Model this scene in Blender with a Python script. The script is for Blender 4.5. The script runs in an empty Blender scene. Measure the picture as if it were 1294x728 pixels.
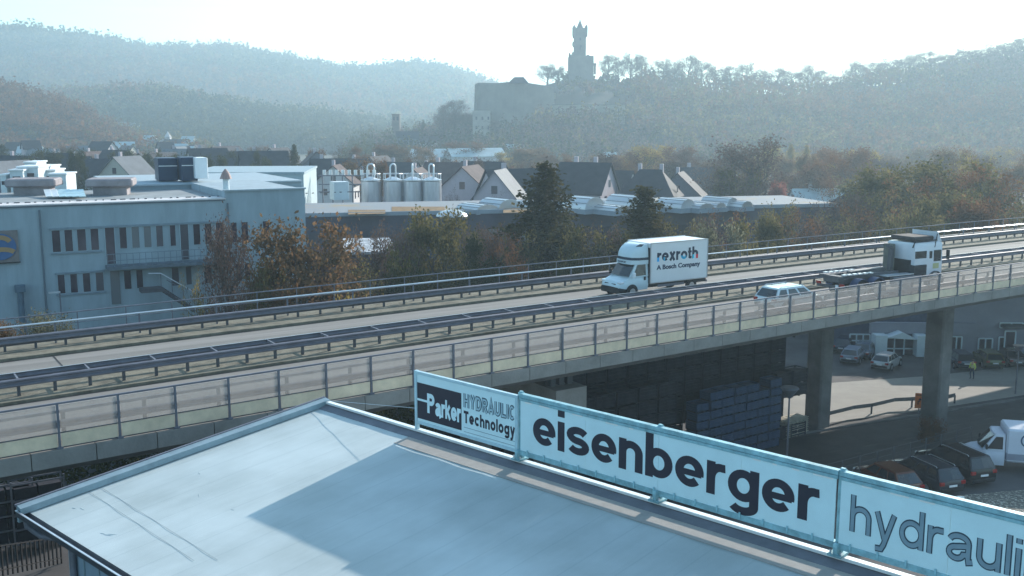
import bpy, bmesh, math, random
import numpy as np
from mathutils import Vector, Matrix
R = math.radians
scene = bpy.context.scene
COL = scene.collection
random.seed(7)
rng = np.random.default_rng(7)

# ------------------------------------------------------------------ camera
CAMZ = 19.7
FPX, CX, CY = 1300.0, 647.0, 364.0
PITCH = math.atan(209 / 1300)
cam_d = bpy.data.cameras.new('camera'); cam = bpy.data.objects.new('camera', cam_d); COL.objects.link(cam)
cam.location = (0, 0, CAMZ); cam.rotation_euler = (R(90) - PITCH, 0, 0)
cam_d.sensor_width = 36.0; cam_d.lens = 36.0 * FPX / 1294.0
cam_d.clip_start = 0.5; cam_d.clip_end = 20000
scene.camera = cam
scene.render.resolution_x, scene.render.resolution_y = 1024, 576

# ------------------------------------------------------------------ light
SUN_EL, SUN_AZ = 22.0, 37.0          # azimuth clockwise from +Y
HAZE = 0.0005
world = bpy.data.worlds.new('World'); scene.world = world; world.use_nodes = True
wn = world.node_tree
sky = wn.nodes.new('ShaderNodeTexSky'); sky.sky_type = 'NISHITA'; sky.sun_disc = False
sky.sun_elevation = R(SUN_EL); sky.sun_rotation = R(SUN_AZ)
sky.altitude = 250; sky.air_density = 1.0; sky.dust_density = 1.0; sky.ozone_density = 2.0
# autumn air: the sky leans to cyan, with thin streaks of high cloud
tint = wn.nodes.new('ShaderNodeMix'); tint.data_type = 'RGBA'; tint.blend_type = 'MULTIPLY'; tint.inputs[0].default_value = 1.0; tint.inputs[7].default_value = (0.80, 1.0, 0.95, 1)
wn.links.new(sky.outputs[0], tint.inputs[6])
wtc = wn.nodes.new('ShaderNodeTexCoord'); wmp = wn.nodes.new('ShaderNodeMapping'); wmp.inputs['Scale'].default_value = (2.2, 2.2, 16); wmp.inputs['Rotation'].default_value = (0.10, 0.06, 0)
wno = wn.nodes.new('ShaderNodeTexNoise'); wno.inputs['Scale'].default_value = 1.6; wno.inputs['Detail'].default_value = 7; wno.inputs['Roughness'].default_value = .6
wn.links.new(wtc.outputs['Generated'], wmp.inputs[0]); wn.links.new(wmp.outputs[0], wno.inputs['Vector'])
wr = wn.nodes.new('ShaderNodeMapRange'); wr.inputs[1].default_value = .48; wr.inputs[2].default_value = .78; wr.inputs[4].default_value = .55; wn.links.new(wno.outputs[0], wr.inputs[0])
cm = wn.nodes.new('ShaderNodeMix'); cm.data_type = 'RGBA'; cm.inputs[7].default_value = (4.0, 4.8, 5.0, 1); wn.links.new(wr.outputs[0], cm.inputs[0]); wn.links.new(tint.outputs[2], cm.inputs[6])
wn.links.new(cm.outputs[2], wn.nodes['Background'].inputs[0])
wn.nodes['Background'].inputs[1].default_value = 0.15
sl = bpy.data.lights.new('sun', 'SUN'); sl.energy = 3.8; sl.angle = R(0.55); sl.color = (1.0, 0.93, 0.84)
so = bpy.data.objects.new('sun', sl); COL.objects.link(so)
sdir = Vector((math.sin(R(SUN_AZ)) * math.cos(R(SUN_EL)), math.cos(R(SUN_AZ)) * math.cos(R(SUN_EL)), math.sin(R(SUN_EL))))
so.rotation_euler = sdir.to_track_quat('Z', 'Y').to_euler(); so.location = (60, 90, 120)
vs = scene.view_settings
vs.view_transform = 'Standard'; vs.look = 'None'; vs.gamma = 1.0; vs.exposure = 1.1; vs.use_curve_mapping = False
cy = scene.cycles
scene.render.engine = 'CYCLES'
cy.use_denoising = True; cy.max_bounces = 6; cy.diffuse_bounces = 2; cy.glossy_bounces = 2
cy.transmission_bounces = 4; cy.transparent_max_bounces = 8; cy.volume_bounces = 0
cy.sample_clamp_indirect = 4.0

# ------------------------------------------------------------------ measuring helpers (photo point -> place in the world)
_c, _s = math.cos(PITCH), math.sin(PITCH)
def ray(px, py):
    u = (px - CX) / FPX; v = (CY - py) / FPX
    return (u, _c + v * _s, -_s + v * _c)
def G(px, py, z=0.0):
    r = ray(px, py); t = (z - CAMZ) / r[2]; return (r[0] * t, r[1] * t, z)
def A(px, py, Y):
    r = ray(px, py); t = Y / r[1]; return (r[0] * t, Y, CAMZ + r[2] * t)
def Zat(px, py, Y): return A(px, py, Y)[2]
TH = R(33.0); CT, ST = math.cos(TH), math.sin(TH)
def B(t, n, z=0.0): return (t * CT - n * ST, t * ST + n * CT, z)      # bridge coordinates
GZ = -3.0
def gz(x, y):      # the works ground falls away towards and beyond the bridge
    n = -x * ST + y * CT; s = max(0.0, min(1.0, (n - 33) / 13)); return GZ * s * s * (3 - 2 * s)
def Gg(px, py, dz=0.0):
    z = -1.5
    for _ in range(30): p = G(px, py, z); z = .5 * z + .5 * (gz(p[0], p[1]) + dz)
    return G(px, py, z)
def tn(p): return (p[0] * CT + p[1] * ST, -p[0] * ST + p[1] * CT)
def project(p):
    x, y, z = p[0], p[1], p[2] - CAMZ
    d = y * _c - z * _s; return (CX + FPX * x / d, CY - FPX * (y * _s + z * _c) / d)

# ------------------------------------------------------------------ materials
MAT = {}
def mat(name, col, rough=0.75, metal=0.0, var=0.12, scale=2.0, bump=0.0, bscale=None, spec=0.3, col2=None, thresh=None, trans=0.0, stretch=None, rot=0.0):
    """procedural: base colour broken up by two octaves of noise, optional bump"""
    if name in MAT: return MAT[name]
    m = bpy.data.materials.new(name); m.use_nodes = True; nt = m.node_tree; nt.nodes.clear()
    out = nt.nodes.new('ShaderNodeOutputMaterial'); b = nt.nodes.new('ShaderNodeBsdfPrincipled')
    nt.links.new(b.outputs[0], out.inputs[0])
    b.inputs['Roughness'].default_value = rough; b.inputs['Metallic'].default_value = metal
    b.inputs['Specular IOR Level'].default_value = spec
    if trans: b.inputs['Transmission Weight'].default_value = trans
    tc = nt.nodes.new('ShaderNodeTexCoord'); src = tc.outputs['Object']
    if rot:
        m0 = nt.nodes.new('ShaderNodeMapping'); m0.inputs['Rotation'].default_value = (0, 0, -rot); nt.links.new(src, m0.inputs[0]); src = m0.outputs[0]
    if stretch:
        mp = nt.nodes.new('ShaderNodeMapping'); mp.inputs['Scale'].default_value = stretch
        nt.links.new(src, mp.inputs[0]); src = mp.outputs[0]
    no = nt.nodes.new('ShaderNodeTexNoise'); no.inputs['Scale'].default_value = scale; no.inputs['Detail'].default_value = 6
    no.inputs['Roughness'].default_value = 0.65
    nt.links.new(src, no.inputs['Vector'])
    cr = nt.nodes.new('ShaderNodeValToRGB')
    c2 = col2 or tuple(min(1, c * (1 + var)) for c in col)
    c1 = tuple(c * (1 - var) for c in col) if not col2 else col
    lo, hi = thresh or (0.3, 0.7)
    cr.color_ramp.elements[0].position = lo; cr.color_ramp.elements[1].position = hi
    cr.color_ramp.elements[0].color = (*c1, 1); cr.color_ramp.elements[1].color = (*c2, 1)
    nt.links.new(no.outputs[0], cr.inputs[0]); nt.links.new(cr.outputs[0], b.inputs['Base Color'])
    if bump:
        n2 = nt.nodes.new('ShaderNodeTexNoise'); n2.inputs['Scale'].default_value = bscale or scale * 6; n2.inputs['Detail'].default_value = 5
        nt.links.new(tc.outputs['Object'], n2.inputs['Vector'])
        bp = nt.nodes.new('ShaderNodeBump'); bp.inputs['Strength'].default_value = bump; bp.inputs['Distance'].default_value = 0.05
        nt.links.new(n2.outputs[0], bp.inputs['Height']); nt.links.new(bp.outputs[0], b.inputs['Normal'])
    MAT[name] = m; return m
def leafmat(name, cols, trans=0.48):
    """leaf colour drifts from clump to clump; thin leaves let some light through"""
    if name in MAT: return MAT[name]
    m = bpy.data.materials.new(name); m.use_nodes = True; nt = m.node_tree; nt.nodes.clear()
    out = nt.nodes.new('ShaderNodeOutputMaterial')
    d = nt.nodes.new('ShaderNodeBsdfDiffuse'); tr = nt.nodes.new('ShaderNodeBsdfTranslucent'); mx = nt.nodes.new('ShaderNodeMixShader')
    mx.inputs[0].default_value = trans
    geo = nt.nodes.new('ShaderNodeNewGeometry'); no = nt.nodes.new('ShaderNodeTexNoise'); no.inputs['Scale'].default_value = 0.45; no.inputs['Detail'].default_value = 3
    tc = nt.nodes.new('ShaderNodeTexCoord'); nt.links.new(tc.outputs['Object'], no.inputs['Vector'])
    ad = nt.nodes.new('ShaderNodeMath'); ad.operation = 'MULTIPLY_ADD'; ad.inputs[1].default_value = 0.45
    nt.links.new(geo.outputs['Random Per Island'], ad.inputs[0]); 
    m2 = nt.nodes.new('ShaderNodeMath'); m2.operation = 'MULTIPLY_ADD'; m2.inputs[1].default_value = 1.5; m2.inputs[2].default_value = -0.45
    nt.links.new(no.outputs[0], m2.inputs[0]); nt.links.new(m2.outputs[0], ad.inputs[2])
    cr = nt.nodes.new('ShaderNodeValToRGB'); els = cr.color_ramp.elements
    while len(els) < len(cols): els.new(0.5)
    for i, c in enumerate(cols): els[i].position = i / (len(cols) - 1) ; els[i].color = (*c, 1)
    nt.links.new(ad.outputs[0], cr.inputs[0]); nt.links.new(cr.outputs[0], d.inputs[0]); nt.links.new(cr.outputs[0], tr.inputs[0])
    nt.links.new(d.outputs[0], mx.inputs[1]); nt.links.new(tr.outputs[0], mx.inputs[2]); nt.links.new(mx.outputs[0], out.inputs[0])
    MAT[name] = m; return m

# ------------------------------------------------------------------ mesh helpers
class MB:
    def __init__(s): s.v = []; s.f = []; s.m = []
    def add(s, verts, faces, mi=0):
        o = len(s.v); s.v += [tuple(v) for v in verts]; s.f += [tuple(i + o for i in f) for f in faces]; s.m += [mi] * len(faces); return s
    def box(s, c, d, rz=0.0, mi=0, bev=0.0):
        hx, hy, hz = d[0] / 2, d[1] / 2, d[2] / 2; ca, sa = math.cos(rz), math.sin(rz)
        if bev > 0:
            b = min(bev, hx * .9, hy * .9, hz * .9); V = []
            for z, k in ((-hz, b), (-hz + b, 0), (hz - b, 0), (hz, b)):
                for x, y in ((-hx + k, -hy + b), (-hx + b, -hy + k), (hx - b, -hy + k), (hx - k, -hy + b), (hx - k, hy - b), (hx - b, hy - k), (-hx + b, hy - k), (-hx + k, hy - b)):
                    V.append((x, y, z))
            F = [tuple(range(7, -1, -1)), tuple(range(24, 32))]
            for l in range(3):
                for i in range(8): j = (i + 1) % 8; F.append((l * 8 + i, l * 8 + j, l * 8 + 8 + j, l * 8 + 8 + i))
        else:
            V = [(x, y, z) for z in (-hz, hz) for x, y in ((-hx, -hy), (hx, -hy), (hx, hy), (-hx, hy))]
            F = [(3, 2, 1, 0), (4, 5, 6, 7), (0, 1, 5, 4), (1, 2, 6, 5), (2, 3, 7, 6), (3, 0, 4, 7)]
        s.add([(c[0] + x * ca - y * sa, c[1] + x * sa + y * ca, c[2] + z) for x, y, z in V], F, mi); return s
    def tube(s, pts, r, n=6, mi=0, cap=True):
        pts = [Vector(p) for p in pts]; rs = r if isinstance(r, (list, tuple)) else [r] * len(pts); V = []; F = []
        prev = None
        for i, p in enumerate(pts):
            d = (pts[min(i + 1, len(pts) - 1)] - pts[max(i - 1, 0)])
            d = d.normalized() if d.length > 1e-9 else Vector((0, 0, 1))
            a = d.cross(Vector((0, 0, 1)) if abs(d.z) < .95 else Vector((1, 0, 0))).normalized() if prev is None else (prev - d * prev.dot(d)).normalized()
            prev = a; b = d.cross(a)
            for k in range(n):
                t = 2 * math.pi * k / n; V.append(p + (a * math.cos(t) + b * math.sin(t)) * rs[i])
        for i in range(len(pts) - 1):
            for k in range(n): j = (k + 1) % n; F.append((i * n + k, i * n + j, i * n + n + j, i * n + n + k))
        if cap: F.append(tuple(range(n - 1, -1, -1))); F.append(tuple(range((len(pts) - 1) * n, len(pts) * n)))
        s.add(V, F, mi); return s
    def bar(s, a, b, w, h, mi=0, up=(0, 0, 1)):
        a, b = Vector(a), Vector(b); d = (b - a).normalized(); u = Vector(up); sd = d.cross(u).normalized(); u2 = sd.cross(d)
        V = [p + sd * x + u2 * z for p in (a, b) for x, z in ((-w / 2, -h / 2), (w / 2, -h / 2), (w / 2, h / 2), (-w / 2, h / 2))]
        s.add(V, [(3, 2, 1, 0), (4, 5, 6, 7), (0, 1, 5, 4), (1, 2, 6, 5), (2, 3, 7, 6), (3, 0, 4, 7)], mi); return s
    def prism(s, poly, z0, z1, mi=0):
        n = len(poly); V = [(x, y, z0) for x, y in poly] + [(x, y, z1) for x, y in poly]
        s.add(V, [tuple(range(n - 1, -1, -1)), tuple(range(n, 2 * n))] + [(i, (i + 1) % n, (i + 1) % n + n, i + n) for i in range(n)], mi); return s
    def loft(s, rings, closed=True, caps=True, mi=0):
        n = len(rings[0]); V = [p for r in rings for p in r]; F = []
        for i in range(len(rings) - 1):
            for k in range(n if closed else n - 1): j = (k + 1) % n; F.append((i * n + k, i * n + j, i * n + n + j, i * n + n + k))
        if caps: F.append(tuple(range(n - 1, -1, -1))); F.append(tuple(range((len(rings) - 1) * n, len(rings) * n)))
        s.add(V, F, mi); return s
    def cyl(s, c, r, h, n=24, axis='z', mi=0, r2=None):
        r2 = r if r2 is None else r2; V = []
        for t, rr in ((-h / 2, r), (h / 2, r2)):
            for k in range(n):
                a = 2 * math.pi * k / n; p = (rr * math.cos(a), rr * math.sin(a), t)
                if axis == 'y': p = (p[0], p[2], p[1])
                if axis == 'x': p = (p[2], p[0], p[1])
                V.append((c[0] + p[0], c[1] + p[1], c[2] + p[2]))
        s.add(V, [tuple(range(n - 1, -1, -1)), tuple(range(n, 2 * n))] + [(i, (i + 1) % n, (i + 1) % n + n, i + n) for i in range(n)], mi); return s
    def build(s, name, m, parent=None, smooth=False, fix=True):
        me = bpy.data.meshes.new(name); me.from_pydata(s.v, [], s.f)
        ms = m if isinstance(m, (list, tuple)) else [m]
        for q in ms: me.materials.append(q)
        if len(ms) > 1: me.polygons.foreach_set('material_index', s.m)
        if fix and len(s.f) < 40000:
            bm = bmesh.new(); bm.from_mesh(me); bmesh.ops.recalc_face_normals(bm, faces=bm.faces); bm.to_mesh(me); bm.free()
        if smooth:
            me.polygons.foreach_set('use_smooth', [True] * len(me.polygons))
            try: me.set_sharp_from_angle(angle=R(38))
            except Exception: pass
        me.update()
        o = bpy.data.objects.new(name, me); COL.objects.link(o)
        if parent: o.parent = parent
        return o
def npmesh(name, V, F, mats, mi=None, parent=None):
    """fast quad mesh from numpy arrays"""
    me = bpy.data.meshes.new(name); n = len(V); k = len(F); w = F.shape[1]
    me.vertices.add(n); me.vertices.foreach_set('co', V.astype(np.float32).ravel())
    me.loops.add(k * w); me.loops.foreach_set('vertex_index', F.astype(np.int32).ravel())
    me.polygons.add(k); me.polygons.foreach_set('loop_start', np.arange(0, k * w, w, dtype=np.int32)); me.polygons.foreach_set('loop_total', np.full(k, w, dtype=np.int32))
    for q in (mats if isinstance(mats, (list, tuple)) else [mats]): me.materials.append(q)
    if mi is not None: me.polygons.foreach_set('material_index', mi.astype(np.int32))
    me.update(calc_edges=True)
    o = bpy.data.objects.new(name, me); COL.objects.link(o)
    if parent: o.parent = parent
    return o
def tag(o, label=None, cat=None, group=None, kind=None):
    if label: o['label'] = label
    if cat: o['category'] = cat
    if group: o['group'] = group
    if kind: o['kind'] = kind
    return o
def thing(name, label, cat, loc=(0, 0, 0), rz=0.0, group=None, scale=None):
    o = bpy.data.objects.new(name, None); COL.objects.link(o); o.location = loc; o.rotation_euler = (0, 0, rz)
    o.empty_display_size = 0.3
    if scale: o.scale = (scale,) * 3 if not isinstance(scale, tuple) else scale
    return tag(o, label, cat, group)
KIDS = {}
def dup(root, loc, rz=0.0, label=None, group=None, scale=None):
    def cp(o, par):
        c = o.copy(); COL.objects.link(c); c.parent = par
        for ch in o.children: cp(ch, c)
        return c
    r = cp(root, None); r.location = loc; r.rotation_euler = (0, 0, rz)
    if scale: r.scale = (scale,) * 3 if not isinstance(scale, tuple) else scale
    if label: r['label'] = label
    if group: r['group'] = group
    return r
def copies(o, locs, parent):
    for l in locs:
        c = o.copy(); COL.objects.link(c); c.parent = parent; c.location = l
# materials
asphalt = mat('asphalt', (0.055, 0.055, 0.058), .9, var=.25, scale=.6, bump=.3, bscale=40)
deckroad = mat('worn_carriageway', (0.205, 0.192, 0.178), .9, var=.24, scale=.9, bump=.15, bscale=30, stretch=(.05, 1.3, 1), rot=math.radians(33))
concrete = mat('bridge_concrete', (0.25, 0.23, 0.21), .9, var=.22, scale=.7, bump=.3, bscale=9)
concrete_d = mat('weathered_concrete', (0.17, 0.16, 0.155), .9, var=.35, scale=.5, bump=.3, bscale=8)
kerbm = mat('mossy_kerb', (0.16, 0.145, 0.11), .95, var=.4, scale=1.6, bump=.4, bscale=12)
steel = mat('galvanised_steel', (0.17, 0.17, 0.20), .6, .35, var=.18, scale=1.5)
steel_l = mat('bright_galvanised_tube', (0.62, 0.65, 0.68), .38, .6, var=.1, scale=1.5)
steel_d = mat('dull_dark_steel', (0.10, 0.10, 0.11), .6, .4, var=.25, scale=2)
white = mat('white_paint', (0.78, 0.79, 0.80), .4, var=.05, scale=1.2, spec=.5)
black = mat('black_plastic', (0.02, 0.02, 0.023), .55, var=.3, scale=4)
rubber = mat('tyre_rubber', (0.022, 0.022, 0.022), .9, var=.3, scale=6)
silver = mat('silver_metal', (0.55, 0.57, 0.6), .3, .8, var=.06, scale=2)
glassd = mat('dark_vehicle_glass', (0.02, 0.026, 0.032), .07, var=.1, scale=1, spec=.8)
winglass = mat('window_glass', (0.045, 0.035, 0.05), .12, var=.55, scale=.35, spec=.6)
_wn = winglass.node_tree; _b = [q for q in _wn.nodes if q.type == 'BSDF_PRINCIPLED'][0]; _src = _b.inputs['Base Color'].links[0].from_socket     # blinds half drawn behind some panes
_oi = _wn.nodes.new('ShaderNodeObjectInfo'); _rp = _wn.nodes.new('ShaderNodeValToRGB'); _rp.color_ramp.interpolation = 'CONSTANT'; _e = _rp.color_ramp.elements; _e[0].color = (0, 0, 0, 1); _e[1].position = .62; _e[1].color = (.35, .35, .35, 1); _q = _e.new(.84); _q.color = (1, 1, 1, 1)
_mx = _wn.nodes.new('ShaderNodeMix'); _mx.data_type = 'RGBA'; _mx.inputs[7].default_value = (.15, .16, .17, 1); _wn.links.new(_oi.outputs['Random'], _rp.inputs[0]); _wn.links.new(_rp.outputs[0], _mx.inputs[0]); _wn.links.new(_src, _mx.inputs[6]); _wn.links.new(_mx.outputs[2], _b.inputs['Base Color'])
lampred = mat('tail_light_red', (0.30, 0.015, 0.012), .2, var=.1)
lampwhite = mat('headlight_clear', (0.75, 0.78, 0.8), .12, .3, var=.05)
# ================================================================== GROUND, STREETS
ground_m = mat('town_ground', (0.075, 0.075, 0.05), .95, col2=(0.13, 0.115, 0.095), scale=.04, bump=.2, bscale=2)
g = MB(); N = 40
for i in range(N):
    for j in range(N):
        x0, x1 = -5000 + i * 250, -5000 + (i + 1) * 250; y0, y1 = -1500 + j * 250, -1500 + (j + 1) * 250
        o = len(g.v); g.v += [(x0, y0, GZ - .03), (x1, y0, GZ - .03), (x1, y1, GZ - .03), (x0, y1, GZ - .03)]; g.f.append((o, o + 1, o + 2, o + 3)); g.m.append(0)
go = g.build('ground', ground_m); tag(go, kind='structure')
def sheet(name, pts, z, m, kind='structure'):
    o = MB().add([(p[0], p[1], z) for p in pts], [tuple(range(len(pts)))]).build(name, m); tag(o, kind=kind); return o
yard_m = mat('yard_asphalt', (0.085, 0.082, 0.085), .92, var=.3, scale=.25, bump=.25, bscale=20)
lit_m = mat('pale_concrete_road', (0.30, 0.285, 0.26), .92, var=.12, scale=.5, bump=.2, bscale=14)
# big works yard under and around the bridge
def drape(name, P, dz, m):
    n0, n1 = len(P), len(P[0]); mb = MB(); mb.add([(p[0], p[1], gz(p[0], p[1]) + dz) for r_ in P for p in r_], [(i * n1 + j, i * n1 + j + 1, (i + 1) * n1 + j + 1, (i + 1) * n1 + j) for i in range(n0 - 1) for j in range(n1 - 1)])
    o = mb.build(name, m); tag(o, kind='structure'); return o
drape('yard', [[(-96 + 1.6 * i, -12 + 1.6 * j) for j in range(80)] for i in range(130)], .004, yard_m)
# the street that dips under the bridge, and the pale lane beyond the guard rail
def strip(name, px_pts_a, px_pts_b, z, m):
    L = []
    for k in range(9):
        row = []
        for i in range(len(px_pts_a) - 1):
            for q in range(6):
                u = q / 6; a = [px_pts_a[i][c] * (1 - u) + px_pts_a[i + 1][c] * u for c in (0, 1)]; b = [px_pts_b[i][c] * (1 - u) + px_pts_b[i + 1][c] * u for c in (0, 1)]
                A_, B_ = Gg(*a), Gg(*b); w = k / 8; row.append((A_[0] * (1 - w) + B_[0] * w, A_[1] * (1 - w) + B_[1] * w))
        L.append(row)
    return drape(name, L, z, m)
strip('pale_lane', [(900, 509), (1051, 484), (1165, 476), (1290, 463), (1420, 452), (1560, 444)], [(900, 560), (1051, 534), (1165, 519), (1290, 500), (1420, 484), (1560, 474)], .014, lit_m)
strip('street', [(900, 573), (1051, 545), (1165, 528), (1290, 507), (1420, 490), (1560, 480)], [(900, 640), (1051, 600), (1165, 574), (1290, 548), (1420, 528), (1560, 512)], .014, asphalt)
kerb = MB()
for L in ([(900, 569), (1051, 541), (1165, 524), (1290, 504), (1420, 488), (1560, 478)], [(900, 645), (1051, 604), (1165, 578), (1290, 552), (1420, 532), (1560, 515)]):
    P = [Gg(x, y, .07) for x, y in L]
    for a, b in zip(P[:-1], P[1:]): kerb.bar(a, b, .18, .14)
tag(kerb.build('kerb', concrete_d), kind='structure')
# gravel patch with fallen leaves in the sun by the cars
gravel_m = mat('gravel_and_leaves', (0.12, 0.115, 0.10), .95, col2=(0.5, 0.47, 0.40), thresh=(.50, .68), scale=5, bump=.6, bscale=14)
_g = [Gg(1195, 628), Gg(1330, 616), Gg(1420, 700), Gg(1230, 735)]
drape('gravel_patch', [[tuple((_g[0][c] * (1 - u) + _g[1][c] * u) * (1 - w) + (_g[3][c] * (1 - u) + _g[2][c] * u) * w for c in (0, 1)) for u in [i / 12 for i in range(13)]] for w in [i / 12 for i in range(13)]], .02, gravel_m)
st = MB()
for i in range(700):
    x, y = random.uniform(1205, 1340), random.uniform(626, 700); p = Gg(x, y, .02); s_ = random.uniform(.02, .07); st.box((p[0], p[1], p[2] + s_ / 3), (s_ * 1.4, s_, s_ * .7), random.random() * 3)
tag(st.build('gravel', mat('gravel_stone', (.42, .40, .36), .9, var=.4, scale=3)), 'loose pale gravel and dry leaves beside the parked cars', 'gravel', kind='stuff')

# ================================================================== HILLS
def hill(name, prof, y_base, y_crest, y_back, m, rough_amp=2.0, shape=1.0, z0=-4.0, cols=90):
    xs = [p[0] for p in prof]; ys = [p[1] for p in prof]
    rows = 26; V = np.zeros((rows, cols, 3)); X = np.linspace(xs[0], xs[-1], cols)
    for j, px in enumerate(X):
        crest_py = np.interp(px, xs, ys); c = A(px, crest_py, y_crest)
        for i in range(rows):
            t = i / (rows - 1)
            if t < .75:
                u = t / .75; Y = y_base + (y_crest - y_base) * u; k = (1 - math.cos(math.pi * min(1, u))) / 2; k = k ** shape * .55 + u * .45
                z = z0 + (c[2] - z0) * k
            else:
                u = (t - .75) / .25; Y = y_crest + (y_back - y_crest) * u; z = c[2] + (z0 - c[2]) * u * u
            xx = c[0] * Y / y_crest * (1 if t < .75 else 1) 
            if t > .02 and not (.72 < t < .78): z += rough_amp * (math.sin(xx * .021 + i) * math.cos(Y * .017 + 2.3) + .5 * math.sin(xx * .06 + i * 1.7))
            V[i, j] = (xx, Y, z)
    F = []
    for i in range(rows - 1):
        for j in range(cols - 1): a = i * cols + j; F.append((a, a + 1, a + cols + 1, a + cols))
    o = npmesh(name, V.reshape(-1, 3), np.array(F), m); tag(o, kind='structure')
    o.data.polygons.foreach_set('use_smooth', [True] * len(o.data.polygons)); 
    return V
hillm = mat('wooded_slope', (0.035, 0.032, 0.025), .95, var=.4, scale=.03)
PROF_FAR = [(-300, 20), (-120, 30), (0, 42), (60, 49), (130, 56), (200, 68), (270, 69), (330, 76), (400, 87), (440, 96), (490, 92), (530, 90), (570, 96), (605, 108), (660, 128), (760, 150), (900, 160)]
PROF_MID = [(-300, 100), (-60, 118), (30, 135), (70, 128), (130, 124), (200, 122), (260, 132), (330, 148), (400, 152), (470, 166), (540, 176), (620, 183)]
PROF_NEAR = [(-400, 60), (-150, 84), (-40, 106), (0, 118), (50, 130), (100, 150), (140, 172), (190, 188), (260, 196)]
PROF_CASTLE = [(440, 194), (480, 184), (540, 176), (590, 160), (630, 130), (670, 112), (700, 104), (735, 97), (775, 103), (800, 106), (850, 112), (920, 118), (1000, 120), (1050, 121), (1100, 108), (1150, 103), (1200, 94), (1250, 87), (1300, 74), (1420, 44), (1700, 10)]
H_FAR = hill('far_hill', PROF_FAR, 1050, 1750, 2600, hillm, 4)
H_MID = hill('middle_hill', PROF_MID, 760, 1050, 1300, hillm, 2.5)
H_NEAR = hill('near_hill', PROF_NEAR, 520, 720, 900, hillm, 2)
H_CAS = hill('castle_hill', PROF_CASTLE, 470, 690, 900, hillm, 1.5)

# ================================================================== BRIDGE
DK = 9.0
def cl(t, lo=-40, hi=88): return max(lo, min(hi, t))
def n_near(t): q = cl(t, -40, 80); return 35.12 + .0705 * q - .00043 * q * q
def n_med(t): q = cl(t, -40, 62); return 42.9 + .085 * q - .0007 * q * q
def n_fk(t): q = cl(t, -40, 75); return 50.25 + .075 * q - .0005 * q * q
def n_out(t): return n_fk(t) + 3.65 + .02 * cl(t, 0, 90)
TS = [-34 + 4 * i for i in range(54)]
bridge = thing('road_bridge', 'long concrete road bridge carrying two carriageways past the works buildings', 'bridge', B(0, 45, 0))
def tosp(p): q = B(0, 45, 0); return (p[0] - q[0], p[1] - q[1], p[2])
def sweep(mb, sec, ts=TS, mi=0, closed=True):
    """sec(t) -> list of (n, z)"""
    mb.loft([[tosp(B(t, n, z)) for n, z in sec(t)] for t in ts], closed=closed, caps=True, mi=mi)
mb = MB(); sweep(mb, lambda t: [(n_near(t) + .12, 8.45), (n_near(t) + 1.7, 7.95), (n_near(t) + 2.0, 7.7), (n_out(t) - 2.0, 7.7), (n_out(t) - 1.7, 7.95), (n_out(t) + .1, 8.45), (n_out(t) + .1, 8.94), (n_near(t) + .12, 8.94)])
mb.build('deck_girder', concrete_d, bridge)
mb = MB()
for k, t in enumerate([-34 + 2.02 * i for i in range(104)]):   # cast edge beam in blocks with open joints
    sweep(mb, lambda q: [(n_near(q) - .2, 8.55), (n_near(q) + .115, 8.5), (n_near(q) + .115, 9.08), (n_near(q) - .2, 9.1)], ts=[t, t + 1.99])
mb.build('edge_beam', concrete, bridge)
mb = MB(); sweep(mb, lambda t: [(n_out(t) + .12, 8.5), (n_out(t) + .45, 8.5), (n_out(t) + .45, 9.2), (n_out(t) + .12, 9.2)]); mb.build('edge_beam', concrete, bridge)
def surf(name, fa, fb, z, m, parent=bridge):
    mb = MB(); sweep(mb, lambda t: [(fa(t), z - .18), (fb(t), z - .18), (fb(t), z), (fa(t), z)]); return mb.build(name, m, parent)
beige = mat('stained_beige_walkway', (0.30, 0.25, 0.19), .95, var=.3, scale=.8)
surf('walkway', lambda t: n_near(t) + .12, lambda t: n_near(t) + .95, 9.15, beige)
surf('walkway', lambda t: n_fk(t), lambda t: n_out(t) + .1, 9.14, kerbm)
surf('central_reserve', lambda t: n_med(t) - .72, lambda t: n_med(t) + 1.65, 9.12, kerbm)
rd = MB(); sweep(rd, lambda t: [(n_near(t) + .94, 8.9), (n_fk(t) + .01, 8.9), (n_fk(t) + .01, 9.0), (n_near(t) + .94, 9.0)])
q0 = B(0, 45, 0)
ro = rd.build('road', deckroad); ro.location = q0; tag(ro, kind='structure')
dark_gut = mat('dark_wet_gutter', (0.035, 0.033, 0.035), .8, var=.3, scale=1)
for fa, w in ((lambda t: n_med(t) - .86, .14), (lambda t: n_fk(t) - .16, .16), (lambda t: n_med(t) + 1.65, .12)):
    m_ = MB(); sweep(m_, lambda t: [(fa(t), 9.004), (fa(t) + w, 9.004)], closed=False); m_.f = m_.f[:-2]; m_.m = m_.m[:-2]; m_.build('gutter', dark_gut, bridge)
line_m = mat('white_road_line', (.6, .6, .58), .8, var=.15, scale=3)
for fa in ():
    m_ = MB(); sweep(m_, lambda t: [(fa(t), 9.006), (fa(t) + .13, 9.006)], closed=False); m_.f = m_.f[:-2]; m_.m = m_.m[:-2]; m_.build('edge_line', line_m, bridge)
# expansion joints: thin dark strips across the carriageways
for t0 in (7.5, 48, 88):
    m_ = MB(); a0 = n_med(t0) + 1.66; a1 = n_fk(t0) - .1
    m_.add([tosp(B(t0, a0, 9.008)), tosp(B(t0 + .08, a0, 9.008)), tosp(B(t0 + .08, a1, 9.008)), tosp(B(t0, a1, 9.008))], [(0, 1, 2, 3)]); m_.build('expansion_joint', dark_gut, bridge)
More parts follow.
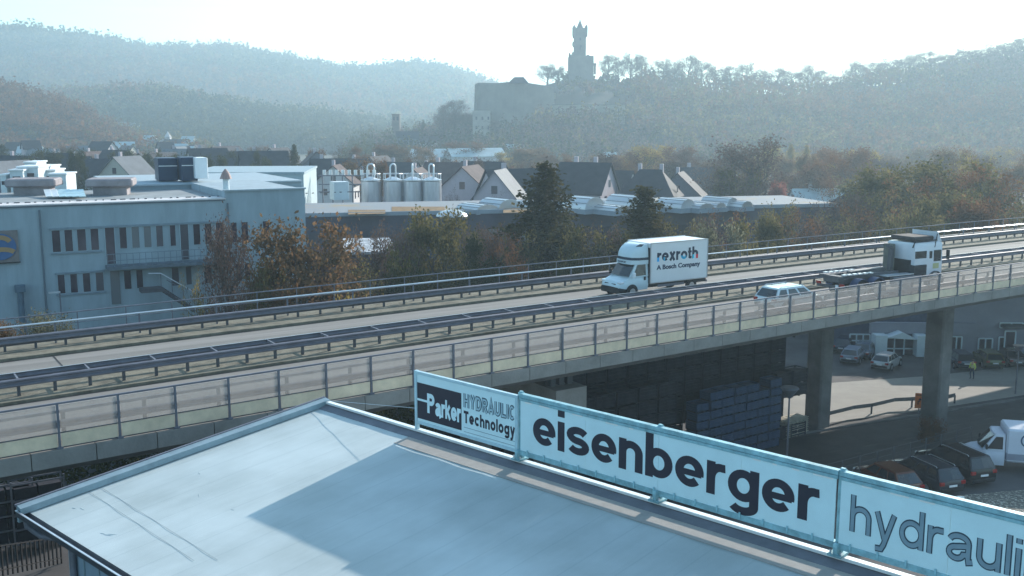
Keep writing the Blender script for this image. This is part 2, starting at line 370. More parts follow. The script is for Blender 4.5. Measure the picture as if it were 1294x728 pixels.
# piers
def pier(px, n, w, zb=-3.5, ztop=7.72, rz=TH):
    r = ray(px, 480); k = r[0] / r[1]; Y = n / (CT - ST * k); X = Y * k; q = B(0, 45, 0)
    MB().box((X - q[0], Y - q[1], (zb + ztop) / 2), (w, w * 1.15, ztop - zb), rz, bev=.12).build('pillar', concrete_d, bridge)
    return X, Y
PX1 = pier(1183, 44.6, 1.3); pier(1035, 50.6, 1.3)
t1, _ = tn(PX1)
m_ = MB(); sweep(m_, lambda t: [(43.2, 7.2), (54, 7.2), (54, 7.72), (43.2, 7.72)], ts=[t1 - .8, t1 + .8]); m_.build('crossbeam', concrete_d, bridge)
for tt in (28.3, -2.0):
    nn = n_near(tt)
    m_ = MB(); sweep(m_, lambda t: [(nn + 1.6, 5.9), (nn + 12.5, 5.9), (nn + 12.5, 7.2), (nn + 1.6, 7.2)], ts=[tt - .9, tt + .9]); m_.build('crossbeam', concrete, bridge)
    for dn in (3.2, 10.5):
        m_ = MB(); sweep(m_, lambda t: [(nn + dn - .7, -3.4), (nn + dn + .7, -3.4), (nn + dn + .7, 5.9), (nn + dn - .7, 5.9)], ts=[tt - .6, tt + .6]); m_.build('pillar', concrete_d, bridge)
    for dt in (-.5, 0, .5):
        m_ = MB(); sweep(m_, lambda t: [(nn + 2.4, 7.2), (nn + 2.9, 7.2), (nn + 2.9, 7.69), (nn + 2.4, 7.69)], ts=[tt + dt - .15, tt + dt + .15]); m_.build('bearing', steel_d, bridge)

# ---- rails on the bridge
def railing(name, label, cat): return thing(name, label, cat, B(0, 45, 0))
T0, T1 = -6, 108
def rng_t(a, b, st):
    out = []; t = a
    while t < b: out.append(t); t += st
    return out
# glazed parapet on the near edge
par = railing('glazed_parapet', 'clear-glazed bridge parapet with dark steel posts along the near edge of the deck', 'parapet')
pm = MB().box((0, 0, .76), (.07, .09, 1.52)).box((0, .03, .03), (.2, .22, .06)).build('post', steel, par); pm.rotation_euler = (0, 0, TH)
tsx = rng_t(-6.3, 100, 1.93)
def bl(t, n, z): p = tosp(B(t, n, z)); return p
pm.location = bl(tsx[0], n_near(tsx[0]) - .02, 9.1)
copies(pm, [bl(t, n_near(t) - .02, 9.1) for t in tsx[1:]], par)
gl = bpy.data.materials.new('parapet_glass'); gl.use_nodes = True; nt = gl.node_tree; nt.nodes.clear()
o_ = nt.nodes.new('ShaderNodeOutputMaterial'); mx = nt.nodes.new('ShaderNodeMixShader'); tr = nt.nodes.new('ShaderNodeBsdfTransparent'); df = nt.nodes.new('ShaderNodeBsdfTranslucent'); gs = nt.nodes.new('ShaderNodeBsdfGlossy'); m2 = nt.nodes.new('ShaderNodeMixShader')
tr.inputs[0].default_value = (.86, .86, .86, 1); df.inputs[0].default_value = (.50, .485, .47, 1); gs.inputs['Roughness'].default_value = .1
nz = nt.nodes.new('ShaderNodeTexNoise'); nz.inputs['Scale'].default_value = 2.5; nz.inputs['Detail'].default_value = 6; mr = nt.nodes.new('ShaderNodeMapRange'); mr.inputs[3].default_value = .16; mr.inputs[4].default_value = .46
nt.links.new(nz.outputs[0], mr.inputs[0]); nt.links.new(mr.outputs[0], mx.inputs[0]); nt.links.new(tr.outputs[0], mx.inputs[1]); nt.links.new(df.outputs[0], mx.inputs[2])
m2.inputs[0].default_value = .07; nt.links.new(mx.outputs[0], m2.inputs[1]); nt.links.new(gs.outputs[0], m2.inputs[2]); nt.links.new(m2.outputs[0], o_.inputs[0])
kickm = mat('beige_translucent_panel', (.74, .57, .40), .7, var=.18, scale=1.2)
for a, b in zip(tsx[:-1], tsx[1:]):
    m_ = MB(); m_.bar(bl(a + .06, n_near(a) - .02, 9.385), bl(b - .06, n_near(b) - .02, 9.385), .02, .45); m_.build('kick_panel', kickm, par)
    m_ = MB(); p0 = Vector(bl(a + .06, n_near(a) - .02, 0)); p1 = Vector(bl(b - .06, n_near(b) - .02, 0)); d = (p1 - p0).normalized() ; sd = Vector((-d.y, d.x, 0)) * .008
    m_.add([p0 - sd + Vector((0, 0, 9.66)), p1 - sd + Vector((0, 0, 9.66)), p1 - sd + Vector((0, 0, 10.56)), p0 - sd + Vector((0, 0, 10.56)), p0 + sd + Vector((0, 0, 9.66)), p1 + sd + Vector((0, 0, 9.66)), p1 + sd + Vector((0, 0, 10.56)), p0 + sd + Vector((0, 0, 10.56))],
           [(0, 1, 2, 3), (7, 6, 5, 4), (0, 4, 5, 1), (1, 5, 6, 2), (2, 6, 7, 3), (3, 7, 4, 0)]); m_.build('glass_panel', gl, par)
def longrail(nm, fn, z0, z1, w, m, parent, a=T0, b=T1 + 30, step=2.0, wav=False):
    ts = rng_t(a, b, step)
    m_ = MB()
    if wav:   # W-beam section
        h = z1 - z0; sec = [(0, 0), (-.05, .12), (-.05, .28), (0, .42), (0, .58), (-.05, .72), (-.05, .88), (0, 1), (.012, 1), (-.03, .86), (-.03, .73), (.012, .58), (.012, .42), (-.03, .28), (-.03, .13), (.012, 0)]
        m_.loft([[bl(t, fn(t) + w * x, z0 + h * y) for x, y in sec] for t in ts])
    else: m_.loft([[bl(t, fn(t) - w / 2, z0), bl(t, fn(t) + w / 2, z0), bl(t, fn(t) + w / 2, z1), bl(t, fn(t) - w / 2, z1)] for t in ts])
    return m_.build(nm, m, parent)
longrail('top_rail', lambda t: n_near(t) - .02, 10.60, 10.66, .07, steel, par)
longrail('mid_rail', lambda t: n_near(t) - .02, 9.62, 9.655, .03, steel_d, par)
longrail('bottom_rail', lambda t: n_near(t) - .02, 9.12, 9.155, .04, steel_d, par)
ng = railing('verge_guard_rail', 'low guard rail seen dimly behind the glazed parapet', 'guard rail')
NV = lambda t: n_near(t) + .95
longrail('rail', NV, 9.52, 9.80, 1.2, steel, ng, wav=True); longrail('upper_rail', NV, 10.05, 10.15, .08, steel, ng)
pm = MB().box((0, .06, .5), (.12, .10, 1.0)).build('post', steel_d, ng); pm.rotation_euler = (0, 0, TH)
tm = rng_t(-5.2, 96, 2.7); pm.location = bl(tm[0], NV(tm[0]), 9.12); copies(pm, [bl(t, NV(t), 9.12) for t in tm[1:]], ng)
# central double guard rail
med = railing('central_guard_rail', 'double steel guard rail on the strip between the two carriageways', 'guard rail')
longrail('front_rail', n_med, 9.5, 9.83, 1.4, steel, med, wav=True)
longrail('back_rail', lambda t: n_med(t) + 1.05, 9.5, 9.83, -1.4, steel, med, wav=True)
longrail('back_rail_edge', lambda t: n_med(t) + 1.05, 9.832, 9.85, .035, steel_l, med)
pm = MB().box((0, .06, .36), (.12, .09, .72)).build('post', steel_d, med); pm.rotation_euler = (0, 0, TH)
tm = rng_t(-5.6, 108, 1.34); pm.location = bl(tm[0], n_med(tm[0]), 9.1); copies(pm, [bl(t, n_med(t), 9.1) for t in tm[1:]], med)
sp = MB().box((0, 0, 0), (.07, 1.0, .06)).build('spacer', steel, med); sp.rotation_euler = (0, 0, TH)
sp.location = bl(tm[0], n_med(tm[0]) + .55, 9.79); copies(sp, [bl(t, n_med(t) + .55, 9.79) for t in tm[2::2]], med)
# far guard rail: heavy beam with a bright tube above it
fg = railing('edge_guard_rail', 'steel guard rail with bright tube on top beyond the far carriageway', 'guard rail')
NG = lambda t: n_fk(t) + 1.5
longrail('beam', NG, 9.47, 9.83, 1.5, steel, fg, wav=True)
longrail('lower_beam', lambda t: NG(t) + .22, 9.36, 9.52, .1, steel_d, fg)
m_ = MB(); m_.tube([bl(t, NG(t) + .75, 10.17) for t in rng_t(T0, 134, 2)], .045, 8); m_.build('tube', steel_l, fg, smooth=True)
pm = MB().box((0, .08, .3), (.11, .09, .62)).build('post', steel_d, fg); pm.rotation_euler = (0, 0, TH)
tm = rng_t(-5.0, 122, 1.34); pm.location = bl(tm[0], NG(tm[0]), 9.12); copies(pm, [bl(t, NG(t), 9.12) for t in tm[1:]], fg)
pm = MB().box((0, 0, .52), (.08, .07, 1.04)).build('tube_post', steel, fg); pm.rotation_euler = (0, 0, TH)
tm = rng_t(-4.0, 122, 4.02); pm.location = bl(tm[0], NG(tm[0]) + .75, 9.12); copies(pm, [bl(t, NG(t) + .75, 9.12) for t in tm[1:]], fg)
# outer handrail
hr = railing('bridge_handrail', 'thin galvanised handrail along the far edge of the bridge', 'handrail')
m_ = MB(); m_.tube([bl(t, n_out(t), 10.3) for t in rng_t(T0, 134, 2)], .035, 6); m_.build('top_rail', steel, hr)
m_ = MB(); m_.tube([bl(t, n_out(t), 9.75) for t in rng_t(T0, 134, 2)], .02, 6); m_.build('mid_rail', steel, hr)
pm = MB().box((0, 0, .58), (.05, .05, 1.16)).build('post', steel, hr); pm.rotation_euler = (0, 0, TH)
tm = rng_t(-5, 130, 2.4); pm.location = bl(tm[0], n_out(tm[0]), 9.13); copies(pm, [bl(t, n_out(t), 9.13) for t in tm[1:]], hr)
# ================================================================== OFFICE BUILDING WITH THE SIGN (foreground)
RU = Vector((0.72998, -0.68347, 0)); RV = Vector((-0.68347, -0.72998, 0))     # along the ridge / down the roof towards the left eave
R0 = Vector((-3.04, 31.30, 0))
CS = -4.75                                                # corner of the roof along the ridge, measured from the first sign post
def RF(s, v, z): p = R0 + RU * s + RV * v; return Vector((p.x, p.y, z))
SL = .095
def roofz(v): return 10.04 - SL * v
WID = 10.15; SE = 34.0
rbrg = thing('office_building', 'office building with pale blue-grey sheet roof and a banner sign along its ridge', 'building', RF(0, 0, 0))
def rl(p): return (p[0] - R0.x, p[1] - R0.y, p[2])
# ---- roof membrane: pale aqua sheet with welded seams, wrinkles, dirt
rm = bpy.data.materials.new('aqua_roof_membrane'); rm.use_nodes = True; nt = rm.node_tree; bs = nt.nodes['Principled BSDF']
tc = nt.nodes.new('ShaderNodeTexCoord'); mp = nt.nodes.new('ShaderNodeMapping'); mp.inputs['Rotation'].default_value = (0, 0, R(43.1)); nt.links.new(tc.outputs['Object'], mp.inputs[0])
sx = nt.nodes.new('ShaderNodeSeparateXYZ'); nt.links.new(mp.outputs[0], sx.inputs[0])
mp2 = nt.nodes.new('ShaderNodeMapping'); mp2.inputs['Scale'].default_value = (1.6, .18, 1); nt.links.new(mp.outputs[0], mp2.inputs[0])
n1 = nt.nodes.new('ShaderNodeTexNoise'); n1.inputs['Scale'].default_value = 1.2; n1.inputs['Detail'].default_value = 8; n1.inputs['Roughness'].default_value = .7; nt.links.new(mp2.outputs[0], n1.inputs['Vector'])
n2 = nt.nodes.new('ShaderNodeTexNoise'); n2.inputs['Scale'].default_value = .35; n2.inputs['Detail'].default_value = 6; nt.links.new(tc.outputs['Object'], n2.inputs['Vector'])
cr = nt.nodes.new('ShaderNodeValToRGB'); cr.color_ramp.elements[0].position = .3; cr.color_ramp.elements[1].position = .7
cr.color_ramp.elements[0].color = (.46, .52, .525, 1); cr.color_ramp.elements[1].color = (.53, .59, .595, 1)
nt.links.new(n1.outputs[0], cr.inputs[0])
cr2 = nt.nodes.new('ShaderNodeValToRGB'); cr2.color_ramp.elements[0].position = .35; cr2.color_ramp.elements[1].position = .65; cr2.color_ramp.elements[0].color = (.76, .77, .76, 1); cr2.color_ramp.elements[1].color = (1, 1, 1, 1)
nt.links.new(n2.outputs[0], cr2.inputs[0]); mul = nt.nodes.new('ShaderNodeMix'); mul.data_type = 'RGBA'; mul.blend_type = 'MULTIPLY'; mul.inputs[0].default_value = 1
nt.links.new(cr.outputs[0], mul.inputs[6]); nt.links.new(cr2.outputs[0], mul.inputs[7])
# seams every 1.05 m along the ridge direction
fr = nt.nodes.new('ShaderNodeMath'); fr.operation = 'PINGPONG'; fr.inputs[1].default_value = .525; nt.links.new(sx.outputs[0], fr.inputs[0])
lt = nt.nodes.new('ShaderNodeMath'); lt.operation = 'LESS_THAN'; lt.inputs[1].default_value = .02; nt.links.new(fr.outputs[0], lt.inputs[0])
se = nt.nodes.new('ShaderNodeMath'); se.operation = 'MULTIPLY'; se.inputs[1].default_value = .16; nt.links.new(lt.outputs[0], se.inputs[0])
mul2 = nt.nodes.new('ShaderNodeMix'); mul2.data_type = 'RGBA'; nt.links.new(se.outputs[0], mul2.inputs[0]); nt.links.new(mul.outputs[2], mul2.inputs[6]); mul2.inputs[7].default_value = (.17, .24, .27, 1)
nt.links.new(mul2.outputs[2], bs.inputs['Base Color']); bs.inputs['Roughness'].default_value = .62; bs.inputs['Specular IOR Level'].default_value = .35
wv = nt.nodes.new('ShaderNodeTexNoise'); wv.inputs['Scale'].default_value = 2.2; wv.inputs['Detail'].default_value = 4; nt.links.new(mp2.outputs[0], wv.inputs['Vector'])
ad = nt.nodes.new('ShaderNodeMath'); ad.operation = 'ADD'; nt.links.new(wv.outputs[0], ad.inputs[0]); nt.links.new(lt.outputs[0], ad.inputs[1])
bp = nt.nodes.new('ShaderNodeBump'); bp.inputs['Strength'].default_value = .35; bp.inputs['Distance'].default_value = .02; nt.links.new(ad.outputs[0], bp.inputs['Height']); nt.links.new(bp.outputs[0], bs.inputs['Normal'])
V = []; F = []; nu, nv = 80, 26
for i in range(nu + 1):
    for j in range(nv + 1):
        s = CS + .12 + (SE - CS) * i / nu; v = .30 + (WID - .30) * j / nv; V.append(rl(RF(s, v, roofz(v) + .006 * math.sin(s * 3.1 + v) * math.sin(v * 1.3))))
for i in range(nu):
    for j in range(nv): a = i * (nv + 1) + j; F.append((a, a + 1, a + nv + 2, a + nv + 1))
roof_mb = MB().add(V, F)
wallm = mat('blue_grey_wall', (.22, .29, .35), .7, var=.08, scale=.8)
trim = mat('aqua_metal_trim', (.24, .32, .36), .5, .1, var=.18, scale=1.5)
whitecap = mat('white_ridge_flashing', (.80, .80, .78), .35, .3, var=.08, scale=2)
shadeface = mat('shaded_upstand', (.16, .165, .19), .8, var=.2, scale=1.5)  # shade on the parapet's inner face, put into a dark colour
greystrip = mat('pale_grey_light_strip', (.36, .335, .31), .85, var=.10, scale=3)  # tone of the sunlit band below the sign, painted in
walls = MB()
P = [RF(CS + .7, .6, 0), RF(CS + .7, WID - .8, 0), RF(SE, WID - .8, 0), RF(SE, .6, 0)]
for a, b in zip(P, P[1:] + P[:1]):
    za = 9.6 if a in (P[0], P[3]) else 8.95; zb_ = 9.6 if b in (P[0], P[3]) else 8.95
    walls.add([rl(a), rl(b), rl(Vector((b.x, b.y, zb_))), rl(Vector((a.x, a.y, za)))], [(0, 1, 2, 3)])
walls.build('wall', wallm, rbrg)
# wall joints on the eave side (cladding ribs)
rb = MB()
for k in range(40):
    p = RF(CS + .75 + k * .9, WID - .78, 4.45); rb.box(rl(p), (.05, .03, 8.9), math.atan2(RU.y, RU.x))
rb.build('wall_rib', trim, rbrg)
def ru(name, s0, s1, sec, m):   # profile running along the ridge; sec = (v, z)
    mb = MB(); mb.loft([[rl(RF(s, v, z)) for v, z in sec] for s in (s0, s1)]); return mb.build(name, m, rbrg)
ru('ridge_cap', CS, SE, [(-.10, 10.13), (.07, 10.13), (.07, 10.205), (-.10, 10.205)], whitecap)
ru('upstand', CS + .02, SE, [(-.06, 9.5), (.04, 9.5), (.36, roofz(.36) - .05), (.36, roofz(.36) + .015), (.075, 10.10), (-.06, 10.10)], shadeface)
ru('sunlit_strip', CS + 4.85, SE, [(.38, roofz(.38) + .012), (.98, roofz(.98) + .012), (.98, roofz(.98) + .020), (.38, roofz(.38) + .020)], greystrip)  # strip laid where sunlight slips under the sign onto the roof
ru('outer_shade_ledge', CS + 1.4, SE, [(-.42, 9.78), (-.16, 9.78), (-.16, 9.9), (-.2, 9.82), (-.38, 9.82), (-.42, 9.9)], black)  # black ledge added to stand for the shadow line outside the ridge
ru('eave_gutter', CS - .1, SE, [(WID, roofz(WID) + .02), (WID + .05, roofz(WID) - .06), (WID + .20, roofz(WID) - .06), (WID + .22, roofz(WID) + .05), (WID + .25, roofz(WID) + .05), (WID + .24, roofz(WID) - .12), (WID + .02, roofz(WID) - .12), (WID - .05, roofz(WID) - .04)], mat('dark_gutter_metal', (.06, .07, .085), .45, .5, var=.2))
ru('gutter_lip', CS - .1, SE, [(WID + .22, roofz(WID) + .052), (WID + .27, roofz(WID) + .052), (WID + .27, roofz(WID) + .075), (WID + .22, roofz(WID) + .075)], steel_l)
# fascia under the eave and soffit
ru('soffit', CS + .1, SE, [(WID - .9, 8.86), (WID, roofz(WID) - .2), (WID, roofz(WID) - .06), (WID - .9, 8.98)], trim)
# verge along the back edge
mb = MB(); mb.loft([[rl(RF(CS + a, v, roofz(v) + z)) for a, z in ((-.10, -.25), (.02, -.25), (.02, .16), (.16, .13), (.16, .02), (.20, .02), (.20, .2), (-.10, .24))] for v in (-.1, WID + .22)]); mb.build('verge', trim, rbrg)
mb = MB(); mb.loft([[rl(RF(CS + a, v, roofz(v) + z)) for a, z in ((-.14, .2), (-.06, .2), (-.06, .262), (-.14, .262))] for v in (-.1, WID + .25)]); mb.build('verge_cap', steel, rbrg)
# downpipe swan-neck at the corner
mb = MB(); e = [RF(CS + .25, WID + .12, roofz(WID) - .1), RF(CS + .25, WID + .10, 8.75), RF(CS + .5, WID - .15, 8.45), RF(CS + 1.0, WID - .62, 8.35), RF(CS + 1.15, WID - .70, 8.1), RF(CS + 1.15, WID - .70, 0)]
mb.tube([rl(p) for p in e], .09, 10); mb.build('downpipe', steel, rbrg, smooth=True)
# plastered repair strips and pencil-thin seams on the membrane
mb = MB()
for (x0, y0, x1, y1) in ((100, 611, 245, 704), (113, 606, 275, 705)):
    a = G(x0, y0, 9.3); b = G(x1, y1, 9.3)
    mb.bar(rl((a[0], a[1], 0)), rl((b[0], b[1], 0)), .010, .003)
# seat the thin seams on the slope
for i, v in enumerate(mb.v):
    p = Vector((v[0] + R0.x, v[1] + R0.y, 0)) - R0; vv = p.dot(RV); mb.v[i] = (v[0], v[1], roofz(vv) + .010 + v[2])
mb.build('weld_seam', mat('seam_grey', (.26, .33, .36), .8), rbrg)
# blisters / wrinkles
mb = roof_mb
for k in range(9):
    px, py = random.choice([(random.uniform(60, 110), random.uniform(632, 640)), (random.uniform(85, 160), random.uniform(640, 655)), (random.uniform(110, 150), random.uniform(662, 670)), (random.uniform(130, 240), random.uniform(600, 650)), (random.uniform(245, 290), random.uniform(594, 602)), (random.uniform(250, 420), random.uniform(560, 700))])
    q = G(px, py, 9.4); p = Vector((q[0], q[1], 0)) - R0; vv = p.dot(RV); ss = p.dot(RU); L = random.uniform(.05, .18); a = random.uniform(-.5, .5)
    du = Vector((math.cos(a), math.sin(a)))
    c = [RF(ss - du.x * L, vv - du.y * L, 0), RF(ss + du.x * L, vv + du.y * L, 0)]
    if vv > WID - .3: continue
    pts = [(c[0].lerp(c[1], t)) for t in (0, .3, .7, 1)]
    mb.tube([rl((p_.x, p_.y, roofz((p_ - R0).dot(RV) ) + .002)) for p_ in pts], [.001, .009, .008, .001], 6, cap=False)
mb.build('roof', rm, rbrg, smooth=True)
# brace from roof corner to the sign
bracem = steel_l
# ================================================================== BANNER SIGN
SZ0, SZ1 = 10.40, 12.06
face_m = mat('pale_blue_banner', (.60, .76, .79), .55, var=.05, scale=1.3, spec=.3)
frame_m = mat('aqua_sign_frame', (.24, .43, .48), .5, .1, var=.35, scale=3)
navy = mat('dark_ink', (.022, .02, .035), .6, var=.1, scale=3)
ink_line = mat('outline_ink', (.03, .055, .08), .6); ink_grey = mat('grey_lettering', (.20, .28, .33), .6)
def xs_sign(px, z=11.2):
    lo, hi = -6, 30
    for _ in range(50):
        m = (lo + hi) / 2
        if project(RF(m, 0, z))[0] < px: lo = m
        else: hi = m
    return lo
def zs_sign(px, py): p = RF(xs_sign(px), 0, 0); return Zat(px, py, p.y)
SM = Matrix((( RU.x, 0, RV.x, 0), (RU.y, 0, RV.y, 0), (0, 1, 0, 0), (0, 0, 0, 1)))
def sgn(v, base):  # sign-local (s, z, out) -> local of sign object located at RF(0,0,0)
    return (RU.x * v[0] + RV.x * v[2], RU.y * v[0] + RV.y * v[2], v[1])
def sign_root(name, label, s): return thing(name, label, 'sign', RF(s, 0, 0))
def sbox(mb, s0, s1, z0, z1, o0, o1, mi=0):
    V = [sgn((s, z, o), 0) for o in (o0, o1) for s, z in ((s0, z0), (s1, z0), (s1, z1), (s0, z1))]
    mb.add(V, [(3, 2, 1, 0), (4, 5, 6, 7), (0, 1, 5, 4), (1, 2, 6, 5), (2, 3, 7, 6), (3, 0, 4, 7)], mi); return mb
# ---- stroke letters: unit x-height, width w of the stroke
def arc(cx, cy, rx, ry, a0, a1, n=18): return [(cx + rx * math.cos(R(a0 + (a1 - a0) * i / n)), cy + ry * math.sin(R(a0 + (a1 - a0) * i / n))) for i in range(n + 1)]
def glyph(c, w, bw=1.0):
    h = w / 2; rx = bw / 2 - h; ry = .5 - h; cx = bw / 2; AS = 1.38; CH = 1.36
    o = lambda a0=0, a1=360, n=28: arc(cx, .5, rx, ry, a0, a1, n)
    if c == 'e': return [[(h * 1.2, .47), (bw - h * .55, .47)], arc(cx, .5, rx, ry, -12, 316, 28)], bw
    if c == 'o': return [o()], bw
    if c == 'c': return [arc(cx, .5, rx, ry, 42, 318, 24)], bw * .95
    if c == 'i': return [[(h, 0), (h, 1)], [(h, 1.16), (h, 1.16 + w * .85)]], w
    if c == 'l': return [[(h, 0), (h, AS)]], w
    if c == 's':
        k = bw * .94; p = []
        p += arc(k / 2, .5 + ry / 2 , k / 2 - h, ry / 2, 25, 270, 16)[:-1]
        p += arc(k / 2, .5 - ry / 2 , k / 2 - h, ry / 2, 90, -155, 16)
        return [p], k
    if c in 'nh': 
        k = bw * .92; return [[(h, 0), (h, AS if c == 'h' else 1)], arc(k / 2, .58, k / 2 - h, 1 - h - .58, 180, 0, 16) + [(k - h, 0)]], k
    if c == 'u': 
        k = bw * .92; return [[(k - h, 0), (k - h, 1)], [(h, 1)] + arc(k / 2, .42, k / 2 - h, .42 - h, 180, 360, 16)], k
    if c == 'r': k = bw * .62; return [[(h, 0), (h, 1)], arc(h + k * .52, .50, k * .52, .5 - h, 180, 80, 10) + [(k, 1 - h)]], k
    if c == 'b': return [[(h, 0), (h, AS)], o()], bw
    if c == 'd': return [[(bw - h, 0), (bw - h, AS)], o()], bw
    if c == 'g': return [[(bw - h, 1)] + arc(cx, -.06, rx, .34 - h, 0, -155, 16), o()], bw
    if c == 'a':
        k = bw * .95; return [arc(k / 2, .66, k / 2 - h, .34 - h, 165, 0, 14) + [(k - h, .18), (k - h + .03, .05), (k + .08, h * .9)], [(k - h, .6)] + [(k * .55, .54)] + arc(k * .40, .30, k * .40 - h, .30 - h, 95, 350, 16) + [(k - h, .30)]], k + .06
    if c == 'y': k = bw * .92; return [[(h * .9, 1), (k * .5, .02)], [(k - h * .9, 1), (k * .47, -.16), (k * .36, -.34), (k * .08, -.36)]], k
    if c == 'k': k = bw * .92; return [[(h, 0), (h, AS)], [(h, .36), (k - h, 1)], [(k * .42, .58), (k - h * .7, 0)]], k
    if c == 'x': k = bw * .95; return [[(h, 0), (k - h, 1)], [(h, 1), (k - h, 0)]], k
    if c == 't': k = .56 * bw; return [[(k * .45, 1.30), (k * .45, .2), (k * .55, h), (k, h)], [(0, 1 - h), (k, 1 - h)]], k
    # capitals
    if c == 'H': return [[(h, 0), (h, CH)], [(bw - h, 0), (bw - h, CH)], [(h, CH / 2), (bw - h, CH / 2)]], bw
    if c == 'Y': return [[(h, CH), (bw / 2, CH * .45), (bw / 2, 0)], [(bw - h, CH), (bw / 2, CH * .45)]], bw
    if c == 'D': return [[(h, h), (h, CH - h), (bw * .45, CH - h)] + arc(bw * .45, CH / 2, bw * .55 - h, CH / 2 - h, 90, -90, 14) + [(h, h)]], bw
    if c in 'RP':
        k = bw * .95; g_ = [[(h, 0), (h, CH - h), (k * .55, CH - h)] + arc(k * .55, CH * .70, k * .45 - h, CH * .30 - h, 90, -90, 12) + [(h, CH * .40 + h)]]
        if c == 'R': g_.append([(k * .5, CH * .42), (k - h * .6, 0)])
        return g_, k
    if c == 'A': return [[(h * .8, 0), (bw / 2, CH - h * .5), (bw - h * .8, 0)], [(bw * .2, CH * .3), (bw * .8, CH * .3)]], bw
    if c == 'U': return [[(h, CH)] + arc(bw / 2, bw / 2, bw / 2 - h, bw / 2 - h, 180, 360, 14) + [(bw - h, CH)]], bw
    if c == 'L': return [[(h, CH), (h, h), (bw * .8, h)]], bw * .8
    if c == 'I': return [[(h, 0), (h, CH)]], w
    if c == 'C': return [arc(bw / 2, CH / 2, bw / 2 - h, CH / 2 - h, 50, 310, 20)], bw * .97
    if c == 'T': return [[(bw / 2, 0), (bw / 2, CH)], [(0, CH - h), (bw, CH - h)]], bw
    return [], .4
def strokes(mb, paths, w, f, o, th=.004, step=.0006, mi=0, va=1.0):
    """flat stroke with mitred joints; f maps letter space -> 3D given out offset. returns next offset"""
    k = 0; w_ = w
    for p in paths:
        w = w_ * (.80 if va < 1 and len(p) == 2 and abs(p[0][1] - p[1][1]) < .01 else 1)
        n = len(p); closed = math.dist(p[0], p[-1]) < 1e-6 and n > 3; L, Rr = [], []
        for i in range(n):
            a = p[(i - 1) % (n - 1)] if closed else p[max(i - 1, 0)]; b = p[(i + 1) % (n - 1)] if closed and i == n - 1 else p[min(i + 1, n - 1)]
            if closed and i == n - 1: a, b = p[n - 2], p[1]
            if closed and i == 0: a, b = p[n - 2], p[1]
            c = p[i]; d1 = (c[0] - a[0], c[1] - a[1]); d2 = (b[0] - c[0], b[1] - c[1])
            l1 = math.hypot(*d1) or 1; l2 = math.hypot(*d2) or 1
            if math.hypot(*d1) < 1e-9: d1, l1 = d2, l2
            if math.hypot(*d2) < 1e-9: d2, l2 = d1, l1
            t = (d1[0] / l1 + d2[0] / l2, d1[1] / l1 + d2[1] / l2); lt_ = math.hypot(*t) or 1; t = (t[0] / lt_, t[1] / lt_)
            cs = max(.45, t[0] * d1[0] / l1 + t[1] * d1[1] / l1); nx, ny = -t[1] * w / 2 / cs, t[0] * w / 2 / cs
            ny *= va; L.append((c[0] + nx, c[1] + ny)); Rr.append((c[0] - nx, c[1] - ny))
        oo = o + th + step * k; k += 1
        V = [f(x, y, oo) for x, y in L] + [f(x, y, oo) for x, y in Rr] + [f(x, y, o) for x, y in L] + [f(x, y, o) for x, y in Rr]
        F = []
        for i in range(n - 1): F += [(i, i + 1, n + i + 1, n + i), (i, 2 * n + i, 2 * n + i + 1, i + 1), (n + i, n + i + 1, 3 * n + i + 1, 3 * n + i)]
        F += [(0, n, 3 * n, 2 * n), (n - 1, 3 * n - 1, 4 * n - 1, 2 * n - 1)]
        mb.add(V, F, mi)
def write(mb, text, s0, s1, zb, xh, w, out, gap=.16, fat=0.0, bw=1.0, mapf=None, mi=0, va=1.0):
    """text between s0 and s1 (stretched to fit), baseline zb, x-height xh"""
    adv = []; tot = 0
    for c in text:
        g_, a = glyph(c, w, bw); adv.append((g_, a)); tot += a + gap
    tot -= gap; kx = (s1 - s0) / (tot * xh); x = 0
    mf = mapf or (lambda s, z, o: sgn((s, z, o), 0))
    for g_, a in adv:
        strokes(mb, g_, w + fat, (lambda X, Y, O, x=x: mf(s0 + (x + X) * xh * kx, zb + Y * xh, O)), out, mi=mi, va=va)
        x += a + gap
def sign_panel(name, label, s0, s1, pieces):
    t = sign_root(name, label, 0)
    mb = MB(); n = pieces
    for i in range(n):
        a = s0 + (s1 - s0) * i / n; b = s0 + (s1 - s0) * (i + 1) / n; sbox(mb, a + .004, b - .004, SZ0 + .06, SZ1 - .08, .02, .045)
    mb.build('banner', face_m, t); return t
# Parker panel: pale frame all round
S_A, S_B, S_C = xs_sign(527), xs_sign(657), xs_sign(1059)
t = sign_panel('hydraulic_technology_sign', 'small sign reading HYDRAULIC Technology beside a dark name block', S_A, S_B - .03, 1)
mb = MB(); fr_l = mat('pale_aqua_frame', (.42, .58, .64), .5, .1, var=.12, scale=4)
for z in (SZ0, SZ1 - .07): sbox(mb, S_A, S_B - .03, z, z + .09, -.04, .07)
sbox(mb, S_A - .04, S_A + .06, 10.2, SZ1 + .03, -.04, .071); sbox(mb, S_B - .13, S_B - .05, SZ0, SZ1, -.04, .069)
mb.build('frame', fr_l, t)
d0, d1 = xs_sign(529), xs_sign(584.5)
zt = zs_sign(529, 482.5); zb = zs_sign(529, 527.5)
mb = MB(); sbox(mb, d0, d1, zb, zt, .046, .052); mb.build('dark_block', navy, t)
wm = mat('white_lettering', (.62, .78, .82), .5)
hh = zt - zb
mb = MB(); px0, px1 = xs_sign(541.5), d1 - .02
write(mb, 'P', px0, px0 + (px1 - px0) * .22, zb + hh * .22, hh * .40, .30, .052)
write(mb, 'arker', px0 + (px1 - px0) * .245, px1, zb + hh * .20, hh * .37, .30, .052, gap=.06)
sbox(mb, d0, px0 + .05, zb + hh * .50, zb + hh * .56, .052, .0565); mb.build('lettering', wm, t)
g0, g1 = xs_sign(587.5), xs_sign(652)
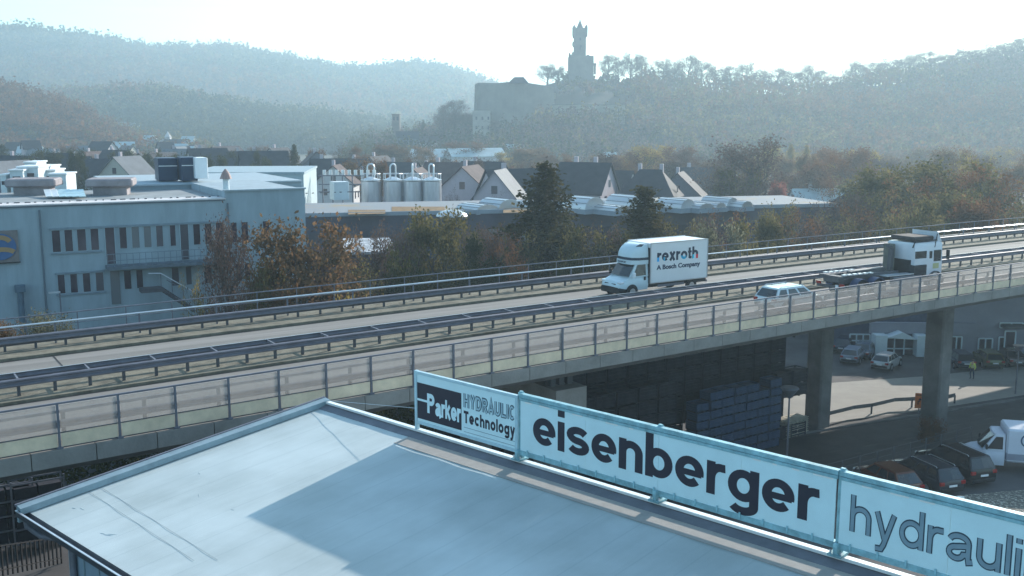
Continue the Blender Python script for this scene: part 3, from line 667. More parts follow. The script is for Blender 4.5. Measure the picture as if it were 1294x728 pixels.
mb = MB(); zb1 = zs_sign(589, 514.5); cap = zs_sign(589, 497) - zb1
write(mb, 'HYDRAULIC', g0, g1, zb1, cap / 1.36, .30, .046, gap=.14, fat=.10); mb.build('lettering', mat('outline_grey_ink', (.06, .10, .13), .6), t)
mb = MB(); write(mb, 'HYDRAULIC', g0, g1, zb1, cap / 1.36, .30, .053, gap=.14, fat=-.12); mb.build('lettering_fill', mat('light_letter_fill', (.38, .52, .58), .6), t)
zb2 = zs_sign(589, 534); cap2 = zs_sign(589, 519) - zb2
mb = MB(); write(mb, 'Technology', g0, g1, zb2, cap2 / 1.36 * 1.02, .30, .046, gap=.16); mb.build('lettering', navy, t)
mb = MB()
for yy in (540, 545.5): z_ = zs_sign(589, yy); sbox(mb, g0 - .0, g1 + .03, z_, z_ + .015, .046, .049)
mb.build('ruled_line', ink_grey, t)
# main panel
t = sign_panel('company_name_sign', 'long pale blue sign with bold dark eisenberger lettering, middle of the office ridge', S_B + .06, S_C - .05, 4)
def rails(t, s0, s1):
    mb = MB(); sbox(mb, s0, s1, SZ1 - .02, SZ1 + .09, -.10, .05); sbox(mb, s0, s1, SZ1 - .10, SZ1 - .03, -.02, .07); mb.build('top_rail', frame_m, t)
    mb = MB(); sbox(mb, s0, s1, SZ0 - .04, SZ0 + .10, -.10, .065); mb.build('bottom_rail', frame_m, t)
    mb = MB(); s = s0 + .2
    while s < s1 - .3:      # frayed lacing along the top edge
        L = random.uniform(.1, .5)
        if random.random() < .45: sbox(mb, s, s + L, SZ1 - .145, SZ1 - .101, .046, .052)
        s += L + random.uniform(.1, .4)
    tag(mb.build('lacing', whitecap, t), kind='stuff')
    mb = MB(); sbox(mb, 0, .04, SZ0 - .01, SZ0 + .16, .066, .09); cl0 = mb.build('clamp', frame_m, t); L = [tuple(RU * (s0 + .3 + k * .62)) for k in range(int((s1 - s0) / .62))]; cl0.location = L[0]; copies(cl0, L[1:], t)
rails(t, S_B + .03, S_C - .02)
e0, e1 = xs_sign(675), xs_sign(1036)
zb = zs_sign(688, 563.5); xh = zs_sign(688, 528.5) - zb
print('SIGN', S_A, S_B, S_C, e0, e1, zb, xh)
mb = MB(); write(mb, 'eisenberger', e0, e1, zb, xh * 1.04, .30, .046, gap=.10, bw=1.03, va=.80); mb.build('lettering', navy, t)
# right panel
S_D = S_C + 9.6
t = sign_panel('hydraulics_sign', 'pale blue roof sign with outlined grey lettering, cut by the right edge', S_C + .06, S_D - .05, 4)
rails(t, S_C + .03, S_D)
h0 = xs_sign(1076); zb = zs_sign(1083, 672); xh2 = zs_sign(1108, 644) ; 
hz = zs_sign(1080, 625); xh = (hz - zb) / 1.38
hx1 = xs_sign(1283); 
hs1 = h0 + (hx1 - h0) 
mb = MB(); WL = lambda tx: sum(glyph(c, .20)[1] + .16 for c in tx) - .16
full = h0 + (xs_sign(1278.6) - h0) * WL('hydraulik') / WL('hydraul')
write(mb, 'hydraulik', h0, full, zb, xh, .20, .046, gap=.16, fat=.05); mb.build('lettering', ink_line, t)
mb = MB(); write(mb, 'hydraulik', h0, full, zb, xh, .20, .055, gap=.16, fat=-.045); mb.build('lettering_fill', ink_grey, t)
# posts with feet
pst = thing('sign_post', 'blue-green steel post of the roof sign, between the small and the long panel', 'post', RF(S_B, 0, 0), group='posts carrying the roof sign')
mb = MB(); sbox(mb, -.07, .07, 10.24, SZ1 + .10, -.12, -.0); sbox(mb, -.05, .05, SZ1 + .10, SZ1 + .14, -.1, -.02); mb.build('upright', frame_m, pst)
mb = MB(); sbox(mb, -.16, .16, 10.21, 10.26, -.2, .2); sbox(mb, -.05, .05, 10.26, 10.5, -.05, .16); mb.build('foot', frame_m, pst)
mb = MB()
for a in (-.12, .12): mb.tube([sgn((a, 10.26, .12), 0), sgn((a, 10.33, .12), 0)], .025, 6)
mb.build('bolt', silver, pst)
dup(pst, RF(xs_sign(1061.5), 0, 0), label='blue-green steel post of the roof sign, where the bold lettering gives way to outlined lettering', group='posts carrying the roof sign')
dup(pst, RF(xs_sign(832), 0, 0), label='blue-green steel post of the roof sign, behind the middle of the long panel', group='posts carrying the roof sign')
dup(pst, RF(S_C + 5.0, 0, 0), label='steel post of the roof sign behind the outlined lettering', group='posts carrying the roof sign')
br = thing('brace_bar', 'thin pale bar running from the roof corner to the free end of the sign', 'bar', RF(CS, 0, 0))
a = RF(CS + .1, .05, 10.24) - RF(CS, 0, 0); b = RF(S_A - .05, -.05, 10.86) - RF(CS, 0, 0)
a.z = 10.24; b.z = 10.84
MB().tube([a, b], .007, 8).build('bar', steel_l, br)
for s_, z_ in ((5.9, 10.21), ):
    pass
# ================================================================== WORKS BUILDING (left)
FD = Vector((.883, .469, 0)).normalized(); FN = Vector((FD.y, -FD.x, 0))      # along the facade / out of the facade (towards the bridge)
F0 = Vector((-.4977 * 75 / (_c + .0) * 1.0, 75, 0)); _p = A(0, 300, 75); F0 = Vector((_p[0], 75, 0))
fac_rz = math.atan2(FD.y, FD.x)
def FP(s, o=0, z=0): p = F0 + FD * s + FN * o; return (p.x, p.y, z)
def fs(px, py=300, o=0):
    r = ray(px, py); k = r[0] / r[1]        # X = kY
    p = F0 + FN * o
    return (k * p.y - p.x) / (FD.x - k * FD.y)
def fz(px, py, o=0): s = fs(px, py, o); return Zat(px, py, FP(s, o)[1])
def fbox(mb, s0, s1, z0, z1, o0, o1, mi=0, base=None):
    b = base or F0
    V = []
    for o in (o0, o1):
        for s, z in ((s0, z0), (s1, z0), (s1, z1), (s0, z1)): p = F0 + FD * s + FN * o - b; V.append((p.x, p.y, z))
    mb.add(V, [(3, 2, 1, 0), (4, 5, 6, 7), (0, 1, 5, 4), (1, 2, 6, 5), (2, 3, 7, 6), (3, 0, 4, 7)], mi); return mb
ZR = (fz(5, 261) + fz(284, 252)) / 2
print('facade z', fz(5, 261), fz(284, 252), 'win', fz(66, 291), fz(268, 281), fz(66, 318), fz(68, 348), fz(68, 371), 'corner', fs(387), fz(386, 241))
works = thing('works_building', 'long pale blue two-storey works building with rows of dark windows', 'building', FP(0))
wm_ = mat('pale_blue_render', (.30, .37, .41), .85, var=.17, scale=.8, stretch=(1, 1, .18), bump=.1, bscale=8)
SLc, SRc = -22, fs(387)
mb = MB(); fbox(mb, SLc, fs(287), -3.2, ZR, -16, 0); fbox(mb, fs(287), SRc, -3.2, fz(350, 240), -16, -.05); mb.build('wall', wm_, works)
cap_m = mat('white_roof_edge', (.62, .58, .57), .6, var=.12, scale=.8)
mb = MB(); fbox(mb, SLc, fs(287), ZR, ZR + .10, -2.3, .12)
mb.build('roof_edge', cap_m, works)
mb = MB(); fbox(mb, SLc, fs(286), ZR - .12, ZR - .001, .001, .07); mb.build('eave_strip', mat('grey_trim', (.12, .15, .18), .6), works)
zr2 = fz(350, 240)
mb = MB(); fbox(mb, fs(287) - .1, SRc + .1, zr2, zr2 + .12, -.5, .08); mb.build('parapet_cap', mat('pale_trim', (.35, .42, .46), .6), works)
roofgrey = mat('flat_roof_felt', (.25, .27, .28), .95, var=.25, scale=.4)
mb = MB(); fbox(mb, SLc, fs(287), ZR + .002, ZR + .05, -15.9, -2.31); mb.build('roof', roofgrey, works)
# small stones along the roof edge
mb = MB()
for k in range(46): s = SLc + 22 + k * .62 + random.uniform(-.1, .1); fbox(mb, s, s + random.choice((.1, .16, .4)), ZR + .102, ZR + .17, -1.9, -1.75)
mb.build('roof_clip', steel_d, works)
# windows : pixel spans measured from the photo
U = [(65, 76.5), (81, 92), (97, 109), (114, 125), (150.5, 160.5), (166, 176.5), (181.5, 191.5), (197, 206.5), (214.5, 222.5), (244, 253.5), (258.5, 268), (292, 300), (305, 314), (332, 341)]
Dn = [(68.5, 78.5), (84.5, 94.5), (100.5, 111), (117, 128), (153, 163), (169, 178), (214, 224), (232, 240), (256, 266), (296, 304), (307, 315)]
fr_m = mat('window_frame_grey', (.33, .41, .45), .6, var=.05)
def window(par, s0, s1, z0, z1, o=0, bars=1):
    fr = MB(); t = .035
    for a, b, c, d in ((s0, s1, z0, z0 + t), (s0, s1, z1 - t, z1), (s0, s0 + t, z0, z1), (s1 - t, s1, z0, z1)): fbox(fr, a, b, c, d, o + .02 , o + .065 + (.002 if a != b and d - c < .2 else 0))
    f = fr.build('window', fr_m, par)
    p = MB(); fbox(p, s0 + t, s1 - t, z0 + t, z1 - t, o + .004, o + .03); p.build('pane', winglass, f); return f
zu0, zu1 = fz(120, 316.5), fz(120, 288.5); zd0, zd1 = fz(120, 368.5), fz(120, 344)
for a, b in U: window(works, fs(a), fs(b), zu0, zu1)
for a, b in Dn: window(works, fs(a), fs(b), zd0, zd1)
for a, b in ((133, 144.5), (228, 238), (273, 283)): 
    d_ = MB(); fbox(d_, fs(a), fs(b), zu0 - 1.1, zu1, .004, .05); o_ = d_.build('door', winglass, works)
    d_ = MB(); fbox(d_, fs(a) - .06, fs(a), zu0 - 1.1, zu1 + .05, .0, .08); fbox(d_, fs(b), fs(b) + .06, zu0 - 1.1, zu1 + .05, .0, .08); d_.build('frame', fr_m, o_)
for a, b in ((136, 148),):
    d_ = MB(); fbox(d_, fs(a), fs(b), zd0 - 1.1, zd1, .004, .05); d_.build('door', winglass, works)
mb = MB()
for (a, b, z0, z1) in ((63, 287, zu1 + .0, zu1 + .16), (66, 130, zd1, zd1 + .14), (63, 128, zu0 - .14, zu0), (66, 130, zd0 - .13, zd0)): fbox(mb, fs(a), fs(b), z0, z1, .001, .12)
mb.build('sill', mat('concrete_sill', (.20, .25, .29), .8, var=.15), works)
for px in (52, 289):
    mb = MB(); s_ = fs(px); p0_ = FP(s_, .14, 0); mb.tube([(p0_[0] - F0.x * 0 - works.location.x + F0.x - F0.x, p0_[1] - works.location.y, -3), (p0_[0] - works.location.x, p0_[1] - works.location.y, ZR - .3)], .07, 6)
    mb.v = [(x + works.location.x, y + works.location.y, z) for x, y, z in mb.v]; dp = mb.build('downpipe', MAT['grey_trim'], works); dp.location = (-works.location.x, -works.location.y, 0)
# walkway slab + railing + stairs
zw = fz(200, 331)
mb = MB(); fbox(mb, fs(131), fs(292), zw - .25, zw, .0, 1.5); mb.build('balcony', mat('dark_slab', (.12, .15, .18), .85, var=.3), works)
mb = MB()
for k in range(22): s = fs(131) + k * (fs(292) - fs(131)) / 21; fbox(mb, s, s + .04, zw, zw + 1.0, 1.42, 1.46)
for z in (.5, 1.0): fbox(mb, fs(131), fs(292), zw + z - .04, zw + z, 1.40, 1.48)
mb.build('balcony_railing', mat('thin_rail', (.16, .2, .24), .6), works)
st_ = thing('outside_stair', 'dark outside stair with a bright handrail against the pale works facade', 'stair', FP(fs(195)))
b0 = Vector(FP(fs(195)))
mb = MB(); s0, s1 = fs(193), fs(233); za, zb_ = fz(193, 358), fz(233, 385)
for k in range(14): s = s0 + (s1 - s0) * k / 14; z = za + (zb_ - za) * k / 14; fbox(mb, s, s + (s1 - s0) / 13, z - .3, z, 1.6, 2.8, base=b0)
fbox(mb, fs(168), s0, za - .3, za, 1.6, 2.8, base=b0)
mb.build('flight', steel_d, st_)
mb = MB(); q = lambda s, z: (Vector(FP(s, 2.8, z)) - Vector((b0.x, b0.y, 0)))
mb.tube([q(fs(178), fz(178, 340)), q(s0, fz(193, 340)), q(s1, fz(231, 363))], .045, 6); mb.build('handrail', steel_l, st_)
mb = MB(); mb.tube([q(fs(200), fz(200, 348)), q(fs(212), fz(212, 355))], .035, 6)
for k in range(4): s = s0 + (s1 - s0) * k / 3; z = fz(193, 340) + (fz(231, 363) - fz(193, 340)) * k / 3; mb.tube([q(s, z), q(s, z - 1)], .03, 5)
mb.build('baluster', steel, st_)
# company emblem board, left edge
eb = thing('emblem_board', 'weathered square board with blue disc and ochre swirl on the works wall', 'sign', FP(fs(8), .1, 0))
b0 = Vector(FP(fs(8), .1, 0))
e0_, e1_ = fs(-22), fs(22.5); ez0, ez1 = fz(10, 331), fz(10, 291)
mb = MB(); fbox(mb, e0_, e1_, ez0, ez1, .02, .22, base=b0); mb.build('board', mat('brownish_board', (.19, .165, .16), .8, var=.3, scale=1), eb)
mb = MB(); fbox(mb, e0_, e1_ + .05, ez0 - .08, ez0, .0, .26, base=b0); mb.build('bottom_edge', black, eb)
cs_, cz = (e0_ + e1_) / 2 - .1, (ez0 + ez1) / 2; rr = (ez1 - ez0) * .42
def ef(x, y, o): p = F0 + FD * (cs_ + x) + FN * o - b0; return (p.x, p.y, cz + y)
mb = MB(); n = 36; ring = [ef(rr * 1.12 * math.cos(2 * math.pi * i / n), rr * math.sin(2 * math.pi * i / n), .34) for i in range(n)]; mb.add(ring, [tuple(range(n))]); mb.build('disc', mat('emblem_blue', (.05, .12, .26), .6), eb)
mb = MB(); strokes(mb, [arc(0, .2 * rr, rr * .75, rr * .5, 200, 20, 14), arc(.1, -.55 * rr, rr * .9, rr * .35, 170, 20, 12)], .34, lambda x, y, o: ef(x, y, o), .345); mb.build('swirl', mat('emblem_ochre', (.36, .22, .10), .6), eb)
# duct on the wall bottom-left, pole lamp
pl = thing('wall_duct', 'grey vertical duct at the foot of the works wall near the left edge', 'duct', FP(fs(20), .4))
mb = MB(); mb.tube([(0, 0, -3), (0, 0, fz(20, 362))], .22, 10); mb.box((0, 0, fz(20, 364)), (.7, .6, .5), fac_rz); mb.build('pipe', mat('blue_steel', (.10, .15, .20), .5, .3), pl)
sl_ = thing('wall_lamp', 'small angled lamp on a thin pole in front of the works wall', 'lamp', FP(fs(68), 2.0))
mb = MB(); zt = fz(68, 370, 2.0); mb.tube([(0, 0, -3), (0, 0, zt)], .05, 6); mb.build('pole', steel, sl_); mb = MB(); mb.box((-.35, -.1, zt + .02), (.8, .25, .1), fac_rz); mb.build('lamp_head', steel_l, sl_)
# ---- rooftop plant on the works building, placed by measured pixels at a depth behind the facade
def unit(name, label, cat, x0, x1, y0, y1, Y, depth, m, rz=None, group=None, bev=.05, z0=None):
    xm = (x0 + x1) / 2; a = A(x0, y1, Y); b = A(x1, y0, Y); w = b[0] - a[0]; zz0 = a[2] if z0 is None else z0
    t = thing(name, label, cat, (A(xm, y1, Y)[0], Y + depth / 2, zz0), fac_rz * .9 if rz is None else rz, group)
    MB().box((0, 0, (b[2] - zz0) / 2), (w, depth, b[2] - zz0), bev=bev).build('casing', m, t); return t, w, b[2] - zz0
vent_m = mat('rusty_grey_cowl', (.27, .24, .25), .8, .1, var=.25, scale=1)
for (x0, x1, lb) in ((4, 62, 'broad grey roof fan housing, nearest the left edge'), (105, 160, 'broad grey roof fan housing beside the glazed roof strip')):
    Y = 86; a = A(x0, 246, Y); b = A(x1, 226, Y); zt = b[2]; zb_ = ZR; xm = (a[0] + b[0]) / 2; w = b[0] - a[0]
    t = thing('roof_fan', lb, 'roof fan', (xm, Y + 1.5, zb_), fac_rz * .5, 'fan housings on the works roof')
    MB().box((0, 0, (zt - zb_) * .28), (w * .72, 2.6, (zt - zb_) * .56), bev=.05).build('base', vent_m, t)
    MB().box((0, 0, (zt - zb_) * .75), (w, 3.4, (zt - zb_) * .46), bev=.12).build('cowl', vent_m, t)
gl_m = mat('aqua_roof_glazing', (.34, .48, .50), .25, var=.3, scale=.6, spec=.6)
t = thing('glazed_roof_strip', 'sloping strip of pale roof glazing panes between the two fan housings', 'skylight', A(82, 248, 83))
for k in range(6):
    x0 = 58 + k * 8.4; P4 = [A(x0, 248.5, 82), A(x0 + 8.2, 248, 82), A(x0 + 5, 239, 85), A(x0 - 3.2, 239.5, 85)]; o = t.location
    lo = [(p[0] - o[0], p[1] - o[1], p[2] - o[2]) for p in P4]; lo += [(p[0], p[1] + .1, p[2] - .08) for p in lo]
    MB().add(lo, [(0, 1, 2, 3), (7, 6, 5, 4), (0, 4, 5, 1), (1, 5, 6, 2), (2, 6, 7, 3), (3, 7, 4, 0)]).build('pane', gl_m if k > 1 else whitecap, t)
# upper roofs behind
blk_m = mat('grey_blue_cladding', (.24, .31, .35), .8, var=.12, scale=.4)
def block(name, label, x0, x1, ytop, Y, depth, m, rz=None, cap=None, zb=-3.2, ybot=None, group=None, cat='building', capm=None):
    a = A(x0, ytop, Y); b = A(x1, ytop, Y); w = (b[0] - a[0]); z = a[2]; zb = A(x0, ybot, Y)[2] if ybot else zb
    rz_ = fac_rz if rz is None else rz
    t = thing(name, label, cat, (a[0], Y, zb), rz_, group); w = w / max(.3, math.cos(rz_)) * (1 if rz_ == 0 else .86)
    MB().box((w / 2, depth / 2, (z - zb) / 2), (w, depth, z - zb)).build('wall', m, t)
    if cap: MB().box((w / 2, depth / 2, z - zb + cap / 2), (w + .3, depth + .3, cap)).build('roof', capm or cap_m, t)
    return t, w, z - zb
block('rear_hall', 'low grey-blue hall roof line behind the works facade', 150, 392, 236, 92, 18, blk_m, cap=.15, capm=mat('blue_grey_cap', (.33, .40, .44), .7))
whl = mat('white_cladding', (.60, .66, .68), .7, var=.08, scale=.5)
block('white_hall', 'long white-walled hall ending at the tank farm', 236, 404, 221, 152, 22, mat('pale_hall_cladding', (.38, .47, .50), .75, var=.1, scale=.4), rz=.10, cap=.35, capm=mat('grey_hall_cap', (.30, .38, .42), .7))
# dark roof cabinets with white side
t, w, h = unit('roof_cabinet', 'dark blue roof cabinet, left of the pair on the hall roof', 'roof unit', 193, 215, 200, 229, 97, 3, mat('navy_panel', (.03, .05, .09), .45, var=.15), group='roof cabinets')
MB().box((0, -1.52, h * .66), (w * .96, .03, .08)).build('rail', steel_l, t)
t, w, h = unit('roof_cabinet', 'dark blue roof cabinet, next to the tall white box', 'roof unit', 222, 240, 199, 229, 96, 3, MAT['navy_panel'], group='roof cabinets')
MB().box((0, -1.52, h * .66), (w * .96, .03, .08)).build('rail', steel_l, t)
unit('white_roof_box', 'tall white roof box beside the dark cabinets', 'roof unit', 240, 254.5, 199.5, 226, 95.5, 2.6, white)
unit('white_roof_box', 'narrow white box between the two dark roof cabinets', 'roof unit', 214, 222, 201, 214, 98, 2, white)
# chimney pipe
t = thing('roof_flue', 'slim white flue with a reddish cowl at the works roof corner', 'flue', A(286, 240, 84)); h = A(286, 226, 84)[2] - t.location.z
mb = MB(); mb.tube([(0, 0, -.8), (0, 0, h)], .26, 12); mb.build('pipe', whl, t, smooth=True)
mb = MB(); mb.cyl((0, 0, h + .25), .5, .5, 12, r2=.3); mb.cyl((0, 0, h + .65), .3, .3, 12, r2=.06); mb.build('cowl', mat('reddish_cowl', (.35, .24, .22), .7), t)
# white buildings top-left
wtl = [(31, 47, 206, 216, 150), (36, 66, 211, 222, 148), (48, 71, 216, 228, 146), (12, 30, 216, 230, 140), (22, 50, 212, 228, 142), (62, 85, 221, 232, 138), (0, 8, 222, 230, 140)]
lbs = ['small white cube building highest of the white cluster at far left', 'flat white building with a thin dark roof line in the white cluster', 'grey-sided white hut in the white cluster at far left', 'white hall with blue shading at the lower left of the cluster', 'white stepped building at the centre of the white cluster', 'low white shed at the right end of the white cluster', 'white shed at the very left edge behind the works roof']
for (x0, x1, y0, y1, Y), lb in zip(wtl, lbs):
    t, w, h = block('white_building', lb, x0, x1, y0, Y, 5, whl, rz=.15, ybot=y1 + 14, cap=.2, capm=white)
    MB().box((w * .5, -.02, h - 1.0), (w * .6, .06, .5)).build('window', winglass, t)
# ================================================================== FACTORY HALL WITH SKYLIGHTS
HS0 = Vector((A(630, 277, 125)[0], 125, 0)); hz_ = A(630, 277, 125)[2]
_pb = A(1064, 257.5, 150)
# facade line from the left end (x=390) to the right corner (x=1064)
_l = Vector(G(383, 271, hz_)); _r = Vector(G(1064, 258, hz_)); HD = (_r - _l); HL = HD.length; HD.normalize(); HN = Vector((HD.y, -HD.x, 0)); hrz = math.atan2(HD.y, HD.x)
print('hall', hz_, _l, _r, math.degrees(hrz))
hall = thing('factory_hall', 'long dark factory hall with curved white rooflights, behind the trees', 'building', (_l.x, _l.y, 0), hrz)
dwall = mat('dark_purple_cladding', (.06, .06, .085), .8, var=.3, scale=.3)
MB().box((HL / 2, 9, hz_ / 2 - 1.6), (HL, 18, hz_ + 3.2)).build('wall', dwall, hall)
MB().box((HL / 2, 9, hz_ + .03), (HL - .4, 17.6, .06)).build('roof', mat('hall_roof_grey', (.22, .24, .26), .9, col2=(.30, .24, .15), thresh=(.55, .65), scale=.12), hall)
MB().box((HL / 2, -.05, hz_ - .1), (HL + .2, .3, .5)).build('parapet', mat('parapet_grey', (.24, .28, .32), .8, var=.2, scale=.3), hall)
wb0 = MB().box((0, -.012, hz_ - 3.2), (6.5, .05, 1.5)).build('window', winglass, hall); wb0.location = (4, 0, 0); copies(wb0, [(4 + k * (HL - 8) / 6, 0, 0) for k in range(1, 7)], hall)
ocm = mat('autumn_sedum', (.20, .12, .05), .95, var=.4, scale=1.5, bump=.5)
sd = MB()
for (x0, x1, y) in ((440, 487, 272), (495, 562, 268), (636, 672, 270)):
    a = Vector(G(x0, y, hz_)); b = Vector(G(x1, y - 1, hz_)); c = Vector(G(x1, y - 6, hz_)); d = Vector(G(x0, y - 6, hz_)); z = hz_ + .10
    sd.add([(a.x, a.y, z), (b.x, b.y, z), (c.x, c.y, z), (d.x, d.y, z)], [(0, 1, 2, 3)])
tag(sd.build('sedum', ocm), 'ochre sedum patches growing on the factory hall roof', 'sedum', kind='stuff')
# curved rooflights
skm = leafmat('white_rooflight', [(.70, .72, .73), (.76, .78, .79), (.80, .81, .82)], .6)
_n = skm.node_tree; _o = [q for q in _n.nodes if q.type == 'OUTPUT_MATERIAL'][0]; _p = _o.inputs[0].links[0].from_socket; _g = _n.nodes.new('ShaderNodeBsdfGlossy'); _g.inputs['Roughness'].default_value = .28; _x = _n.nodes.new('ShaderNodeMixShader'); _x.inputs[0].default_value = .5
_n.links.new(_p, _x.inputs[1]); _n.links.new(_g.outputs[0], _x.inputs[2]); _n.links.new(_x.outputs[0], _o.inputs[0])

def vault(x, y, L, w, h, lb, name='rooflight'):
    p = G(x, y, hz_ + .1); t = thing(name, lb, 'skylight', p, hrz + R(24), 'curved rooflights on the factory hall')
    mb = MB(); rings = []
    for k in range(13):
        a = math.pi * k / 12; rings.append([(math.cos(a) * L / 2, -w / 2, math.sin(a) * h), (math.cos(a) * L / 2, w / 2, math.sin(a) * h)])
    V = [q for r_ in rings for q in r_]; V += [(q[0] * .97, q[1], q[2] - .12) for q in V]; n = 26; F = []
    for k in range(12): i = 2 * k; F += [(i, i + 1, i + 3, i + 2), (n + i + 2, n + i + 3, n + i + 1, n + i), (i, i + 2, n + i + 2, n + i), (i + 1, n + i + 1, n + i + 3, i + 3)]
    mb.add(V, F); mb.build('vault', skm, t, smooth=True)
    mb = MB()
    for k in range(0, 13, 2):
        a = math.pi * k / 12
        mb.bar((math.cos(a) * L / 2 * 1.01, -w / 2, math.sin(a) * h * 1.02), (math.cos(a) * L / 2 * 1.01, w / 2, math.sin(a) * h * 1.02), .07, .05)
    mb.build('rib', steel, t)
    pts = [(math.cos(math.pi * k / 12) * L / 2 * .96, math.sin(math.pi * k / 12) * h * .95) for k in range(13)]
    for yy in (-w / 2 + .06, w / 2 - .06): mb = MB(); mb.add([(x_, yy, z_) for x_, z_ in pts], [tuple(range(13))]); mb.build('end_wall', skm, t)
    MB().box((0, 0, -.3), (L + .3, w + .3, .6)).build('upstand', MAT['parapet_grey'], t)
vs_ = [(603, 263.5, 26, 7, 'low curved rooflight left of the tall dark conifer'), (631, 262, 28, 13, 'tall curved rooflight left of the tall dark conifer'), (650, 261, 18, 6, 'short flat rooflight half hidden by the tall conifer'), (668, 262, 18, 9, 'narrow rooflight hidden behind the tall conifer'),
       (716, 260, 15, 7, 'low curved rooflight just right of the tall conifer'), (737, 263, 27, 17, 'tall steep rooflight between the two conifers, nearest the tall one'), (757, 258, 20, 6, 'flat rooflight at mid distance between the two conifers'), (772, 265, 24, 7, 'wide flat rooflight in the front row between the two conifers'), (791, 262, 25, 18, 'tall steep rooflight left of the second conifer'), (815, 262, 20, 9, 'rooflight behind the second conifer'),
       (853, 262, 21, 13, 'curved rooflight just right of the second conifer'), (876, 262, 22, 7, 'low flat rooflight right of the second conifer'), (894, 261, 15, 7, 'small low rooflight left of the rightmost pair'), (909, 259, 18, 12, 'taller curved rooflight of the rightmost pair'), (927, 260, 17, 8, 'rightmost low rooflight on the hall')]
vs_ = [(x, y, (w_ / FPX) * 140 * 1.25, 5.0, h_ / FPX * 125, lb) for x, y, w_, h_, lb in vs_]
for v in vs_: vault(*v)
t = thing('roof_dome', 'small flattened white dome on the hall roof left of the rooflights', 'skylight', G(571, 273, hz_))
mb = MB(); rings = [[(2.0 * math.cos(a) * math.cos(e), 2.0 * math.sin(a) * math.cos(e), .8 * math.sin(e)) for a in [2 * math.pi * k / 16 for k in range(16)]] for e in (0, .4, .8, 1.2, 1.5)]; mb.loft(rings); mb.build('dome', skm, t, smooth=True)
# hall side roofs near the tanks: pale low roofs and truck loading bay

# delivery area seen between trees (pale parked trailers)
block('loading_shed', 'low shed with pale roof seen between the orange tree and the olive tree', 438, 512, 322, 99, 12, dwall, rz=.2, cap=.25, capm=mat('pale_shed_roof', (.25, .27, .30), .7, col2=(.5, .52, .55), thresh=(.5, .6), scale=.8), cat='shed')
# ================================================================== TANK FARM
tank_m = mat('stainless_tank', (.50, .50, .52), .38, .55, var=.2, scale=.8, stretch=(3, 3, .4))
tx = [468.5, 496.5, 521.5, 545.5]
tz = A(468, 229, 165)[2]; tank0 = None
for i, x in enumerate(tx):
    loc = (A(x, 229, 165)[0], 165, 0)
    lb = ['stainless storage tank with pipe loop, leftmost of four', 'stainless storage tank, second from the left of four', 'stainless storage tank, third from the left of four', 'stainless storage tank, rightmost of four'][i]
    if tank0 is None:
        t = tank0 = thing('storage_tank', lb, 'tank', loc, group='stainless storage tanks')
        mb = MB(); mb.cyl((0, 0, (tz - 3) / 2), 1.55, tz + 3, 28); mb.build('body', tank_m, t, smooth=True)
        mb = MB(); mb.cyl((0, 0, tz + .2), 1.6, .12, 28); mb.cyl((0, 0, tz + .45), 1.55, .5, 28, r2=.4); mb.build('lid', steel_l, t, smooth=True)
        mb = MB()
        for k in range(10): a = 2 * math.pi * k / 10; mb.tube([(1.5 * math.cos(a), 1.5 * math.sin(a), tz + .2), (1.5 * math.cos(a), 1.5 * math.sin(a), tz + 1.2)], .04, 5)
        mb.tube([(1.5 * math.cos(2 * math.pi * k / 16), 1.5 * math.sin(2 * math.pi * k / 16), tz + 1.2) for k in range(17)], .045, 5); mb.build('railing', steel_l, t)
        mb = MB(); mb.tube([(-.5, 0, tz + .4), (-.5, 0, tz + 2.2)] + [(-.5 + .55 - .55 * math.cos(a), 0, tz + 2.2 + .55 * math.sin(a)) for a in (.5, 1.0, 1.57, 2.1, 2.6)] + [(.6, 0, tz + 2.2), (.6, 0, tz + .4)], .13, 8); mb.build('pipe_loop', steel_l, t, smooth=True)
        mb = MB(); mb.tube([(1.62, -.4, -3), (1.62, -.4, tz)], .04, 5); mb.tube([(1.62, -.0, -3), (1.62, -.0, tz)], .04, 5); mb.build('ladder', steel, t)
    else: dup(tank0, loc, .8 * i, label=lb)
t, w, h = unit('switch_cabinet', 'white control cabinet left of the tank farm', 'cabinet', 418, 437, 230, 253, 158, 2.5, whl)
t = thing('pipe_rack', 'steel pipe rack with small valves behind the control cabinet', 'pipe rack', (A(435, 225, 166)[0], 166, 0))
mb = MB(); zt = A(435, 222, 166)[2]
for k in range(6): mb.box((-3.5 + k * 1.6, 0, zt / 2 - 1.5), (.18, .18, zt + 3))
for z in (zt, zt - 1.4, zt - 2.6): mb.box((.6, 0, z), (9.5, .25, .18))
mb.build('frame', steel, t); v0 = MB().cyl((0, .2, zt + .5), .28, .8, 8).build('valve', steel_l, t); v0.location = (-3.2, 0, 0); copies(v0, [(-3.2 + k, 0, 0) for k in range(1, 9)], t)
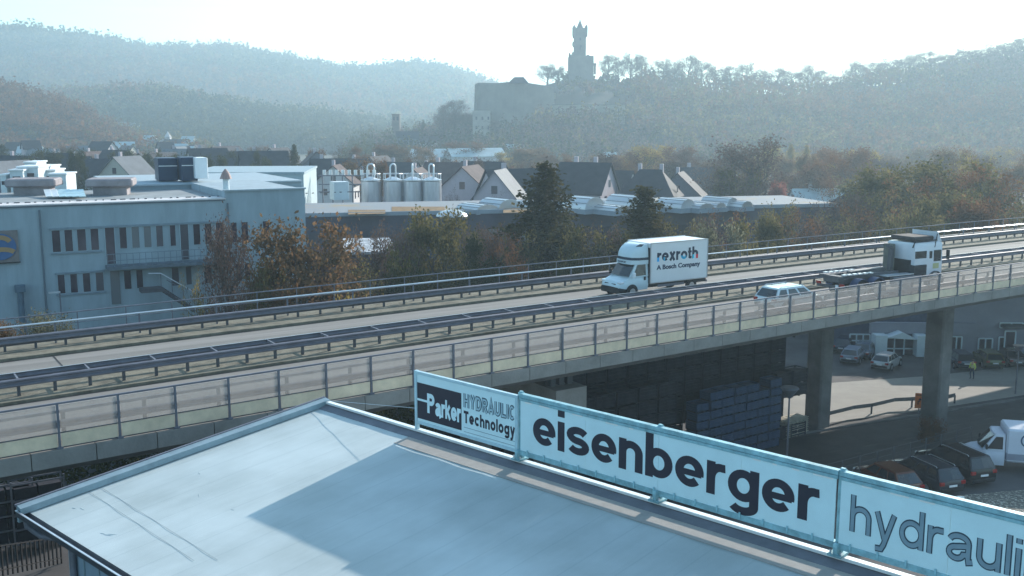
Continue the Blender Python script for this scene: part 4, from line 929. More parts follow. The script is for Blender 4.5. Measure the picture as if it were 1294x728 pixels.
# ================================================================== HOUSES
plaster = [mat('house_plaster_white', (.52, .50, .50), .9, var=.08), mat('house_plaster_pinkish', (.42, .37, .40), .9, var=.08), mat('house_plaster_cream', (.45, .42, .36), .9, var=.08), mat('house_slate_cladding', (.12, .13, .16), .8, var=.15)]
roofs_m = [mat('dark_slate_roof', (.035, .037, .047), .8, var=.3, scale=.6, spec=.2), mat('brown_tile_roof', (.085, .06, .06), .85, var=.3, scale=.6, spec=.2), mat('grey_roof', (.13, .14, .155), .75, var=.2, scale=.5, spec=.2), mat('pale_metal_roof', (.36, .44, .46), .6, var=.15, scale=.4)]
def house(lb, x, ybase_top, Y, w, d, hw, hr_, rz=0.0, wall=0, roof=0, chim=1, group=None, z0=None, hip=False, wins=True, name='house', cat='house'):
    """x, y = pixel of the ridge centre"""
    top = A(x, ybase_top, Y); zt = top[2]; z0_ = zt - hw - hr_
    t = thing(name, lb, cat, (top[0], Y, z0_), rz, group)
    mb = MB(); mb.box((0, 0, hw / 2 - 3), (w, d, hw + 6))
    if not hip: mb.add([(-w / 2, -d / 2, hw), (-w / 2, d / 2, hw), (-w / 2, 0, hw + hr_ - .1), (w / 2, -d / 2, hw), (w / 2, d / 2, hw), (w / 2, 0, hw + hr_ - .1)], [(0, 1, 2), (3, 5, 4), (0, 2, 5, 3), (1, 4, 5, 2)])
    mb.build('wall', plaster[wall], t)
    e = .5; k = (.30 * w if hip else -e * .8); s_ = hr_ / (d / 2)
    P = [(-w / 2 - e * (1 if hip else .8), -d / 2 - e, hw - e * s_), (w / 2 + e * (1 if hip else .8), -d / 2 - e, hw - e * s_), (w / 2 - k, 0, hw + hr_), (-w / 2 + k, 0, hw + hr_), (-w / 2 - e * (1 if hip else .8), d / 2 + e, hw - e * s_), (w / 2 + e * (1 if hip else .8), d / 2 + e, hw - e * s_)]
    V = P + [(a, b, c - .18) for a, b, c in P]
    F = [(0, 1, 2, 3), (5, 4, 3, 2), (6, 9, 8, 7), (11, 8, 9, 10), (0, 6, 7, 1), (4, 5, 11, 10), (0, 3, 4), (1, 5, 2), (6, 10, 9), (7, 8, 11), (0, 4, 10, 6), (1, 7, 11, 5)]
    if not hip: F = [(0, 1, 2, 3), (5, 4, 3, 2), (6, 9, 8, 7), (11, 8, 9, 10), (0, 6, 7, 1), (4, 5, 11, 10), (0, 3, 9, 6), (3, 4, 10, 9), (1, 7, 8, 2), (2, 8, 11, 5)]
    r_ = MB().add(V, F).build('roof', roofs_m[roof], t)
    for c in range(chim): MB().box((-w * .2 + c * w * .4, .3, hw + hr_ + .2), (.7, .6, 1.6)).build('chimney', plaster[1], r_)
    if wins:
        n = max(2, int(w / 3)); rows = [z for z in (1.4, 4.2) if z < hw - .8]
        W = MB().box((0, 0, 0), (1.1, .08, 1.3)).build('window', winglass, t); L = [(-w / 2 + w * (i + .5) / n, -d / 2 - .03, z) for i in range(n) for z in rows] or [(0, -d / 2 - .03, hw * .5)]
        W.location = L[0]; copies(W, L[1:], t)
        G2 = MB().box((0, 0, 0), (.08, 1.0, 1.3)).build('window', winglass, t); L = [(sx_ * (w / 2 + .03), yy, z) for sx_ in (-1, 1) for yy, z in ((-d * .22, hw * .55), (d * .22, hw * .55), (0, hw + hr_ * .25))]
        G2.location = L[0]; copies(G2, L[1:], t)
    return t
H = house
PI2 = math.pi / 2
H('gabled house with a broad pale gable just right of the tanks', 594, 209, 188, 10, 10, 5, 4.5, PI2 - .25, 1, 1)
H('house with steep dark roof and pale gable behind the tanks', 528, 212, 200, 9, 9, 4, 4, PI2 - .1, 0, 1)
H('pale gable peeking above the tanks on their left', 425, 208, 210, 8, 8, 4, 3.5, PI2, 0, 1)
H('pale gabled house with slate roof left of the tall conifer', 652, 213, 180, 11, 9, 4, 4.5, .45, 1, 0)
H('small pale gable right beside the tall conifer trunk', 632, 214, 172, 9, 7, 4, 4.2, PI2 - .2, 1, 2, chim=0)
H('big dark-roofed house with two chimneys behind the rooflights', 740, 205, 190, 9.4, 10, 3.5, 5.0, -.42, 1, 0, chim=2)
H('second dark-roofed house with pale gable right of the two-chimney house', 778, 215, 205, 7, 8, 4, 3.8, -.5, 0, 0)
H('wide dark hipped house with white chimney caps', 822, 214, 190, 10, 11, 3.5, 4.6, -.3, 1, 0, chim=2, hip=True)
H('low dark-roofed house right of the tall bare tree', 1105, 236, 165, 14, 9, 4, 3.4, .25, 1, 0, hip=True)
H('pale metal-roofed house between the bare tree and the bushes', 1040, 238, 230, 14, 8, 4, 2.6, .1, 0, 3)
rnd = random.Random(11)
desc = ['slate-roofed', 'brown-roofed', 'grey-roofed', 'pale-roofed']
row = [(8, 203, 170, 12, 2), (22, 196, 240, 12, 0), (75, 193, 260, 13, 0), (100, 197, 250, 12, 0), (118, 190, 300, 12, 1), (128, 199, 240, 13, 0), (146, 192, 290, 12, 0), (160, 200, 235, 12, 2), (176, 190, 300, 14, 0), (205, 192, 280, 14, 0), (228, 188, 320, 13, 2),
       (262, 188, 290, 15, 0), (285, 187, 300, 16, 0), (310, 188, 290, 14, 0), (333, 192, 260, 13, 0), (352, 187, 300, 12, 0), (398, 190, 290, 12, 1), (415, 201, 240, 11, 0), (455, 198, 270, 15, 1), (478, 200, 260, 14, 0), (505, 203, 250, 16, 0), (545, 204, 240, 14, 0), (562, 207, 230, 12, 1), (610, 205, 230, 12, 0), (690, 215, 215, 10, 0), (760, 214, 240, 12, 1), (860, 220, 205, 12, 0), (880, 214, 240, 12, 0)]
for i, (x, y, Y, w, rf) in enumerate(row):
    y += rnd.uniform(-3, 4); w = w * rnd.uniform(.62, .9)
    nb = 'in the dark roof row beyond the works roof' if x < 260 else ('behind the white hall' if x < 410 else ('behind the tank farm' if x < 570 else 'among the gabled houses behind the hall'))
    H('%s house %s, %s in the row' % (desc[rf], nb, ['first', 'second', 'third', 'fourth', 'fifth', 'sixth', 'seventh', 'eighth', 'ninth', 'tenth', 'eleventh', 'twelfth', 'thirteenth', 'fourteenth', 'fifteenth', 'sixteenth', 'seventeenth', 'eighteenth', 'nineteenth', 'twentieth', 'twenty-first', 'twenty-second', 'twenty-third', 'twenty-fourth', 'twenty-fifth', 'twenty-sixth', 'twenty-seventh', 'twenty-eighth'][i]), x, y, Y, w, 9, 4.6, 4.2, rnd.choice((0.35, -.35, .5, PI2 - .3, -.55, PI2 + .3)), rnd.choice((0, 1, 3, 3, 2)), rf, chim=1, group='houses in the dark roof row')
far = [(38, 185, 420, 9, 3, 0), (55, 188, 400, 11, 2, 1), (108, 184, 430, 12, 2, 3), (142, 168, 620, 9, 1, 0), (152, 179, 560, 14, 3, 2), (158, 154, 820, 14, 2, 0), (148, 155, 830, 8, 3, 0), (170, 156, 830, 8, 3, 0), (200, 176, 600, 24, 2, 0), (221, 176, 590, 12, 0, 3), (190, 171, 650, 8, 3, 0), (232, 183, 520, 9, 1, 0), (238, 172, 640, 8, 3, 2),
       (515, 166, 560, 12, 0, 3), (543, 172, 560, 12, 1, 0), (560, 188, 430, 26, 3, 0), (600, 187, 420, 22, 3, 0), (650, 182, 520, 9, 3, 0), (625, 187, 460, 8, 0, 0), (650, 171, 600, 7, 3, 0), (738, 181, 560, 16, 3, 0), (680, 172, 600, 8, 2, 0), (771, 192, 430, 5, 3, 0), (865, 152, 640, 8, 3, 0)]
lf = ['white cube-like house on the left hill foot', 'grey house below the near wooded hill', 'greenish-grey house roof below the near hill', 'pinkish gabled chapel-like house at the hill foot', 'pale green roofed hall below the hillside', 'middle house of the three on the hillside', 'leftmost house of the three on the hillside', 'rightmost house of the three on the hillside', 'long grey-roofed school-like building at the hill foot', 'dark-roofed block beside the long grey building', 'tiny pale house left of the steeple', 'cream house at the right end of the hill-foot cluster', 'small pale house right of the steeple',
      'steep slate gabled house under the ruined tower', 'pinkish gabled house right of the slate gable', 'long pale blue-roofed hall before the castle rock', 'second pale blue-roofed hall before the castle rock', 'small white house under the fortress wall', 'dark little house at the fortress foot', 'small white house by the wall corner', 'wide pale roof on the castle slope', 'pale house on the castle slope left part', 'small bright white shed above the autumn trees', 'tiny pale house in the woods of the castle hill']
for (x, y, Y, w, rf, wl), lb in zip(far, lf):
    H(lb, x, y, Y, w, w * .62, 4.2, 3.0, rnd.choice((.1, -.2, .3)), wl, rf, chim=0, wins=w > 10)
lh = random.Random(21)
for i in range(26):
    hx = lh.uniform(4, 262); H('small pale house in the scattered settlement at the foot of the left hills', hx, lh.uniform(176, 190), lh.uniform(380, 620), lh.uniform(6, 9), 6, 3.6, 2.8, lh.choice((.3, -.3, PI2 - .2, .6)), lh.choice((0, 1, 2, 3)), lh.choice((0, 0, 1, 2, 3)), chim=0, wins=False, group='small houses at the foot of the left hills')
# steeple
t = thing('church_steeple', 'small white church steeple at the foot of the left hill', 'steeple', A(212.5, 178, 640)); h = A(212.5, 166, 640)[2] - t.location.z
MB().box((0, 0, h * .2 - 2), (3.2, 3.2, h * .4 + 4)).build('tower', plaster[0], t); mb = MB(); mb.cyl((0, 0, h * .7), 2.3, h * .6, 8, r2=.05); mb.build('spire', plaster[0], t)
# ruined tower
t = thing('square_tower', 'square brown masonry tower on the slope left of the fortress wall', 'tower', A(501, 172, 600)); h = A(501, 145, 600)[2] - t.location.z; stone = mat('brown_tower_stone', (.16, .12, .10), .95, var=.3, scale=.2)
MB().box((0, 0, h / 2 - 3), (4.4, 4.4, h + 6)).build('shaft', stone, t)
mb = MB(); [mb.box((dx, -2.22, h * .82), (1.1, .06, 2.0)) for dx in (-1.1, 1.1)]; mb.build('opening', winglass, t); MB().box((0, 0, h + .2), (4.9, 4.9, .5)).build('cornice', stone, t)
# ================================================================== CASTLE
cst = mat('castle_stone', (.13, .115, .10), .95, var=.3, scale=.15, bump=.3, bscale=1)
fort = thing('fortress_wall', 'massive fortress retaining wall with an overgrown crest left of the castle tower', 'wall', A(650, 190, 568)); o = fort.location
def loc(p): return (p[0] - o[0], p[1] - o[1], p[2] - o[2])
top = [(600, 107, 568), (604, 104.5, 568), (628, 105, 562), (650, 103, 558), (662, 104, 560), (682, 107, 568), (700, 110, 578)]
bot = [(597.5, 195, 568), (602, 196, 566), (628, 196, 558), (650, 196, 554), (662, 196, 556), (682, 196, 564), (704, 196, 576)]
Vv = [loc(A(*p)) for p in top] + [loc(A(*p)) for p in bot]; n = len(top); Vb = [(x, y + 60, z) for x, y, z in Vv]
mb = MB(); mb.add(Vv + Vb, [(i, i + 1, n + i + 1, n + i) for i in range(n - 1)] + [(i + 1, i, 2 * n + i, 2 * n + i + 1) for i in range(n - 1)] + [(0, n, 3 * n, 2 * n), (n - 1, 2 * n - 1 + 2 * n, 3 * n - 1 + 0, 2 * n - 1)][:1] + [(n - 1, 3 * n - 1, 4 * n - 1, 2 * n - 1)])
mb.build('wall', mat('fortress_stone', (.17, .155, .135), .95, var=.25, scale=.12, bump=.4, bscale=.8), fort)
a = A(598, 140, 564); b = A(620, 183, 564)
MB().box(((a[0] + b[0]) / 2 - o[0], 564 - o[1] - 4, (a[2] + b[2]) / 2 - o[2] - 4), (b[0] - a[0], 10, a[2] - b[2] + 8)).build('bastion', mat('paler_masonry', (.33, .30, .26), .95, var=.2, scale=.2), fort)
mb = MB(); [mb.box((a[0] + dx - o[0], 555 - o[1] - .03, a[2] - dz - o[2]), (1.0, .08, 1.6)) for dx in (2, 5.2, 8.4) for dz in (4, 9)]; mb.build('window', winglass, fort)
p = A(655, 103, 560)
mb = MB(); w = 5.5; mb.add([loc((p[0] - w, 556, p[2] - 1)), loc((p[0] + w, 556, p[2] - 1)), loc((p[0] + w * .5, 562, p[2] + 2.4)), loc((p[0] - w * .4, 562, p[2] + 2.4)), loc((p[0] - w, 568, p[2] - 1)), loc((p[0] + w, 568, p[2] - 1))], [(0, 1, 2, 3), (5, 4, 3, 2), (0, 3, 4), (1, 5, 2), (0, 4, 5, 1)]); mb.build('small_roof', roofs_m[0], fort)
def terrace(lb, x0, x1, y0, y1, Y, m):
    a = A(x0, y0, Y); b = A(x1, y1, Y); t = thing('terrace_wall', lb, 'wall', ((a[0] + b[0]) / 2, Y, b[2] - 6))
    MB().box((0, 8, (a[2] - b[2] + 6) / 2), (b[0] - a[0], 16, a[2] - b[2] + 6), bev=.3).build('masonry', m, t); 
    MB().box((0, .2, a[2] - b[2] + 6.2), (b[0] - a[0] + .4, 1.2, .5)).build('coping', cst, t)
terrace('long pale terrace wall halfway up the castle hill', 697, 790, 133, 149, 576, mat('terrace_stone', (.26, .24, .2), .95, var=.2, scale=.2))
terrace('shorter terrace wall just below the castle yard', 668, 702, 117, 128, 622, MAT['terrace_stone'])
# the tower itself
TW = 672
tw = thing('castle_tower', 'slender castle tower with corner turrets and pointed spire on the hilltop', 'tower', A(733, 100, TW)); o = tw.location
def X(px): return A(px, 80, TW)[0] - o[0]
def Zt(py): return A(733, py, TW)[2] - o[2]
def tb(name, x0, x1, y0, y1, d, m=cst, dy=0, rz=0):
    mb = MB(); mb.box(((X(x0) + X(x1)) / 2, dy, (Zt(y0) + Zt(y1)) / 2), (X(x1) - X(x0), d, Zt(y0) - Zt(y1)), rz); return mb.build(name, m, tw)
tb('base', 718.5, 749, 71.5, 112, 17)
mb = MB()
for x0, x1, y0 in ((718.5, 722, 69.5), (722.5, 725.5, 66.5), (741, 744, 70), (745, 748, 72), (718.5, 720, 67.5)): mb.box(((X(x0) + X(x1)) / 2, -2, Zt(y0) / 2 + Zt(76) / 2), (X(x1) - X(x0), 6, Zt(y0) - Zt(76)))
mb.build('battlement', cst, tw)
tb('shaft', 725, 739.8, 44, 73, 8.2)
mb = MB()
for k, (x0, x1, y0, y1) in enumerate(((724.4, 740.4, 44.5, 47), (723.9, 740.9, 36, 44.5))): mb.box(((X(x0) + X(x1)) / 2, 0, (Zt(y0) + Zt(y1)) / 2), (X(x1) - X(x0), X(x1) - X(x0), Zt(y0) - Zt(y1)))
for k in range(5):
    if k % 2 == 0: mb.box((X(726) + (X(739) - X(726)) * k / 4, -4.3, Zt(35.4)), (1.0, .6, .9))
mb.build('upper_stage', cst, tw)
for sx_ in (-1, 1):
    for sy in (-1, 1):
        cxx = X(732.4) + sx_ * (X(740) - X(732.4)); m_ = MB(); cyy = sy * (X(740) - X(732.4))
        m_.cyl((cxx, cyy, (Zt(45) + Zt(48)) / 2), .3, Zt(45) - Zt(48), 10, r2=.85); m_.cyl((cxx, cyy, (Zt(35) + Zt(45)) / 2), .85, Zt(35) - Zt(45), 10); m_.cyl((cxx, cyy, (Zt(31.5) + Zt(35)) / 2), 1.0, Zt(31.5) - Zt(35), 10, r2=.06); m_.build('turret', cst, tw)
mb = MB(); mb.cyl((X(732.4), 0, (Zt(25.5) + Zt(36)) / 2), 2.3, Zt(25.5) - Zt(36), 8, r2=.25); mb.cyl((X(732.4), 0, Zt(23.8)), .12, 2.2, 6); mb.cyl((X(732.4), 0, Zt(25.2)), .4, .5, 8); mb.build('spire', roofs_m[0], tw)
mb = MB(); mb.cyl((X(724.4), -1, Zt(56)), .9, 2.6, 8); mb.cyl((X(724.4), -1, Zt(58.8)), .15, 1.4, 8, r2=.9); mb.cyl((X(724.4), -1, Zt(53.5)), .9, 1.2, 8, r2=.1); mb.build('oriel', cst, tw)
mb = MB(); [mb.box((X(732.4), -4.13, Zt(y)), (.8, .1, 1.7)) for y in (50, 62)]; mb.cyl((X(733.2), -4.14, Zt(59)), .7, .1, 14, axis='y'); mb.build('window', winglass, tw)
# ruin arches on the right of the tower
ra = thing('ruin_arch', 'broken stone arch standing right of the castle tower', 'ruin', A(750, 100, TW)); o2 = ra.location
mb = MB()
def rbx(x0, x1, y0, y1, d=3):
    a = A(x0, y0, TW); b = A(x1, y1, TW); mb.box(((a[0] + b[0]) / 2 - o2[0], 2, (a[2] + b[2]) / 2 - o2[2]), (b[0] - a[0], d, a[2] - b[2]), bev=.15)
rbx(742, 745.5, 72, 98); rbx(745.5, 749, 74, 98); rbx(746, 748.7, 72.5, 75, 2.5); rbx(749.2, 750.2, 79, 84); rbx(751, 753.2, 79.5, 94); rbx(749, 753.6, 80, 82.5, 2.8)
mb.build('masonry', cst, ra)
# ================================================================== CAR DEALER + RIGHT BACKGROUND UNDER THE BRIDGE
def wallY(x, y, Y): return A(x, y, Y)
cd = thing('car_showroom', 'grey car showroom with white-framed glass front seen under the bridge', 'building', (A(1050, 440, 101)[0], 101, -3.0), -.05)
sgm = mat('showroom_grey', (.26, .26, .31), .85, var=.12, scale=.4); wht = mat('showroom_white', (.60, .68, .72), .6, var=.05)
z1 = 6.6; x_l = 0; Wd = 46
MB().box(((Wd + 11) / 2, 6, z1 / 2), (Wd - 11, 12, z1)).build('wall', sgm, cd)
MB().box((5.5, 7, 3.0), (11, 10, 6.0)).build('annex', mat('annex_blue_glass_wall', (.08, .10, .16), .5, var=.2), cd)
def cx_(px): return (A(px, 440, 100)[0] - A(1050, 440, 101)[0])
def cz_(py, px=1120): return A(px, py, 100)[2] + 3
fr = MB()
for a, b in ((1102, 1116.5), (1153, 1166)): fr.box(((cx_(a) + cx_(b)) / 2, -1.2, cz_(453) / 2 + cz_(421) / 2 - .3), (cx_(b) - cx_(a), 1.6, cz_(421) - cz_(453) + .6))
fr.add([(cx_(1116), -2.0, cz_(424)), (cx_(1153), -2.0, cz_(426)), (cx_(1134), -2.0, cz_(417)), (cx_(1116), -.4, cz_(424)), (cx_(1153), -.4, cz_(426)), (cx_(1134), -.4, cz_(417))], [(0, 1, 2), (5, 4, 3), (0, 3, 4, 1), (1, 4, 5, 2), (2, 5, 3, 0)])
fr.build('portal', wht, cd)
def glz(name, x0, x1, y0, y1, cols, rows, par=cd, off=-1.0, m=winglass, fm=wht):
    a0, a1, zz0, zz1 = cx_(x0), cx_(x1), cz_(y1), cz_(y0)
    f = MB()
    for k in range(cols + 1): f.box((a0 + (a1 - a0) * k / cols, off - .06, (zz0 + zz1) / 2), (.12, .1, zz1 - zz0))
    for k in range(rows + 1): f.box(((a0 + a1) / 2, off - .055, zz0 + (zz1 - zz0) * k / rows), (a1 - a0, .1, .12))
    fo = f.build(name, fm, par); MB().box(((a0 + a1) / 2, off + .02, (zz0 + zz1) / 2), (a1 - a0, .06, zz1 - zz0)).build('pane', m, fo)
glz('window', 1117, 1153, 426, 453, 3, 2)
glz('window', 1076, 1101, 424, 440, 3, 2, off=-.25)
glz('window', 1203, 1216, 426, 446, 2, 1, off=-.12); glz('window', 1237, 1254, 428, 442, 2, 1, off=-.12); glz('window', 1262, 1276, 426, 446, 1, 1, off=-.12)
glz('door', 1268, 1281, 418, 442, 1, 1, off=-.3); glz('window', 1262, 1290, 408, 414, 2, 1, off=-.12)
MB().box((cx_(1276), -.9, cz_(411)), (cx_(1290) - cx_(1262), 1.6, .25)).build('canopy', steel_d, cd)
MB().box((cx_(1165) , -.4, cz_(415)), (cx_(1230) - cx_(1100), .5, 1.1)).build('sign_band', sgm, cd)
# ================================================================== VEHICLES
def paint(name, col): 
    m = mat('car_paint_' + name, col, .18, .15, var=.03, scale=.8, spec=.6); return m
def wheel(parent, x, y, r=.33, w=.22, rimm=None):
    s = 1 if y > 0 else -1
    t_ = MB(); n = 24; rings = []
    for yy, rr in ((-w / 2, r * .66), (-w / 2, r * .94), (-w / 2 + .03, r), (w / 2 - .03, r), (w / 2, r * .94), (w / 2, r * .66)):
        rings.append([(rr * math.cos(2 * math.pi * k / n), yy, rr * math.sin(2 * math.pi * k / n)) for k in range(n)])
    t_.loft(rings); o = t_.build('wheel', rubber, parent, smooth=True); o.location = (x, y, r)
    m_ = MB(); m_.cyl((0, s * (w / 2 - .01), 0), r * .64, .03, 20, axis='y')
    for k in range(5): a = 2 * math.pi * k / 5; m_.box((r * .33 * math.cos(a), s * (w / 2 + .012), r * .33 * math.sin(a)), (.05, .02, .05))
    m_.cyl((0, s * (w / 2 + .012), 0), r * .16, .03, 10, axis='y'); m_.build('rim', rimm or silver, o); return o
def car(label, loc, rz, pm, L=4.4, W=1.8, Hh=1.48, style='hatch', cat='car', name='parked_car', group=None, rails_=False):
    """x = forward, body centred on the origin; lower body, cabin, glass, lights, wheels"""
    t = thing(name, label, cat, loc, rz, group); hw = W / 2; f, b = L / 2, -L / 2; belt = Hh * .62
    hood = belt * .98; tail = {'hatch': belt * 1.06, 'estate': belt * 1.06, 'suv': belt * 1.08, 'sedan': belt * 1.0}[style]
    # lower body: stations (x, z bottom, z top, half width)
    St = [(b, .45, tail * .78, hw * .80), (b + .06, .30, tail * .93, hw * .90), (b + .35, .24, tail, hw * .97), (b + L * .2, .2, tail, hw), (0, .18, belt * 1.02, hw), (f - L * .30, .18, belt * 1.0, hw), (f - L * .2, .2, hood, hw * .99), (f - .5, .22, hood * .90, hw * .95), (f - .12, .26, hood * .78, hw * .86), (f, .34, hood * .62, hw * .74)]
    rings = []
    for x, zb, zt, w in St:
        h = zt - zb
        rings.append([(x, -w * .90, zb), (x, -w, zb + h * .25), (x, -w * 1.0, zb + h * .62), (x, -w * .95, zb + h * .90), (x, -w * .80, zt), (x, 0, zt + .03), (x, w * .80, zt), (x, w * .95, zb + h * .90), (x, w, zb + h * .62), (x, w, zb + h * .25), (x, w * .90, zb)])
    MB().loft(rings).build('body', pm, t, smooth=True)
    # cabin
    xr0 = {'hatch': b + .12, 'estate': b + .10, 'suv': b + .10, 'sedan': b + .75}[style]; xr1 = {'hatch': b + .62, 'estate': b + .45, 'suv': b + .42, 'sedan': b + 1.4}[style]
    xw0, xw1 = f - L * .245, f - L * .40; wb, wr = hw * .90, hw * .70; z0, z1 = belt * .99, Hh
    def ring(k, ex=0):   # k 0..1 up the cabin
        return [(xr0 + (xr1 - xr0) * k, -(wb + (wr - wb) * k)), (xw0 + (xw1 - xw0) * k, -(wb + (wr - wb) * k)), (xw0 + (xw1 - xw0) * k + .10 * (1 - k), 0), (xw0 + (xw1 - xw0) * k, wb + (wr - wb) * k), (xr0 + (xr1 - xr0) * k, wb + (wr - wb) * k), (xr0 + (xr1 - xr0) * k - .04, 0)]
    MB().loft([[(x, y, z0 + (z1 - .06 - z0) * k) for x, y in ring(k)] for k in (0, .5, 1)] + [[(x * .985 + .0, y * .9, z1) for x, y in ring(1)]]).build('cabin', pm, t, smooth=True)
    # glass pieces slightly proud of the cabin
    def P(side, u, k, o=.012):  # side -1/1 : along u 0(rear)..1(front)
        xa = xr0 + (xr1 - xr0) * k; xb = xw0 + (xw1 - xw0) * k; return (xa + (xb - xa) * u, side * (wb + (wr - wb) * k + o), z0 + (z1 - .06 - z0) * k)
    wins = [(.05, .30), (.34, .62), (.66, .95)] if style != 'sedan' else [(.08, .48), (.54, .94)]
    for s in (-1, 1):
        m_ = MB()
        for u0, u1 in wins:
            q = [P(s, u0, .14), P(s, u1, .14), P(s, u1 - .02, .93), P(s, u0 + .02, .93)]; m_.add(q + [(x, y - s * .02, z) for x, y, z in q], [(0, 1, 2, 3), (7, 6, 5, 4), (0, 4, 5, 1), (1, 5, 6, 2), (2, 6, 7, 3), (3, 7, 4, 0)])
        m_.build('side_window', glassd, t)
    def scr(xa0, xa1, sgn_, nm):
        q = []
        for k in (.10, .95):
            x = xa0 + (xa1 - xa0) * k; w = (wb + (wr - wb) * k) * .90; z = z0 + (z1 - .06 - z0) * k
            q.append([(x + sgn_ * .02, -w, z), (x + sgn_ * (.03 + .09 * (1 - k) if sgn_ > 0 else .06), 0, z), (x + sgn_ * .02, w, z)])
        m_ = MB(); m_.add(q[0] + q[1], [(0, 1, 4, 3), (1, 2, 5, 4)]); m_.build(nm, glassd, t)
    scr(xw0, xw1, 1, 'windscreen'); scr(xr0, xr1, -1, 'rear_window')
    for x in (f - L * .19, b + L * .20):
        for s in (-1, 1):
            m_ = MB(); m_.cyl((x, s * (hw - .02), .34), .40, .06, 20, axis='y'); m_.build('wheel_arch', black, t); wheel(t, x, s * (hw - .08))
    for s in (-1, 1):
        MB().box((b + .05, s * hw * .74, tail * .80), (.14, .30, .20), bev=.03).build('tail_light', lampred, t)
        MB().box((f - .16, s * hw * .66, hood * .70), (.22, .34, .14), bev=.04).build('headlight', lampwhite, t)
        MB().box((xw0 - .25, s * (hw + .08), belt + .07), (.12, .2, .13), bev=.03).build('mirror', pm, t)
    MB().box((b + .02, 0, .46), (.10, W * .82, .22), bev=.04).build('bumper', black, t); MB().box((b - .02, 0, tail * .66), (.03, .5, .11)).build('number_plate', white, t)
    MB().box((f - .03, 0, .42), (.10, W * .6, .2), bev=.04).build('grille', black, t)
    if rails_:
        for s in (-1, 1):
            m_ = MB(); m_.tube([(xr1 + .15, s * wr * .92, z1 + .0), (xr1 + .25, s * wr * .92, z1 + .06), (xw1 - .25, s * wr * .92, z1 + .06), (xw1 - .1, s * wr * .92, z1)], .022, 6); m_.build('roof_rail', silver, t)
    for k in (-.06, .25): pass
    MB().box((-.35, -hw * .995, belt * .80), (.16, .03, .03)).build('door_handle', pm, t)
    return t
def tsolve(px, n, z):
    lo, hi = -20, 150
    for _ in range(50):
        m = (lo + hi) / 2
        if project(B(m, n, z))[0] < px: lo = m
        else: hi = m
    return lo
# estate car on the bridge, driving to the right
tr_, tf_ = tsolve(951, 41.4, 9.9), tsolve(1027, 40.2, 9.9)
nL = 40.5
print('estate', tr_, tf_, project(B(tf_, 40.2, 10.5)))
car('silvery white estate car driving on the near carriageway behind the hook-lift truck', B((tr_ + 4.35 / 2), nL, 9.004), TH, paint('silver_white', (.55, .62, .64)), 4.35, 1.82, 1.44, 'estate', name='estate_car', rails_=True)
# ---------------- box truck, driving to the left (x forward = -t)
trf, trr = tsolve(755, 48.6, 9.6), tsolve(893, 48.6, 10.2)
print('boxtruck', trf, trr, tsolve(818, 48.6, 10))
BL = 7.15
bt = thing('box_truck', 'white box truck with rounded roof deflector and side lettering, driving left on the bridge', 'truck', B(trr - BL / 2, 49.65, 9.004), TH + math.pi)
wp = mat('truck_white', (.70, .71, .72), .45, var=.04, scale=.6); cabw = mat('cab_pale_blue_white', (.56, .66, .70), .3, .05, var=.03)
# local: x forward, y left. camera sees the left side (+y) : check -> rotated by pi, local +y points to -n (towards camera)
xf, xb = BL / 2, -BL / 2; W = 2.02; hw = W / 2; bx0, bx1 = xb, xb + 4.85; bh0, bh1 = .78, 3.28
MB().box(((bx0 + bx1) / 2, 0, (bh0 + bh1) / 2), (bx1 - bx0, 2.2, bh1 - bh0), bev=.03).build('box_body', wp, bt)
mb = MB(); [mb.bar((bx0, s * 1.1, z), (bx1, s * 1.1, z), .05, .06) for s in (-1, 1) for z in (bh0, bh1)]
[mb.box((x, s * 1.1, (bh0 + bh1) / 2), (.06, .05, bh1 - bh0)) for s in (-1, 1) for x in (bx0 + .02, bx1 - .02)]; mb.build('box_edging', silver, bt)
mb = MB(); mb.box((bx1 + .02, 0, 1.9), (.06, 2.16, 2.2)); mb.build('box_front_edge', black, bt)
# cab stations front -> back
def cabring(x, zb, zt, w, crown=.05): 
    h = zt - zb; return [(x, -w * .94, zb), (x, -w, zb + h * .3), (x, -w * .99, zb + h * .75), (x, -w * .90, zt - .02), (x, 0, zt + crown), (x, w * .90, zt - .02), (x, w * .99, zb + h * .75), (x, w, zb + h * .3), (x, w * .94, zb)]
cab0 = bx1 + .06
St = [(cab0, .42, 1.30, hw), (xf - 1.15, .38, 1.28, hw), (xf - .85, .36, 1.24, hw), (xf - .45, .32, 1.10, hw * .98), (xf - .12, .30, .98, hw * .92), (xf, .34, .78, hw * .82)]
MB().loft([cabring(*s) for s in St]).build('cab_body', cabw, bt, smooth=True)
gz0, gz1 = 1.24, 2.16
ca = [(cab0, -hw * .98), (xf - .80, -hw * .95), (xf - .72, 0), (xf - .80, hw * .95), (cab0, hw * .98)]; cb = [(cab0, -hw * .90), (xf - 1.42, -hw * .84), (xf - 1.36, 0), (xf - 1.42, hw * .84), (cab0, hw * .90)]
MB().loft([[(x, y, gz0) for x, y in ca], [(x, y, gz1) for x, y in cb], [(x, y, gz1 + .12) for x, y in cb]]).build('cab_upper', cabw, bt, smooth=True)
def lerp2(a, b, k): return tuple(a[i] + (b[i] - a[i]) * k for i in range(3))
q = [(xf - .785, -hw * .88, gz0 + .05), (xf - .70, 0, gz0 + .05), (xf - .785, hw * .88, gz0 + .05), (xf - 1.36, hw * .78, gz1 - .06), (xf - 1.30, 0, gz1 - .06), (xf - 1.36, -hw * .78, gz1 - .06)]
MB().add([(x + .03, y, z) for x, y, z in q], [(0, 1, 4, 5), (1, 2, 3, 4)]).build('windscreen', glassd, bt)
